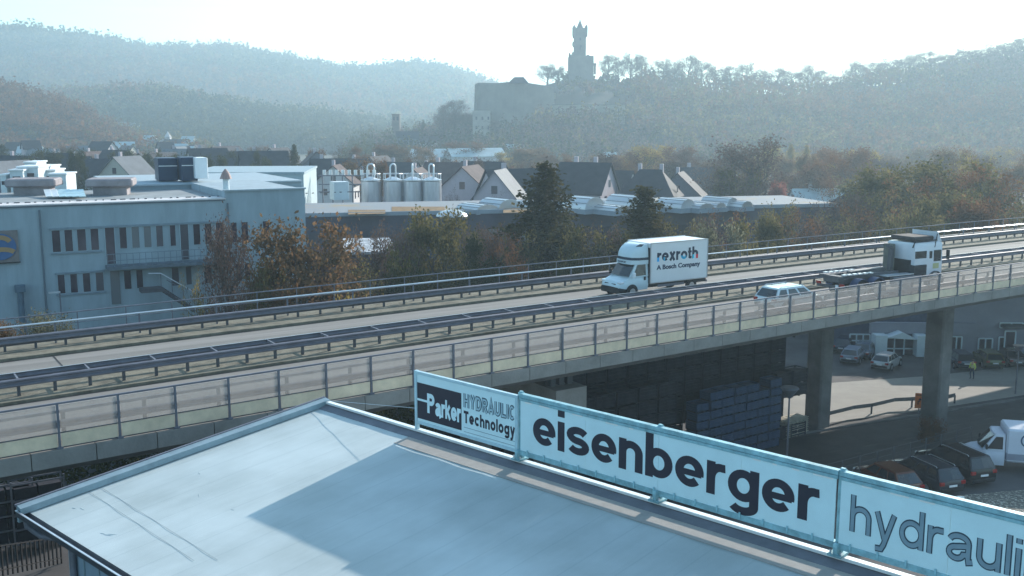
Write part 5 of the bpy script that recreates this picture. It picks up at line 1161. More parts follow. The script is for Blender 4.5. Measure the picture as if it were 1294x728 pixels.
for s in (-1, 1):
    q = [(cab0 + .18, s * (hw * .975 + .015), gz0 + .08), (xf - 1.05, s * (hw * .955 + .015), gz0 + .06), (xf - 1.48, s * (hw * .88 + .015), gz1 - .12), (cab0 + .18, s * (hw * .91 + .015), gz1 - .12)]
    MB().add(q + [(x, y - s * .02, z) for x, y, z in q], [(0, 1, 2, 3), (7, 6, 5, 4), (0, 4, 5, 1), (1, 5, 6, 2), (2, 6, 7, 3), (3, 7, 4, 0)]).build('side_window', glassd, bt)
    MB().box((xf - .98, s * (hw + .16), 1.40), (.14, .22, .34), bev=.04).build('mirror', white if s > 0 else black, bt)
    MB().box((xf - .22, s * hw * .78, .93), (.34, .34, .16), bev=.05).build('headlight', lampwhite, bt)
    MB().box((cab0 + .28, s * (hw + .005), 1.12), (.14, .03, .22)).build('door_handle', black, bt)
mb = MB(); mb.loft([cabring(x, z0, z1, w, .0) for x, z0, z1, w in ((xf - .62, .28, .62, hw * 1.01), (xf - .1, .26, .70, hw * .95), (xf + .04, .28, .66, hw * .84))]); mb.build('front_bumper', black, bt, smooth=True)
MB().box((xf - .04, 0, .80), (.06, 1.1, .12), bev=.02).build('grille', black, bt)
# roof deflector: rounded dome rising to the box roof
dz0 = gz1 + .10
dz = [(.0, 1.0), (.25, .99), (.5, .95), (.72, .86), (.88, .70), (.97, .48), (1.0, .25)]
rings = []; xd0, xd1 = xf - 1.18, cab0
for k in range(9):
    a = k / 8 * math.pi / 2; z = dz0 + .12 + (bh1 - .04 - dz0 - .12) * math.sin(a); front = xd1 + (xd0 - xd1) * (math.cos(a) ** .75) + .12; w = hw * (.93 + .03 * math.cos(a)) * (1 - .10 * math.sin(a) ** 3)
    rings.append([(xd1, -w, z), (xd1 + (front - xd1) * .6, -w * .97, z), (xd1 + (front - xd1) * .92, -w * .70, z), (front, 0, z), (xd1 + (front - xd1) * .92, w * .70, z), (xd1 + (front - xd1) * .6, w * .97, z), (xd1, w, z)])
dfl = MB().loft(rings).build('roof_deflector', cabw, bt, smooth=True)
mb = MB(); r0 = rings[0]; mb.loft([[(x + .015 if x > xd1 + .01 else x, y * 1.01, z) for (x, y, _), z in ((p, zz) for p in r0)] for zz in (dz0 + .0, dz0 + .16)]); mb.build('dark_band', mat('navy_band', (.03, .045, .07), .5), bt)
mb = MB(); mb.loft([[(x + .08 if x > xd1 + .01 else x, y * 1.02, z) for (x, y, _), z in ((p, zz) for p in r0)] for zz in (dz0 - .26, dz0 - .002)]); visor = mb.build('visor', cabw, bt)
for s in (-1, 1):
    k0, k1 = 5, 7
    q = [rings[k0][2 if s < 0 else 4], rings[k0][1 if s < 0 else 5], rings[k1][1 if s < 0 else 5], rings[k1][2 if s < 0 else 4]]
    c = Vector((xd1, 0, dz0 + .2)); q = [tuple(Vector(p) + (Vector(p) - c).normalized() * .02) for p in q]
    MB().add(q + [(x - .02, y * .98, z - .02) for x, y, z in q], [(0, 1, 2, 3), (7, 6, 5, 4), (0, 4, 5, 1), (1, 5, 6, 2), (2, 6, 7, 3), (3, 7, 4, 0)]).build('roof_window', glassd, dfl)
# emblem: ring letter mark on the deflector
mb = MB(); fr_x = rings[3][3][0] + .02
strokes(mb, [arc(0, 0, .15, .17, 0, 360, 20), arc(0, -.01, .07, .08, 0, 300, 14), [(-.05, -.01), (.06, -.01)]], .028, lambda x, y, o: (fr_x - (y + .1) * .55 + o, x, dz0 + .48 + y), .02); mb.build('emblem', mat('navy_ink', (.03, .05, .09), .5), dfl)
# visor writing (illegible in the photo at this size: TRANSPORT)
def bfont(text, size, m, parent, mtx, name='lettering', bold=.0, ext=.004, sx=1.0):
    cu = bpy.data.curves.new(name, 'FONT'); cu.body = text; cu.size = size; cu.offset = bold; cu.extrude = ext; cu.resolution_u = 3; cu.align_x = 'LEFT'
    tmp = bpy.data.objects.new('tmp', cu); COL.objects.link(tmp); dg = bpy.context.evaluated_depsgraph_get(); me = bpy.data.meshes.new_from_object(tmp.evaluated_get(dg)); bpy.data.objects.remove(tmp)
    me.materials.clear(); me.materials.append(m); o = bpy.data.objects.new(name, me); COL.objects.link(o); o.parent = parent; me.transform(mtx @ Matrix.Diagonal((sx, 1, 1, 1))); return o
vx = max(p[0] for p in r0) + .10
bfont('TRANSPORT', .15, mat('navy_ink', (.03, .05, .09)), visor, Matrix(((0, 0, 1, vx), (1, 0, 0, -.48), (0, 1, 0, dz0 - .18), (0, 0, 0, 1))), bold=.004)
# side text plane: side +y, reading direction: viewer sees local x decreasing to the right -> text x axis = -x
# lettering colours : dark navy with bright blue, cyan and red lower corners, as in the photo
rx = bpy.data.materials.new('tricolour_lettering'); rx.use_nodes = True; nt = rx.node_tree; bs = nt.nodes['Principled BSDF']; bs.inputs['Roughness'].default_value = .5
tc = nt.nodes.new('ShaderNodeTexCoord'); sp_ = nt.nodes.new('ShaderNodeSeparateXYZ'); nt.links.new(tc.outputs['Object'], sp_.inputs[0])
sxt, bxl = bx1 - .55, bx1 - .55 - 3.45   # text runs from x=sxt down to bxl
ramp = nt.nodes.new('ShaderNodeValToRGB'); ramp.color_ramp.interpolation = 'CONSTANT'; mr = nt.nodes.new('ShaderNodeMapRange'); mr.inputs[1].default_value = sxt; mr.inputs[2].default_value = bxl; nt.links.new(sp_.outputs[0], mr.inputs[0]); nt.links.new(mr.outputs[0], ramp.inputs[0])
nv = (.008, .022, .05, 1); E_ = ramp.color_ramp.elements; E_[0].position = 0; E_[0].color = (.0, .38, .75, 1); E_[1].position = .075; E_[1].color = nv
for p, c in ((.15, (.0, .35, .55, 1)), (.19, nv), (.56, (.0, .35, .55, 1)), (.70, nv), (.86, (.0, .62, .80, 1)), (.92, nv), (.94, (.70, .01, .03, 1))):
    e_ = E_.new(p); e_.color = c
zt_ = nt.nodes.new('ShaderNodeMath'); zt_.operation = 'LESS_THAN'; zt_.inputs[1].default_value = 2.10 + .26; nt.links.new(sp_.outputs[2], zt_.inputs[0])
mxc = nt.nodes.new('ShaderNodeMix'); mxc.data_type = 'RGBA'; nt.links.new(zt_.outputs[0], mxc.inputs[0]); mxc.inputs[6].default_value = nv; nt.links.new(ramp.outputs[0], mxc.inputs[7]); nt.links.new(mxc.outputs[2], bs.inputs['Base Color'])
mb = MB(); write(mb, 'rexroth', sxt, bxl, 2.10, .56, .34, 1.104, gap=.10, bw=1.08, va=.85, mapf=lambda s, z, o: (s, o, z)); mb.build('lettering', rx, bt)
bfont('A Bosch Company', .40, MAT['navy_ink'], bt, Matrix(((-1, 0, 0, sxt), (0, 0, 1, 1.105), (0, 1, 0, 1.60), (0, 0, 0, 1))), bold=.016, sx=1.20)
for x in (xf - .95, bx0 + 1.3):
    for s in (-1, 1):
        m_ = MB(); m_.cyl((x, s * (hw - .02), .36), .46, .08, 20, axis='y'); m_.build('wheel_arch', black, bt); wheel(bt, x, s * (hw - .05), .35, .24)
mb = MB(); mb.box(((bx0 + bx1) / 2, 0, .62), (bx1 - bx0, 1.9, .24)); mb.build('chassis', black, bt)
mb = MB(); [mb.box((bx0 + 3.0, s * .98, .55), (2.2, .04, .16)) for s in (-1, 1)]; mb.build('side_guard', steel, bt)
MB().box((bx0 - .05, 0, .55), (.1, 2.0, .14)).build('rear_bumper', steel, bt)
for s in (-1, 1): MB().box((bx0 - .02, s * .85, .62), (.06, .2, .12)).build('tail_light', lampred, bt)

# ---------------- hook-lift truck, driving right
mr_, mf_ = tsolve(1046, 42.5, 9.8), tsolve(1190, 40.3, 10)
ML = 8.9; print('hooklift', mr_, mf_)
mt = thing('hook_lift_truck', 'white-cabbed hook-lift truck without container, driving right on the near carriageway', 'truck', B(mf_ - ML / 2, 41.6, 9.004), TH - R(4))
xf = ML / 2; xb = -ML / 2; hw = 1.14
cw = mat('truck_cab_white', (.62, .64, .68), .35, .05, var=.05, scale=.8)
# cab
cz0, cz1 = .95, 3.15; cl_ = 2.75
MB().loft([[(x, y * w, z) for x, y in ((xf - cl_, -1), (xf - .18, -1), (xf - .02, -.75), (xf + .02, 0), (xf - .02, .75), (xf - .18, 1), (xf - cl_, 1))] for z, w in ((cz0, hw), (1.6, hw), (2.2, hw * .99), (cz1 - .12, hw * .95))] + [[(x - (.18 if x > 2 else -.05), y * hw * .86, cz1) for x, y in ((xf - cl_, -1), (xf - .18, -1), (xf - .02, -.75), (xf + .02, 0), (xf - .02, .75), (xf - .18, 1), (xf - cl_, 1))]]).build('cab', cw, mt, smooth=True)
mb = MB(); mb.loft([[(x, y, z) for x, y in ((xf - .26, -1.10), (xf + .015 + .03, -.78), (xf + .05, 0), (xf + .045, .78), (xf - .26, 1.10))] for z in (1.95, 2.72)], closed=False, caps=False); mb.build('windscreen', glassd, mt)
for s in (-1, 1):
    for a, b, z0_, z1_ in ((xf - .98, xf - .28, 1.88, 2.62), (xf - 1.38, xf - 1.12, 2.10, 2.58), (xf - 2.72, xf - 1.66, 2.15, 2.62)):
        MB().box(((a + b) / 2, s * (hw * .985), (z0_ + z1_) / 2), (b - a, .05, z1_ - z0_), bev=.02).build('side_window', glassd, mt)
    MB().box((xf + .10, s * 1.34, 2.30), (.16, .22, .62), bev=.04).build('mirror', black, mt)
    MB().box((xf + .0, s * .92, .82), (.12, .42, .22), bev=.04).build('headlight', lampwhite, mt)
    MB().box((xf - .75, s * (hw + .004), 1.60), (.55, .02, .34)).build('door_marking', mat('yellowish_marking', (.42, .42, .22), .5), mt)
MB().box((xf + .02, 0, .62), (.16, 2.4, .5), bev=.06).build('front_bumper', mat('grey_bumper', (.09, .09, .10), .6), mt)
MB().box((xf + .045, 0, 1.35), (.04, 1.7, .45), bev=.01).build('grille', black, mt)
mb = MB(); mb.box((xf - 1.75, 0, cz1 + .22), (1.9, 1.9, .30), bev=.08); mb.build('roof_roll', mat('brown_tarp', (.06, .05, .05), .9, var=.3), mt)
mb = MB(); V = [(xf - .52, -1.0, cz1 - .02), (xf - .52, 1.0, cz1 - .02), (xf - .12, 1.0, cz1 - .04), (xf - .12, -1.0, cz1 - .04), (xf - .56, -1.0, cz1 + .62), (xf - .56, 1.0, cz1 + .62)]; mb.add(V, [(0, 1, 2, 3), (3, 2, 5, 4), (0, 4, 5, 1), (0, 3, 4), (1, 5, 2)]); mb.build('roof_spoiler', cw, mt)
mb = MB(); mb.tube([(xf - 2.85, -1.0, cz1 - .3), (xf - 2.7, -1.05, cz1 + .10), (xf - .65, -1.0, cz1 + .1)], .04, 6); mb.tube([(xf - .9, -1.1, cz1 - .35), (xf - .62, -1.02, cz1 + .5)], .03, 6); mb.build('roof_bar', black, mt)
# intake tower behind the cab, dark wheelhouse + steps
MB().box((xf - cl_ - .42, .55, 1.9), (.34, .7, 2.2), bev=.04).build('intake_tower', mat('grey_olive_tower', (.14, .14, .12), .8, var=.25, scale=1.5), mt)
MB().box((xf - cl_ - .03, .0, 1.55), (.12, 1.7, 1.0)).build('cab_back', black, mt)
MB().box((xf - 2.25, 0, 1.34), (1.15, 2.46, .80), bev=.03).build('battery_recess', mat('dark_recess_metal', (.03, .03, .035), .8), mt)
for s in (-1, 1):
    mb = MB(); mb.loft([[(xf - .82 + .66 * math.cos(a), y, .62 + .66 * math.sin(a)) for y in (s * .86, s * 1.25)] + [(xf - .82 + .58 * math.cos(a), y, .62 + .58 * math.sin(a)) for y in (s * 1.25, s * .86)] for a in [math.pi * k / 12 for k in range(13)]]); mb.build('mudguard', MAT['grey_bumper'], mt, smooth=True)
mb = MB(); [mb.bar((xb + .2, s * .42, 1.0), (xf - 1.2, s * .42, 1.0), .12, .28) for s in (-1, 1)]; mb.build('chassis', steel_d, mt)
mb = MB(); [mb.bar((xb + .1, s * .50, 1.30), (xf - cl_ - .8, s * .50, 1.30), .18, .22) for s in (-1, 1)]
for k in range(5): mb.box((xb + .5 + k * 1.05, 0, 1.30), (.14, 1.1, .16))
mb.bar((xb + 1.6, 0, 1.42), (xb + 4.6, 0, 1.50), .34, .26); mb.bar((xf - cl_ - .95, 0, 1.4), (xf - cl_ - .85, 0, 2.8), .26, .22); mb.bar((xf - cl_ - .85, 0, 2.8), (xf - cl_ - 1.25, 0, 2.95), .2, .16)
mb.build('hook_frame', steel_d, mt)
r0_ = MB().box((0, 0, 1.47), (.28, .22, .08)).build('roller', steel_l, mt); L = [(xb + .4 + k * .45, s * .75, 0) for k in range(6) for s in (-1, 1)]; r0_.location = L[0]; copies(r0_, L[1:], mt)
mb = MB(); mb.box((xf - 3.4, -1.08, .82), (2.6, .34, .62), bev=.04); mb.box((xf - 3.4, 1.08, .82), (2.6, .34, .62), bev=.04); mb.build('tool_box', mat('grey_side_skirt', (.17, .17, .19), .6, var=.15), mt)
mb = MB(); mb.box((xf - 3.8, -.9, 1.22), (2.9, .6, .06)); mb.build('side_walk', steel_l, mt)
wb_ = mat('blue_mudguard', (.05, .07, .14), .5, var=.2)
for x in (xb + 1.55, xb + 2.95):
    for s in (-1, 1):
        wheel(mt, x, s * (hw - .28), .52, .5)
        mb = MB(); mb.loft([[(x + .66 * math.cos(a), y, .56 + .66 * math.sin(a)) for y in (s * .68, s * 1.24)] + [(x + .62 * math.cos(a), y, .56 + .62 * math.sin(a)) for y in (s * 1.24, s * .68)] for a in [math.pi * (.04 + .92 * k / 12) for k in range(13)]]); mb.build('mudguard', wb_, mt, smooth=True)
for s in (-1, 1): wheel(mt, xf - .82, s * (hw - .22), .52, .36)
MB().box((xb + .12, 0, .72), (.14, 2.3, .18)).build('rear_bumper', steel_d, mt)
[MB().box((xb + .02, s * .95, .88), (.08, .36, .16)).build('tail_light', lampred, mt) for s in (-1, 1)]
MB().box((xb + .03, -.55, .70), (.04, .22, .34)).build('number_plate', white, mt)
mb = MB(); mb.box((xb + .3, 0, 1.15), (.5, 1.3, .36), bev=.05); mb.box((xb + .15, 0, 1.34), (.25, 1.9, .12)); mb.build('rear_frame', steel_d, mt)

# ---------------- parked cars near the gravel, front to back
def carpx(label, px, py, rz, pm, **k): return car(label, Gg(px, py, .004), rz, pm, **k)
RZC = R(108)
dk = paint('graphite', (.035, .035, .045)); dr = paint('dark_red_brown', (.10, .03, .015)); sg = paint('black', (.012, .012, .016)); og = paint('olive', (.10, .10, .035)); sv = paint('silver', (.42, .44, .46)); db = paint('navy', (.02, .03, .06))
pr = 'cars parked in the shade beside the gravel'
carpx('graphite estate car with bright tail window, middle of the three cars beside the gravel', 1166, 611, RZC, dk, L=4.6, W=1.82, Hh=1.5, style='estate', group=pr, rails_=True)
carpx('black off-road car furthest back of the three beside the gravel', 1204, 600, RZC, sg, L=4.7, W=1.9, Hh=1.7, style='suv', group=pr, rails_=True)
carpx('dark orange-brown hatchback half hidden behind the roof sign', 1120, 618, RZC, dr, L=4.1, W=1.75, Hh=1.45, style='hatch', group=pr)
# by the showroom
ps = 'cars parked by the showroom'
carpx('silver hatchback standing alone in front of the showroom glass', 1120, 464, R(52), sv, L=4.2, W=1.78, Hh=1.45, style='hatch', group=ps)
carpx('dark car partly hidden beside the tall bridge pillar', 1212, 462, R(84), db, L=4.4, W=1.8, Hh=1.5, style='suv', group=ps)
carpx('olive-green car with glinting rear window behind the person in yellow', 1247, 461, R(84), og, L=4.5, W=1.8, Hh=1.5, style='estate', group=ps)
carpx('brown car at the right end of the row by the showroom', 1276, 459, R(84), paint('brown', (.06, .04, .035)), L=4.5, W=1.8, Hh=1.45, style='sedan', group=ps)
carpx('blue-grey car parked left of the showroom portal', 1092, 450, R(60), paint('blue_grey', (.10, .13, .19)), L=4.4, W=1.8, Hh=1.45, style='sedan', group=ps)
carpx('blue car just visible at the soffit beside the shorter pillar', 1068, 443, R(60), db, L=4.4, W=1.8, Hh=1.5, style='hatch', group=ps)
carpx('silver car behind the blue one left of the showroom', 1078, 456, R(60), paint('pale_blue_silver', (.26, .30, .38)), L=4.2, W=1.78, Hh=1.45, style='hatch', group=ps)
# delivery van right edge, front to the left
vt = thing('delivery_van', 'white delivery van with a round blue emblem on its box', 'van', Gg(1285, 592, .004), R(165)); vp = mat('van_white', (.58, .62, .70), .4, var=.04)
xf, xb, hw = 3.0, -3.0, 1.0
St = [(xf - 2.1, .40, 1.32, hw), (xf - 1.2, .38, 1.28, hw), (xf - .6, .36, 1.16, hw * .98), (xf - .15, .34, .98, hw * .9), (xf, .38, .76, hw * .8)]
MB().loft([cabring(*s) for s in St]).build('cab_body', vp, vt, smooth=True)
MB().loft([[(x, y, z) for x, y in pts] for z, pts in ((1.27, [(xf - 2.1, -.98), (xf - .95, -.94), (xf - .86, 0), (xf - .95, .94), (xf - 2.1, .98)]), (2.20, [(xf - 2.1, -.88), (xf - 1.6, -.82), (xf - 1.52, 0), (xf - 1.6, .82), (xf - 2.1, .88)]))]).build('cab_upper', vp, vt, smooth=True)
MB().add([(xf - .92, -.86, 1.33), (xf - .82, 0, 1.33), (xf - .92, .86, 1.33), (xf - 1.52, .76, 2.12), (xf - 1.45, 0, 2.12), (xf - 1.52, -.76, 2.12)], [(0, 1, 4, 5), (1, 2, 3, 4)]).build('windscreen', glassd, vt)
for s in (-1, 1):
    q = [(xf - 1.98, s * .985, 1.36), (xf - 1.15, s * .965, 1.34), (xf - 1.62, s * .905, 2.05), (xf - 1.98, s * .905, 2.05)]
    MB().add(q + [(x, y - s * .02, z) for x, y, z in q], [(0, 1, 2, 3), (7, 6, 5, 4), (0, 4, 5, 1), (1, 5, 6, 2), (2, 6, 7, 3), (3, 7, 4, 0)]).build('side_window', glassd, vt)
    MB().box((xf - 1.1, s * 1.14, 1.5), (.12, .2, .3), bev=.04).build('mirror', black, vt); MB().box((xf - .2, s * .78, .9), (.26, .28, .16), bev=.04).build('headlight', lampwhite, vt)
MB().box((xb + 1.93, 0, 1.62), (3.86, 2.16, 1.95), bev=.10).build('box_body', vp, vt)
MB().box((xb + 1.93, 0, .98), (3.88, 2.18, .46), bev=.05).build('lower_panel', mat('van_grey', (.24, .26, .32), .6, var=.1), vt)
mb = MB(); strokes(mb, [arc(0, 0, .36, .36, 0, 360, 28), arc(0, 0, .17, .17, 0, 310, 20), [(-.14, 0), (.17, 0)]], .085, lambda x, y, o: (xb + 2.75 - x, o, 1.98 + y), 1.082); mb.build('emblem', mat('emblem_navy', (.05, .10, .18), .5), vt)
for x in (xf - .95, xb + 1.3):
    for s in (-1, 1):
        m_ = MB(); m_.cyl((x, s * .985, .38), .45, .06, 20, axis='y'); m_.build('wheel_arch', black, vt); wheel(vt, x, s * .93, .35, .24)
MB().box((xf - .02, 0, .5), (.14, 1.8, .3), bev=.05).build('front_bumper', black, vt)
# ================================================================== STREET FURNITURE UNDER THE BRIDGE
p0 = Gg(993, 606); lt_ = thing('street_lamp', 'street lamp with a broad cone-shaped head in front of the blue crates', 'street lamp', p0); zt = Zat(993, 486, p0[1]) - p0[2]
mb = MB(); mb.tube([(0, 0, 0), (0, 0, zt - .4)], [.08, .05], 8); mb.build('pole', steel, lt_); mb = MB(); mb.cyl((0, 0, zt - .55), .12, .62, 16, r2=.55); mb.cyl((0, 0, zt - .2), .58, .10, 16, r2=.5); mb.build('lamp_head', steel, lt_, smooth=True)
mb = MB(); mb.cyl((0, 0, zt - .52), .11, .5, 12, r2=.40); mb.build('diffuser', mat('lamp_glass', (.35, .36, .4), .3), lt_)
p0 = Gg(1283, 498); lt2 = thing('lamp_mast', 'slim street lamp mast on the pale lane at the right edge', 'street lamp', p0); zt = Zat(1283, 440, p0[1]) - p0[2]
mb = MB(); mb.tube([(0, 0, 0), (0, 0, zt)], [.08, .05], 8); mb.build('pole', steel, lt2); mb = MB(); mb.cyl((0, 0, zt), .1, .5, 14, r2=.5); mb.build('lamp_head', steel, lt2)
# orange diversion sign
p0 = Gg(1160, 531); sg_ = thing('diversion_sign', 'small orange road works sign with a black arrow beside the tall pillar', 'sign', p0, R(-12))
z0_, z1_ = Zat(1160, 516, p0[1]) - p0[2], Zat(1160, 497, p0[1]) - p0[2]; w = (z1_ - z0_) * .52
MB().box((0, 0, (z0_ + z1_) / 2), (w, .05, z1_ - z0_), bev=.01).build('panel', mat('orange_sign', (.75, .17, .03), .5), sg_)
mb = MB(); zc = (z0_ + z1_) / 2
strokes(mb, [[(-.08, -.22), (-.08, .05), (.05, .05), (.05, .22)], [(-.04, .14), (.05, .26), (.14, .14)]], .06, lambda x, y, o: (x, -o, zc - .08 + y), .027); mb.box((0, -.028, z1_ - .14), (w * .7, .01, .05)); mb.build('arrow', black, sg_)
MB().tube([(0, .05, 0), (0, .05, z1_)], .03, 6).build('pole', steel, sg_)
# white little sign by the gravel
p0 = Gg(1212, 655); s2 = thing('small_white_sign', 'small white rounded sign plate beside the gravel', 'sign', p0); z1_ = Zat(1212, 627, p0[1]) - p0[2]
MB().box((0, 0, z1_ - .2), (.36, .04, .4), rz=-.2, bev=.05).build('plate', mat('sign_white', (.8, .85, .86), .5), s2); MB().tube([(0, .04, 0), (0, .04, z1_)], .03, 6).build('pole', steel, s2)
# guard rail along the street
gr = thing('roadside_guard_rail', 'dark guard rail beside the pale lane, ending near the orange sign', 'guard rail', (0, 0, 0))
pts = [Gg(x, y) for x, y in ((1046, 534), (1078, 526), (1101, 523), (1130, 516), (1152, 515), (1170, 514))]
mb = MB(); rr = [(p[0], p[1], p[2] + .72) for p in pts]
for a, b in zip(rr[:-1], rr[1:]): mb.bar(a, b, .07, .30)
mb.build('rail', mat('weathered_rail', (.14, .14, .14), .7, .3, var=.2), gr); mb = MB()
rr2 = [Gg(1198, 512), Gg(1206, 510)]; mb.bar((rr2[0][0], rr2[0][1], rr2[0][2] + .72), (rr2[1][0], rr2[1][1], rr2[1][2] + .72), .07, .3)
mb.build('end_rail', MAT['weathered_rail'], gr)
pb = MB().box((0, 0, .35), (.12, .08, .7)).build('post', steel_d, gr); L = [pts[0], Gg(1101, 523), Gg(1152, 515), rr2[1]]; pb.location = L[0]; copies(pb, L[1:], gr)
# picket-like fence along the near kerb
wf = thing('wire_fence', 'thin wire fence with dark posts along the shaded street in front of the tall pillar', 'fence', (0, 0, 0))
a, b = Vector(Gg(1040, 628)), Vector(Gg(1225, 575)); nn = 9
pb = MB().box((0, 0, .9), (.06, .06, 1.8)).build('post', steel_d, wf); L = [tuple(a.lerp(b, k / nn)) for k in range(nn + 1)]; pb.location = L[0]; copies(pb, L[1:], wf)
mb = MB(); [mb.tube([(a.x, a.y, a.z + z), (b.x, b.y, b.z + z)], .010, 4) for z in (.5, 1.0, 1.4, 1.78)]; mb.build('wire', steel_d, wf)
# ================================================================== CRATES / RACKS UNDER THE BRIDGE
crb = mat('blue_plastic_crate', (.035, .068, .135), .55, var=.3, scale=2); crd = mat('dark_mesh_pallet_box', (.028, .026, .035), .8, var=.4, scale=2)
def crate(name, label, cat, m, w, d, h, group):
    t = thing(name, label, cat, (0, 0, 0), 0, group); mb = MB()
    mb.box((0, 0, .10), (w, d, .05))
    for sx_ in (-1, 1):
        for sy in (-1, 1): mb.box((sx_ * (w / 2 - .05), sy * (d / 2 - .05), h / 2), (.1, .1, h))
    for z in (.13, h * .38, h * .62, h - .05):
        mb.box((0, -d / 2 + .02, z), (w - .02, .04, .09)); mb.box((0, d / 2 - .02, z), (w - .02, .04, .09)); mb.box((-w / 2 + .02, 0, z), (.04, d - .02, .09)); mb.box((w / 2 - .02, 0, z), (.04, d - .02, .09))
    mb.box((0, 0, h * .48), (w - .12, d - .12, h * .72)); mb.build('crate_shell', m, t)
    m2_ = MB(); [m2_.box((x, 0, .03), (.1, d, .06)) for x in (-w / 2 + .06, 0, w / 2 - .06)]; m2_.build('skid', black, t); return t
c0, c1 = Vector(Gg(872, 590)), Vector(Gg(978, 562)); cd_ = (c1 - c0); ncol = 7; cwid = cd_.length / ncol; crz = math.atan2(cd_.y, cd_.x)
ztop = Zat(975, 476, c1.y); nrow = 8; ch = (ztop - gz(c1.x, c1.y)) / nrow; SB = gz(c1.x, c1.y) + .02
proto = crate('blue_crate', 'blue plastic crate in the tall blue stack under the bridge', 'crate', crb, cwid * .97, 1.0, ch * .98, 'blue crates stacked under the bridge')
first = True
for r_ in range(nrow):
    for c_ in range(ncol):
        if r_ == nrow - 1 and c_ in (0, 5): continue
        p = c0 + cd_ * ((c_ + .5) / ncol); jx = random.uniform(-.04, .04); l = (p.x + jx, p.y + random.uniform(-.06, .06), SB + r_ * ch)
        if first: proto.location = l; proto.rotation_euler = (0, 0, crz); first = False
        else: dup(proto, l, crz + random.uniform(-.02, .02))
pd = crate('dark_pallet_box', 'dark mesh pallet box in the stacks under the bridge', 'crate', crd, 1.62, 1.2, .98, 'dark pallet boxes stacked under the bridge')
d0_ = c0 - cd_.normalized() * 16.5; first = True
cols = [d0_ + cd_.normalized() * (i * 1.75) for i in range(9)] + [c1 + cd_.normalized() * (.6 + i * 1.75) for i in range(2)]
for ci, p in enumerate(cols):
    for r_ in range(6 if ci < 9 else 5):
        l = (p.x + random.uniform(-.05, .05), p.y + 1.2 + random.uniform(-.1, .1), SB + r_ * 1.0)
        if ci >= 9 and r_ in (1, 2) : continue
        if first: pd.location = l; pd.rotation_euler = (0, 0, crz); first = False
        else: dup(pd, l, crz + random.uniform(-.03, .03))
# second rank behind so only slits of light come through
for ci in range(17):
    p = d0_ + cd_.normalized() * (ci * 1.75) + Vector((-cd_.y, cd_.x, 0)).normalized() * 3.2
    for r_ in range(7):
        if r_ == 1 and ci > 6 and ci % 2: continue
        dup(pd, (p.x, p.y, SB + r_ * 1.0), crz)
# heap of bright pallets at the foot
pal = thing('pallet_stack', 'pale wooden pallets and boards piled by the shorter pillar', 'pallets', Gg(1000, 549), crz); wdm = mat('pale_wood', (.50, .45, .36), .85, var=.2, scale=2)
mb = MB()
for k in range(9):
    z = .08 + k * .15
    for j in range(5): mb.box((random.uniform(-.05, .05), -.5 + j * .25, z), (2.4, .14, .03))
    for j in (-1, 0, 1): mb.box((j * 1.0, 0, z - .06), (.12, 1.1, .09))
mb.build('pallet', wdm, pal)
# ================================================================== LOWER LEFT, UNDER THE BRIDGE
fl = thing('yard_fence', 'dark vertical-bar yard fence in the gap below the roof corner', 'fence', (0, 0, 0))
a, b = Vector(G(-30, 735, 0)), Vector(Gg(78, 712)); nn = 18
pb = MB().box((0, 0, .75), (.07, .07, 1.5)).build('bar', black, fl); L = [tuple(a.lerp(b, k / nn)) for k in range(nn + 1)]; pb.location = L[0]; copies(pb, L[1:], fl)
mb = MB(); [mb.bar((a.x, a.y, a.z + z), (b.x, b.y, b.z + z), .05, .05) for z in (.3, 1.45)]; mb.build('fence_rail', black, fl)
for i, (px, py) in enumerate(((12, 696), (52, 690))):
    p = Gg(px, py); rk = thing('storage_rack', ['dark storage rack at the left edge under the bridge', 'dark storage rack nearest the roof corner under the bridge'][i], 'rack', p, TH); mb = MB()
    for x in (-1.3, 1.3):
        for y in (-.5, .5): mb.box((x, y, 2.0), (.09, .09, 4.0))
    for z in (.5, 1.3, 2.1, 2.9, 3.8):
        for y in (-.5, .5): mb.box((0, y, z), (2.6, .05, .09))
    mb.build('frame', steel, rk); mb = MB(); [mb.box((x, 0, z + .35), (1.1, .9, .6)) for x in (-.6, .6) for z in (.5, 1.3, 2.1, 2.9)]; mb.build('stored_box', crd, rk)
# ================================================================== PERSON
pp = Gg(1228, 479, .008)
me = bpy.data.meshes.new('person')
J = {'pelvis': (0, 0, .95), 'waist': (0, 0, 1.08), 'chest': (0, .0, 1.32), 'neck': (0, 0, 1.50), 'head0': (0, -.02, 1.58), 'head1': (0, -.02, 1.72),
     'lh': (-.10, 0, .90), 'lk': (-.12, -.10, .50), 'la': (-.13, .04, .09), 'lt': (-.14, -.14, .04), 'rh': (.10, 0, .90), 'rk': (.12, .04, .50), 'ra': (.12, .10, .09), 'rt': (.13, -.06, .04),
     'ls': (-.19, 0, 1.42), 'le': (-.27, .02, 1.14), 'lw': (-.22, -.18, .98), 'lf': (-.19, -.26, .95), 'rs': (.19, 0, 1.42), 're': (.28, .03, 1.14), 'rw': (.26, -.10, .93), 'rf': (.25, -.15, .86)}
Rr = {'pelvis': .15, 'waist': .13, 'chest': .155, 'neck': .06, 'head0': .08, 'head1': .095, 'lh': .095, 'lk': .062, 'la': .045, 'lt': .04, 'rh': .095, 'rk': .062, 'ra': .045, 'rt': .04, 'ls': .065, 'le': .048, 'lw': .034, 'lf': .032, 'rs': .065, 're': .048, 'rw': .034, 'rf': .032}
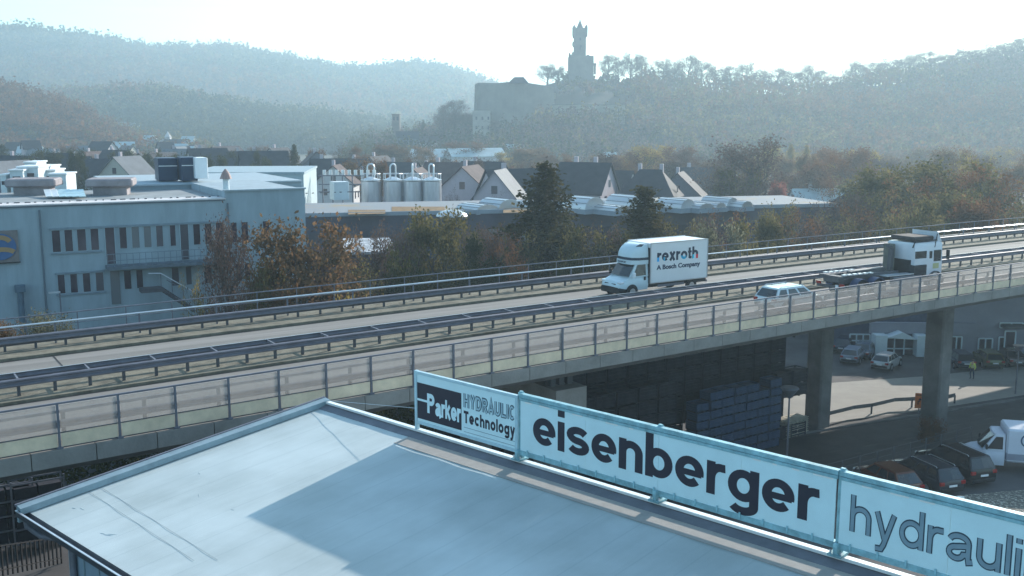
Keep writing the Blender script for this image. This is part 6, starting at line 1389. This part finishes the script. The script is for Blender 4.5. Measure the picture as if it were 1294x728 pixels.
Ed = [('pelvis', 'waist'), ('waist', 'chest'), ('chest', 'neck'), ('neck', 'head0'), ('head0', 'head1'), ('pelvis', 'lh'), ('lh', 'lk'), ('lk', 'la'), ('la', 'lt'), ('pelvis', 'rh'), ('rh', 'rk'), ('rk', 'ra'), ('ra', 'rt'), ('chest', 'ls'), ('ls', 'le'), ('le', 'lw'), ('lw', 'lf'), ('chest', 'rs'), ('rs', 're'), ('re', 'rw'), ('rw', 'rf')]
def skin(names, edges, grow=0.0, name='x'):
    names = list(names); me = bpy.data.meshes.new(name); me.from_pydata([J[n] for n in names], [(names.index(a), names.index(b)) for a, b in edges], []); o = bpy.data.objects.new('tmp', me); COL.objects.link(o)
    md = o.modifiers.new('s', 'SKIN'); sv_ = me.skin_vertices[0].data
    for i, n in enumerate(names): r_ = Rr[n] + grow; sv_[i].radius = (r_, r_ * (.75 if n in ('pelvis', 'waist', 'chest') else 1)); sv_[i].use_root = (i == 0)
    md2 = o.modifiers.new('u', 'SUBSURF'); md2.levels = 2
    m2 = bpy.data.meshes.new_from_object(o.evaluated_get(bpy.context.evaluated_depsgraph_get())); bpy.data.objects.remove(o); return m2
mb_ = skin(J.keys(), Ed, 0, 'person'); skinm = mat('skin', (.45, .27, .19), .6); trs = mat('dark_trousers', (.03, .04, .08), .85, var=.2)
mb_.materials.clear(); mb_.materials.append(skinm); mb_.materials.append(trs); mb_.materials.append(black)
for p_ in mb_.polygons: z = p_.center.z; p_.material_index = 2 if z < .10 else (1 if z < 1.0 and abs(p_.center.x) < .21 else 0)
po = bpy.data.objects.new('person', mb_); COL.objects.link(po); po.location = pp; po.rotation_euler = (0, 0, R(-60)); tag(po, 'person walking in a yellow high-visibility jacket and dark trousers on the pale lane', 'person')
vn = ['pelvis', 'waist', 'chest', 'ls', 'le', 'lw', 'rs', 're', 'rw']; Rr['pelvis'] = .14
vm = skin(vn, [e for e in Ed if e[0] in vn and e[1] in vn], .018, 'jacket'); vm.materials.clear(); vm.materials.append(mat('hi_vis_yellow', (.62, .68, .12), .7, var=.1, scale=6)); vo = bpy.data.objects.new('jacket', vm); COL.objects.link(vo); vo.parent = po
mb = MB()
for zz, k in ((1.10, 1.0), (1.22, 1.06)): mb.loft([[(.185 * k * math.cos(a) * s_, .15 * k * math.sin(a) * s_, z_) for a in [2 * math.pi * i / 20 for i in range(20)]] for z_, s_ in ((zz, 1), (zz + .05, 1.02))], caps=False)
mb.build('reflective_band', silver, vo)
mb = MB(); mb.loft([[(.098 * s_ * math.cos(a), -.01 + .108 * s_ * math.sin(a), z_) for a in [2 * math.pi * i / 14 for i in range(14)]] for z_, s_ in ((1.66, 1.0), (1.72, 1.06), (1.78, .9), (1.815, .5))]); mb.build('hair', mat('dark_hair', (.03, .02, .015), .8), po, smooth=True)
# ================================================================== TREES
bark = mat('bark_brown', (.075, .062, .055), .95, var=.3, scale=3, bump=.4); bark_l = mat('pale_bark', (.16, .14, .13), .95, var=.3, scale=3)
LM = {
 'dark': leafmat('leaves_dark_green', [(.022, .030, .012), (.045, .050, .018), (.085, .075, .028)]),
 'conifer': leafmat('needles_larch', [(.020, .024, .010), (.045, .042, .018), (.095, .075, .035)]),
 'orange': leafmat('leaves_orange', [(.07, .058, .035), (.15, .095, .050), (.24, .13, .07)]),
 'rust': leafmat('leaves_rust', [(.07, .04, .025), (.13, .065, .035), (.20, .10, .05)]),
 'yellow': leafmat('leaves_yellow', [(.14, .11, .03), (.26, .19, .05), (.36, .26, .07)]),
 'olive': leafmat('leaves_olive', [(.055, .050, .022), (.115, .10, .04), (.21, .17, .07)]),
 'grey': leafmat('leaves_grey_green', [(.07, .072, .050), (.13, .13, .085), (.21, .20, .13)]),
 'bare': leafmat('twigs_purplish', [(.07, .048, .042), (.13, .088, .075), (.20, .135, .10)], .2),
 'pink': leafmat('leaves_pink', [(.18, .07, .06), (.28, .11, .09), (.34, .16, .12)]),
}
def frame(d):
    d = d / np.linalg.norm(d); a = np.cross(d, [0, 0, 1.0] if abs(d[2]) < .9 else [1.0, 0, 0]); a /= np.linalg.norm(a); return a, np.cross(d, a)
class TreeGen:
    def __init__(s, seed): s.r = np.random.default_rng(seed); s.V = []; s.F = []; s.tips = []
    def seg(s, pts, rad, n):
        o = len(s.V)
        for i, p in enumerate(pts):
            d = pts[min(i + 1, len(pts) - 1)] - pts[max(i - 1, 0)]; a, b = frame(d)
            for k in range(n): t = 2 * math.pi * k / n; s.V.append(p + (a * math.cos(t) + b * math.sin(t)) * rad[i])
        for i in range(len(pts) - 1):
            for k in range(n): j = (k + 1) % n; s.F.append((o + i * n + k, o + i * n + j, o + (i + 1) * n + j, o + (i + 1) * n + k))
    def branch(s, p, d, L, r, depth, up=.25, nk=3):
        n = 4 if depth > 1 else 3; pts = [p]; q = p; dd = d / np.linalg.norm(d); m = 4 if depth > 0 else 3
        for i in range(m):
            dd = dd + s.r.normal(0, .14, 3) + np.array([0, 0, up * .22]); dd /= np.linalg.norm(dd); q = q + dd * L / m; pts.append(q)
        s.seg(pts, [r * (1 - .65 * i / m) for i in range(m + 1)], n)
        s.tips.append(pts[-1])
        if depth == 0: s.tips.append(pts[-2]); return
        for k in range(nk + (1 if depth > 1 else 0)):
            t = s.r.uniform(.35, 1.0); i = min(m - 1, int(t * m)); b = pts[i] + (pts[i + 1] - pts[i]) * (t * m - i)
            a_, b_ = frame(dd); ph = s.r.uniform(0, 6.28); sp = s.r.uniform(.55, 1.0); nd = dd + (a_ * math.cos(ph) + b_ * math.sin(ph)) * sp
            s.branch(b, nd, L * s.r.uniform(.5, .72), r * .45, depth - 1, up, nk)
def leaf_cloud(centers, per, rad, size, r, flat=.0):
    N = len(centers) * per; C = np.repeat(np.array(centers), per, axis=0) + r.normal(0, 1, (N, 3)) * rad * np.array([1, 1, .8])
    u = r.normal(0, 1, (N, 3)); u /= np.linalg.norm(u, axis=1)[:, None]; w = r.normal(0, 1, (N, 3)); v = np.cross(u, w); v /= np.linalg.norm(v, axis=1)[:, None]
    sz = size * r.uniform(.6, 1.3, (N, 1)); u = u * sz; v = v * sz * .7
    V = np.stack([C - u, C - v, C + u, C + v], axis=1).reshape(-1, 3); F = np.arange(N * 4).reshape(N, 4); return V, F
def make_proto(kind, seed):
    """unit tree: height 1 -> built at 10 m and scaled"""
    g_ = TreeGen(seed); r = g_.r; H_ = 10.0
    if kind in ('broad', 'bare', 'fine', 'winter'):
        th = H_ * (.30 if kind == 'broad' else (.17 if kind == 'winter' else .34)); pts = [np.array([0, 0, -.5]), np.array([0, 0, th * .5]) + r.normal(0, .08, 3), np.array([0, 0, th]) + r.normal(0, .12, 3), np.array([0, 0, H_ * .62]) + r.normal(0, .25, 3), np.array([0, 0, H_ * .86]) + r.normal(0, .3, 3)]
        kr = 2.0 if kind == 'winter' else 1.0; g_.seg(pts, [.24 * kr, .20 * kr, .17 * kr, .10 * kr, .05 * kr], 7)
        nl = 9 if kind == 'broad' else (16 if kind == 'winter' else 11)
        for k in range(nl):
            t = .25 + .7 * k / nl; z = th * .85 + (H_ * .86 - th * .85) * (k / nl) * .95; i = 2 if z < pts[3][2] else 3; q = pts[i] + (pts[i + 1] - pts[i]) * max(0, min(1, (z - pts[i][2]) / (pts[i + 1][2] - pts[i][2])))
            ph = 2.4 * k + r.uniform(-.3, .3); e = .5 + .6 * t
            g_.branch(q, np.array([math.cos(ph), math.sin(ph), e]), H_ * (.38 - .16 * t) * r.uniform(.85, 1.15), (.085 - .03 * t) * kr, 3 if kind in ('bare', 'winter') else 2, .35, 3)
        tips = np.array(g_.tips)
        if kind == 'broad': V, F = leaf_cloud(tips, 30, .42, .13, r)
        elif kind == 'winter': V, F = leaf_cloud(tips, 3, .36, .11, r)
        elif kind == 'bare': V, F = leaf_cloud(tips[r.random(len(tips)) < .5], 3, .22, .075, r)
        else: V, F = leaf_cloud(tips[r.random(len(tips)) < .7], 8, .34, .10, r)
    elif kind == 'conifer':
        g_.seg([np.array([0, 0, -.5]), np.array([.05, 0, 4]), np.array([0, .05, 10.0])], [.22, .14, .02], 7); C = []
        z = .9
        while z < 9.9:
            f_ = (1 - z / 10.2); L = (2.9 * f_ ** .85) * (1 + .25 * math.sin(z * 3.1)) + .12
            for k in range(7):
                ph = r.uniform(0, 6.28); d = np.array([math.cos(ph), math.sin(ph), r.uniform(-.25, .2)]); l = L * r.uniform(.55, 1.15); a = np.array([0, 0, z]); b = a + d * l * .6; c = b + (d + np.array([0, 0, -.18])) * l * .45
                g_.seg([a, b, c], [.05 * f_ + .015, .03 * f_ + .01, .006], 3)
                n = max(2, int(l * 6)); 
                for j in range(n): t = .25 + .78 * j / n; C.append(a + (b - a) * min(1, t / .6) if t < .6 else b + (c - b) * (t - .6) / .4)
            z += .26
        V, F = leaf_cloud(C, 9, .16, .085, r)
    else:   # bush: several stems from the ground
        for k in range(9):
            ph = r.uniform(0, 6.28); g_.branch(np.array([r.normal(0, .5), r.normal(0, .5), -.2]), np.array([math.cos(ph) * .8, math.sin(ph) * .8, 1.3]), 5.0, .10, 2, .4, 3)
        V, F = leaf_cloud(np.array(g_.tips), 26, .55, .15, r)
    return np.array(g_.V), np.array(g_.F), V, F
PROTO = {}
for kind, n in (('broad', 3), ('bare', 3), ('fine', 3), ('winter', 3), ('conifer', 2), ('bush', 2)):
    for i in range(n): PROTO[(kind, i)] = make_proto(kind, 100 + 17 * i + len(kind))
MESH = {}
def tree(label, x, ytop, Y, wpx, kind, col, var=0, group=None, name=None, zb=-3.0, barkm=None, cat='tree', z0at=None):
    """crown top at pixel (x, ytop) for a trunk standing at depth Y"""
    top = A(x, ytop, Y); zb = z0at if z0at is not None else zb; h = top[2] - zb; w = wpx / FPX * Y
    V0, F0_, V1, F1 = PROTO[(kind, var % (2 if kind in ('conifer', 'bush') else 3))]
    nat_h = max(V0[:, 2].max(), V1[:, 2].max()); nat_w = (np.percentile(V1[:, 0], 98.5) - np.percentile(V1[:, 0], 1.5)) or 6
    key = (kind, var % (2 if kind in ('conifer', 'bush') else 3), col, barkm)
    nm = name or {'conifer': 'conifer_tree', 'bush': 'bush', 'bare': 'bare_tree'}.get(kind, 'autumn_tree')
    t = thing(nm, label, cat, (top[0], Y, zb), random.uniform(0, .6) + var * 1.1, group, scale=(w / nat_w, w / nat_w, h / nat_h))
    if key not in MESH:
        a = npmesh('trunk', V0, F0_, barkm or bark, parent=t); b = npmesh('crown', V1, F1, LM[col], parent=t); MESH[key] = (a.data, b.data)
    else:
        for nme, me in zip(('trunk', 'crown'), MESH[key]): o = bpy.data.objects.new(nme, me); COL.objects.link(o); o.parent = t
    return t
T = tree
# --- nearest row, right behind the bridge
T('tall dark conifer rising above the rooflights, left of the box truck', 690, 198, 98, 175, 'conifer', 'conifer', 0)
T('second dark conifer, shorter, directly above the box truck cab', 817, 234, 96, 150, 'conifer', 'conifer', 1)
T('bushy dark olive tree in front of the tank farm', 545, 258, 92, 112, 'broad', 'olive', 0)
T('orange-brown autumn tree in front of the works building corner', 372, 268, 74, 130, 'broad', 'orange', 1)
T('thin bare reddish tree against the works windows', 283, 252, 76, 74, 'winter', 'bare', 0)
T('small bare tree between the orange tree and the dark olive tree', 468, 274, 84, 70, 'winter', 'bare', 1)
T('dark leafy tree between the olive tree and the tall conifer', 608, 288, 90, 74, 'broad', 'dark', 2)
T('sparse orange-tinted tree beside the tall conifer', 648, 290, 88, 44, 'fine', 'rust', 0)
T('slim bare tree between the two conifers', 752, 262, 90, 44, 'bare', 'bare', 2)
T('bushy green tree at the foot of the second conifer', 870, 268, 95, 62, 'fine', 'olive', 1)
T('pale grey-green shrub right of the box truck', 905, 274, 92, 62, 'broad', 'grey', 1)
T('olive shrub between the pale shrub and the dark hall end', 948, 268, 98, 66, 'broad', 'olive', 2)
T('dark brown sapling in front of the hall end wall', 1010, 262, 108, 60, 'fine', 'rust', 2)
T('low dark green bush below the orange tree', 500, 302, 84, 70, 'bush', 'dark', 0)
T('dark bush under the rooflights left of the box truck', 728, 300, 90, 64, 'bush', 'dark', 1)
T('dark low bush left of the orange tree at the works wall', 330, 322, 72, 60, 'bush', 'olive', 0)
T('yellow-leaved small shrub against the works stair', 243, 338, 68, 34, 'fine', 'yellow', 1)
T('yellowish shrub below the small bare tree', 445, 352, 72, 60, 'bush', 'yellow', 1)
T('brownish bare shrub in the works yard right of the stair', 290, 330, 70, 70, 'bare', 'bare', 1)
T('leafy shrub with pale leaves poking over the bridge handrail at far left', 52, 388, 60, 66, 'bush', 'grey', 0, z0at=4.5)
T('small shrub at the left edge poking over the handrail', 4, 396, 60, 40, 'bush', 'orange', 1, z0at=4.5)
T('dark shrub hugging the foot of the dark hall right part', 1068, 258, 118, 74, 'fine', 'olive', 0)
T('dark tree filling the gap left of the tall conifer', 575, 300, 96, 60, 'fine', 'dark', 0)
T('olive tree behind the box truck roof', 790, 282, 100, 60, 'broad', 'dark', 0)
fill = [(520, 276, 98, 60, 'winter', 'bare', 1), (585, 278, 100, 54, 'fine', 'olive', 2), (628, 270, 102, 50, 'winter', 'bare', 0), (660, 284, 92, 60, 'fine', 'olive', 1), (716, 272, 96, 56, 'fine', 'dark', 2), (736, 284, 94, 60, 'broad', 'olive', 1), (768, 278, 98, 56, 'winter', 'bare', 1), (842, 262, 100, 56, 'fine', 'olive', 0), (888, 262, 104, 54, 'winter', 'bare', 2), (925, 258, 108, 60, 'fine', 'rust', 1), (975, 262, 108, 56, 'broad', 'olive', 0), (1030, 266, 112, 54, 'winter', 'bare', 0), (1050, 246, 130, 60, 'fine', 'bare', 1), (430, 300, 84, 54, 'fine', 'rust', 1), (405, 292, 78, 60, 'winter', 'bare', 2), (500, 282, 90, 60, 'winter', 'bare', 2), (455, 300, 78, 60, 'fine', 'olive', 0), (640, 280, 100, 60, 'winter', 'rust', 1), (600, 270, 104, 50, 'winter', 'bare', 0), (1075, 236, 135, 70, 'winter', 'bare', 2), (990, 250, 120, 60, 'winter', 'olive', 1)]
for x, y, Y, w, k, c, v in fill: T('thin brown tree in the ragged row between the bridge and the factory hall', x, y, Y, w, k, c, v, group='thin trees between the bridge and the hall', name='row_tree')
# --- right group
rg = [(1120, 203, 140, 120, 'broad', 'olive', 0, 'olive-yellow round tree, leftmost of the big trees above the hook-lift truck'), (1162, 214, 128, 90, 'fine', 'rust', 1, 'brownish thin tree directly above the hook-lift truck cab'),
      (1205, 196, 145, 112, 'broad', 'olive', 1, 'large olive-yellow tree right of the hook-lift truck'), (1252, 206, 135, 100, 'fine', 'rust', 2, 'brown thin-crowned tree near the right edge'), (1296, 214, 150, 90, 'fine', 'bare', 0, 'purplish bare tree cut by the right edge'),
      (1185, 240, 118, 80, 'broad', 'olive', 2, 'lower olive tree in front of the big pair above the far carriageway'), (1090, 246, 122, 62, 'fine', 'rust', 0, 'low brown tree right of the hall corner'), (1235, 244, 118, 90, 'broad', 'rust', 0, 'low rust-brown tree by the rail at the right'), (1285, 250, 122, 70, 'fine', 'olive', 1, 'low olive tree at the right edge by the rail'), (1145, 250, 116, 70, 'bush', 'olive', 0, 'low dense olive bush behind the hook-lift truck')]
rg += [(1100, 222, 150, 90, 'broad', 'grey', 1, 'pale olive crown filling the left flank of the big tree group'), (1180, 206, 150, 90, 'broad', 'olive', 2, 'round olive crown between the two big trees'), (1230, 212, 150, 90, 'broad', 'rust', 0, 'brown crown behind the large right tree'), (1275, 222, 140, 90, 'broad', 'olive', 1, 'olive crown behind the right edge trees'), (1140, 232, 130, 100, 'fine', 'olive', 2, 'wide loose crown in the middle of the big tree group'), (1215, 234, 125, 100, 'broad', 'olive', 0, 'dense lower crown right of the middle of the big tree group')]
for x, y, Y, w, k, c, v, lb in rg: T(lb, x, y, Y, w, k, c, v)
# --- middle band
mg = [(950, 162, 190, 104, 'winter', 'bare', 0, 'tall dark bare tree standing highest right of the gabled houses'), (905, 196, 220, 70, 'fine', 'bare', 1, 'purplish tree left of the tall bare tree'), (930, 206, 190, 60, 'broad', 'olive', 1, 'yellow-green tree at the foot of the tall bare tree'),
      (985, 226, 180, 34, 'broad', 'pink', 0, 'small pinkish-red tree beside the tall bare tree'), (820, 181, 330, 52, 'broad', 'yellow', 1, 'golden autumn tree below the castle slope'), (800, 194, 300, 34, 'broad', 'orange', 2, 'small orange tree left of the golden tree behind the hipped house'),
      (1000, 181, 330, 30, 'conifer', 'yellow', 0, 'yellow larch, left of the two golden larches'), (1020, 183, 330, 28, 'conifer', 'yellow', 1, 'yellow larch, right of the two golden larches'), (1058, 204, 260, 44, 'broad', 'yellow', 2, 'yellowish tree above the pale metal roof'),
      (668, 185, 360, 70, 'broad', 'orange', 0, 'broad orange tree behind the tall conifer top'), (640, 190, 380, 50, 'broad', 'yellow', 2, 'golden tree left of the broad orange tree'), (700, 192, 340, 40, 'broad', 'rust', 1, 'rust tree right of the tall conifer top'), (722, 196, 330, 34, 'broad', 'orange', 2, 'small orange tree above the two-chimney roof'),
      (762, 193, 340, 44, 'broad', 'orange', 1, 'orange tree right of the two-chimney roof'), (782, 196, 300, 30, 'broad', 'rust', 0, 'small rust tree right of the two-chimney roof'), (583, 177, 420, 50, 'broad', 'rust', 1, 'rounded rust-coloured tree under the fortress corner'), (857, 190, 260, 60, 'fine', 'bare', 2, 'purplish thin tree right of the golden tree'), (880, 186, 300, 60, 'fine', 'bare', 0, 'bare tree group member just left of the tall bare tree, farther back'),
      (430, 178, 260, 46, 'bare', 'bare', 1, 'dark bare tree above the white hall end'), (371, 180, 250, 34, 'conifer', 'dark', 0, 'dark green conifer above the white hall'), (397, 186, 300, 34, 'broad', 'rust', 0, 'rust tree between the dark conifer and the dark bare tree'), (350, 190, 330, 30, 'broad', 'rust', 1, 'rust tree left of the dark conifer'),
      (455, 182, 330, 40, 'broad', 'rust', 2, 'rust tree right of the dark bare tree'), (485, 180, 380, 44, 'broad', 'rust', 0, 'reddish tree left above the tanks'), (512, 182, 380, 40, 'broad', 'orange', 1, 'orange-red tree below the square tower'), (538, 184, 390, 36, 'broad', 'orange', 0, 'orange-red tree right of the square tower foot'), (476, 192, 300, 44, 'fine', 'bare', 1, 'purplish tree above the pipe rack'),
      (82, 181, 420, 34, 'broad', 'rust', 0, 'rust-brown tree at the left hill foot'), (285, 184, 430, 30, 'broad', 'rust', 2, 'rust tree behind the left rooftops'), (262, 184, 430, 30, 'broad', 'orange', 1, 'orange-pink tree behind the left rooftops'), (325, 183, 440, 30, 'broad', 'rust', 1, 'rust tree behind the middle rooftops'), (3, 182, 330, 34, 'conifer', 'dark', 1, 'dark conifer at the left edge of the town'),
      (535, 152, 610, 10, 'conifer', 'dark', 0, 'tiny dark conifer on the slope right of the square tower'), (605, 200, 260, 40, 'fine', 'bare', 2, 'bare tree behind the pale gable'), (572, 232, 170, 30, 'bare', 'bare', 0, 'thin bare tree right beside the tanks'), (632, 236, 160, 40, 'bare', 'bare', 2, 'thin bare tree before the pale gable')]
for x, y, Y, w, k, c, v, lb in mg:
    if x == 535: T(lb, x, y, Y, w, k, c, v, z0at=A(x, 172, Y)[2])
    else: T(lb, x, y, Y, w, k, c, v)
# dark hedgerow trees between the rooftops on the left
rnd2 = random.Random(5)
for i in range(26):
    x = 14 + i * 13.4 + rnd2.uniform(-4, 4)
    T('dark tree among the dense row of rooftops beyond the works', x, rnd2.uniform(184, 195), rnd2.uniform(225, 330), rnd2.uniform(22, 34), 'broad', 'dark', i, group='dark trees among the far rooftops', name='town_tree')
for i in range(60):
    x = 765 + i * 9.4 + rnd2.uniform(-6, 6)
    T('hazy purplish tree in the long belt at the foot of the castle hill', x, rnd2.uniform(182, 204), rnd2.uniform(200, 400), rnd2.uniform(38, 62), rnd2.choice(('fine', 'fine', 'broad')), rnd2.choice(('bare', 'bare', 'rust', 'orange', 'yellow')), i, group='purplish trees in the belt below the castle hill', name='belt_tree')
for i in range(26):
    x = 440 + i * 14 + rnd2.uniform(-6, 6)
    T('brownish tree in the gardens behind the tank farm and gabled houses', x, rnd2.uniform(196, 208), rnd2.uniform(215, 300), rnd2.uniform(26, 40), rnd2.choice(('fine', 'broad')), rnd2.choice(('bare', 'rust', 'orange')), i, group='garden trees behind the gabled houses', name='garden_tree')
# --- skyline trees on the castle hill (bare, seen against the sky)
sk = [(692, 78, 24), (706, 82, 20), (768, 66, 24), (782, 70, 18), (797, 64, 26), (812, 66, 20), (838, 70, 26), (853, 74, 22), (870, 66, 30), (888, 72, 24), (905, 80, 26), (925, 80, 24), (944, 74, 24), (962, 84, 24), (982, 83, 28), (1002, 86, 26), (1022, 78, 28), (1040, 86, 24), (1060, 92, 26), (1082, 74, 34), (1104, 76, 34), (1128, 70, 32), (1150, 66, 34), (1172, 62, 36), (1196, 66, 34), (1216, 58, 34), (1238, 60, 34), (1258, 52, 36), (1280, 48, 36), (1300, 44, 34), (575, 122, 30), (560, 132, 24), (590, 142, 22)]
cx0 = [p[0] for p in PROF_CASTLE]; cy0 = [p[1] for p in PROF_CASTLE]
for i, (x, y, w) in enumerate(sk):
    gy = float(np.interp(x, cx0, cy0)) + 4
    lb = 'bare tree on the castle hill skyline right of the tower' if x > 760 else ('bare tree on the hilltop just left of the castle tower' if x > 650 else 'bare tree on the slope left of the fortress wall')
    T(lb, x, y, 686 if x > 650 else 560, w * 1.15, 'winter', 'bare', i, group='skyline trees right of the tower' if x > 760 else ('hilltop trees left of the tower' if x > 650 else 'trees left of the fortress wall'), name='skyline_tree', z0at=A(x, gy, 686 if x > 650 else 560)[2], barkm=bark)
# small scrubby trees between the fortress terraces
for i, (x, y, w) in enumerate([(625, 150, 30), (655, 155, 34), (690, 150, 30), (715, 152, 32), (745, 155, 34), (775, 152, 30), (640, 168, 34), (705, 112, 18), (755, 108, 20), (775, 110, 18), (790, 112, 18), (676, 128, 16)]):
    T('scrubby tree growing against the fortress and terrace walls', x, y, 550 if y > 140 else 640, w, 'fine', 'bare', i, group='scrub trees on the fortress terraces', name='scrub_tree', z0at=A(x, y + w * .8, 550 if y > 140 else 640)[2])
# --- woods that read as one mass
def wood(name, label, surface, count, hmin, hmax, cols, seed, per=60, spread=.36, leaf=.9, tr=(0, .8)):
    r = np.random.default_rng(seed); rows, colsn, _ = surface.shape; VV, FF, MI = [], [], []; off = 0
    Vs = []; N = count; i = r.uniform(tr[0], tr[1], N) * (rows - 1); j = r.uniform(0, 1, N) * (colsn - 1.001)
    i0 = np.floor(i).astype(int); j0 = np.floor(j).astype(int); fi = (i - i0)[:, None]; fj = (j - j0)[:, None]; i1 = np.minimum(i0 + 1, rows - 1)
    P = (surface[i0, j0] * (1 - fi) + surface[i1, j0] * fi) * (1 - fj) + (surface[i0, j0 + 1] * (1 - fi) + surface[i1, j0 + 1] * fi) * fj
    if name == 'castle_wood':     # the fortress walls, terraces and castle yard stay clear
        pj = np.array([project(p) for p in P]); clear = ((pj[:, 0] > 592) & (pj[:, 0] < 704) & (pj[:, 1] < 158)) | ((pj[:, 0] > 692) & (pj[:, 0] < 796) & (pj[:, 1] > 124) & (pj[:, 1] < 153)) | ((pj[:, 0] > 560) & (pj[:, 0] < 600) & (pj[:, 1] < 165)); P = P[~clear]; N = len(P)
    h = hmin * .8 + (hmax - hmin * .8) * r.uniform(0, 1, N) ** 1.3
    if name == 'castle_wood': pj = pj[~clear]; h = np.where((pj[:, 0] > 690) & (pj[:, 0] < 805) & (pj[:, 1] < 126), h * .38, h)
    w = h * r.uniform(.75, 1.15, N) * spread * 1.1
    # patches of colour across the wood
    pn = np.sin(P[:, 0] * .011 + 1.3 * np.sin(P[:, 1] * .009)) + np.sin(P[:, 2] * .06 + P[:, 0] * .004) + r.normal(0, .7, N); q = np.digitize(pn, [-.9, .3, 1.3])
    u = r.normal(0, 1, (N, per, 3)); u /= np.linalg.norm(u, axis=2)[:, :, None]; u *= r.uniform(.45, 1.0, (N, per, 1)) ** .6; u[:, :, 2] = np.abs(u[:, :, 2]) * 1.0 - .15
    u *= (1 + .35 * np.sin(u[:, :, :1] * 7 + P[:, None, :1]))
    C = P[:, None, :] + np.concatenate([u[:, :, :2] * w[:, None, None], (u[:, :, 2:] * .55 + .45) * h[:, None, None]], axis=2)
    C = C.reshape(-1, 3); M_ = len(C); a = r.normal(0, 1, (M_, 3)); a /= np.linalg.norm(a, axis=1)[:, None]; b = np.cross(a, r.normal(0, 1, (M_, 3))); b /= np.linalg.norm(b, axis=1)[:, None]
    s_ = leaf * r.uniform(.6, 1.3, (M_, 1)); a *= s_; b *= s_ * .75
    V = np.stack([C - a, C - b, C + a, C + b], axis=1).reshape(-1, 3); F = np.arange(M_ * 4).reshape(M_, 4); mi = np.repeat(np.minimum(q, len(cols) - 1), per)
    # stems
    Pn = P[:, None, :]; k = np.array([[-.12, 0, 0], [.12, 0, 0], [.06, 0, 1], [-.06, 0, 1]]); S = Pn + k[None] * np.stack([w * .6, w, h * .7], axis=1)[:, None, :]
    SV = S.reshape(-1, 3); SF = np.arange(N * 4).reshape(N, 4) + len(V)
    V = np.concatenate([V, SV]); F = np.concatenate([F, SF]); mi = np.concatenate([mi, np.full(N, len(cols))])
    o = npmesh(name, V, F, [LM[c] for c in cols] + [bark], mi); tag(o, label, 'wood', kind='stuff'); return o
wood('far_wood', 'hazy blue-green and russet wood covering the long far ridge', H_FAR, 7000, 15, 27, ['dark', 'olive', 'rust', 'orange'], 1, per=30, leaf=2.4, spread=.55)
wood('middle_wood', 'darker mixed wood on the lower hill in front of the far ridge', H_MID, 3600, 12, 19, ['dark', 'dark', 'olive', 'rust'], 2, per=34, leaf=1.7, spread=.5)
wood('near_wood', 'reddish-brown autumn wood on the slope at the left edge', H_NEAR, 1700, 9, 15, ['olive', 'rust', 'rust', 'orange'], 3, per=60, leaf=.95, spread=.5)
Hc = H_CAS.copy()
wood('castle_wood', 'grey-blue wood covering the castle hillside', H_CAS, 3900, 8, 15, ['dark', 'bare', 'olive', 'rust'], 4, per=60, leaf=.8, spread=.46, tr=(0, .735))
T('small brown leafy shrub at the foot of the tall bridge pillar', 1176, 524, Gg(1176, 556)[1] - 1.2, 34, 'bush', 'rust', 0)
# ground cover under the near trees
r = np.random.default_rng(9); N = 9000; t_ = r.uniform(-15, 60, N); n_ = r.uniform(60, 74, N); X = t_ * CT - n_ * ST; Yv = t_ * ST + n_ * CT
keep = (X > -60); C = np.stack([X, Yv, GZ + np.abs(r.normal(0, .9, N))], 1)[keep]; V, F = leaf_cloud(C, 4, .25, .16, r)
tag(npmesh('undergrowth', V, F, LM['dark']), 'dark undergrowth along the far side of the bridge', 'undergrowth', kind='stuff')
# ================================================================== HAZE
hz = bpy.data.materials.new('haze'); hz.use_nodes = True; nt = hz.node_tree; nt.nodes.clear(); o_ = nt.nodes.new('ShaderNodeOutputMaterial'); v_ = nt.nodes.new('ShaderNodeVolumePrincipled')
v_.inputs['Color'].default_value = (.62, .84, .98, 1); v_.inputs['Density'].default_value = HAZE; v_.inputs['Anisotropy'].default_value = .35
nt.links.new(v_.outputs[0], o_.inputs['Volume'])
hb = MB().box((0, 1900, 74), (7600, 5200, 152)).build('haze', hz); tag(hb, kind='stuff')
hb['label'] = 'pale blue autumn haze filling the valley'
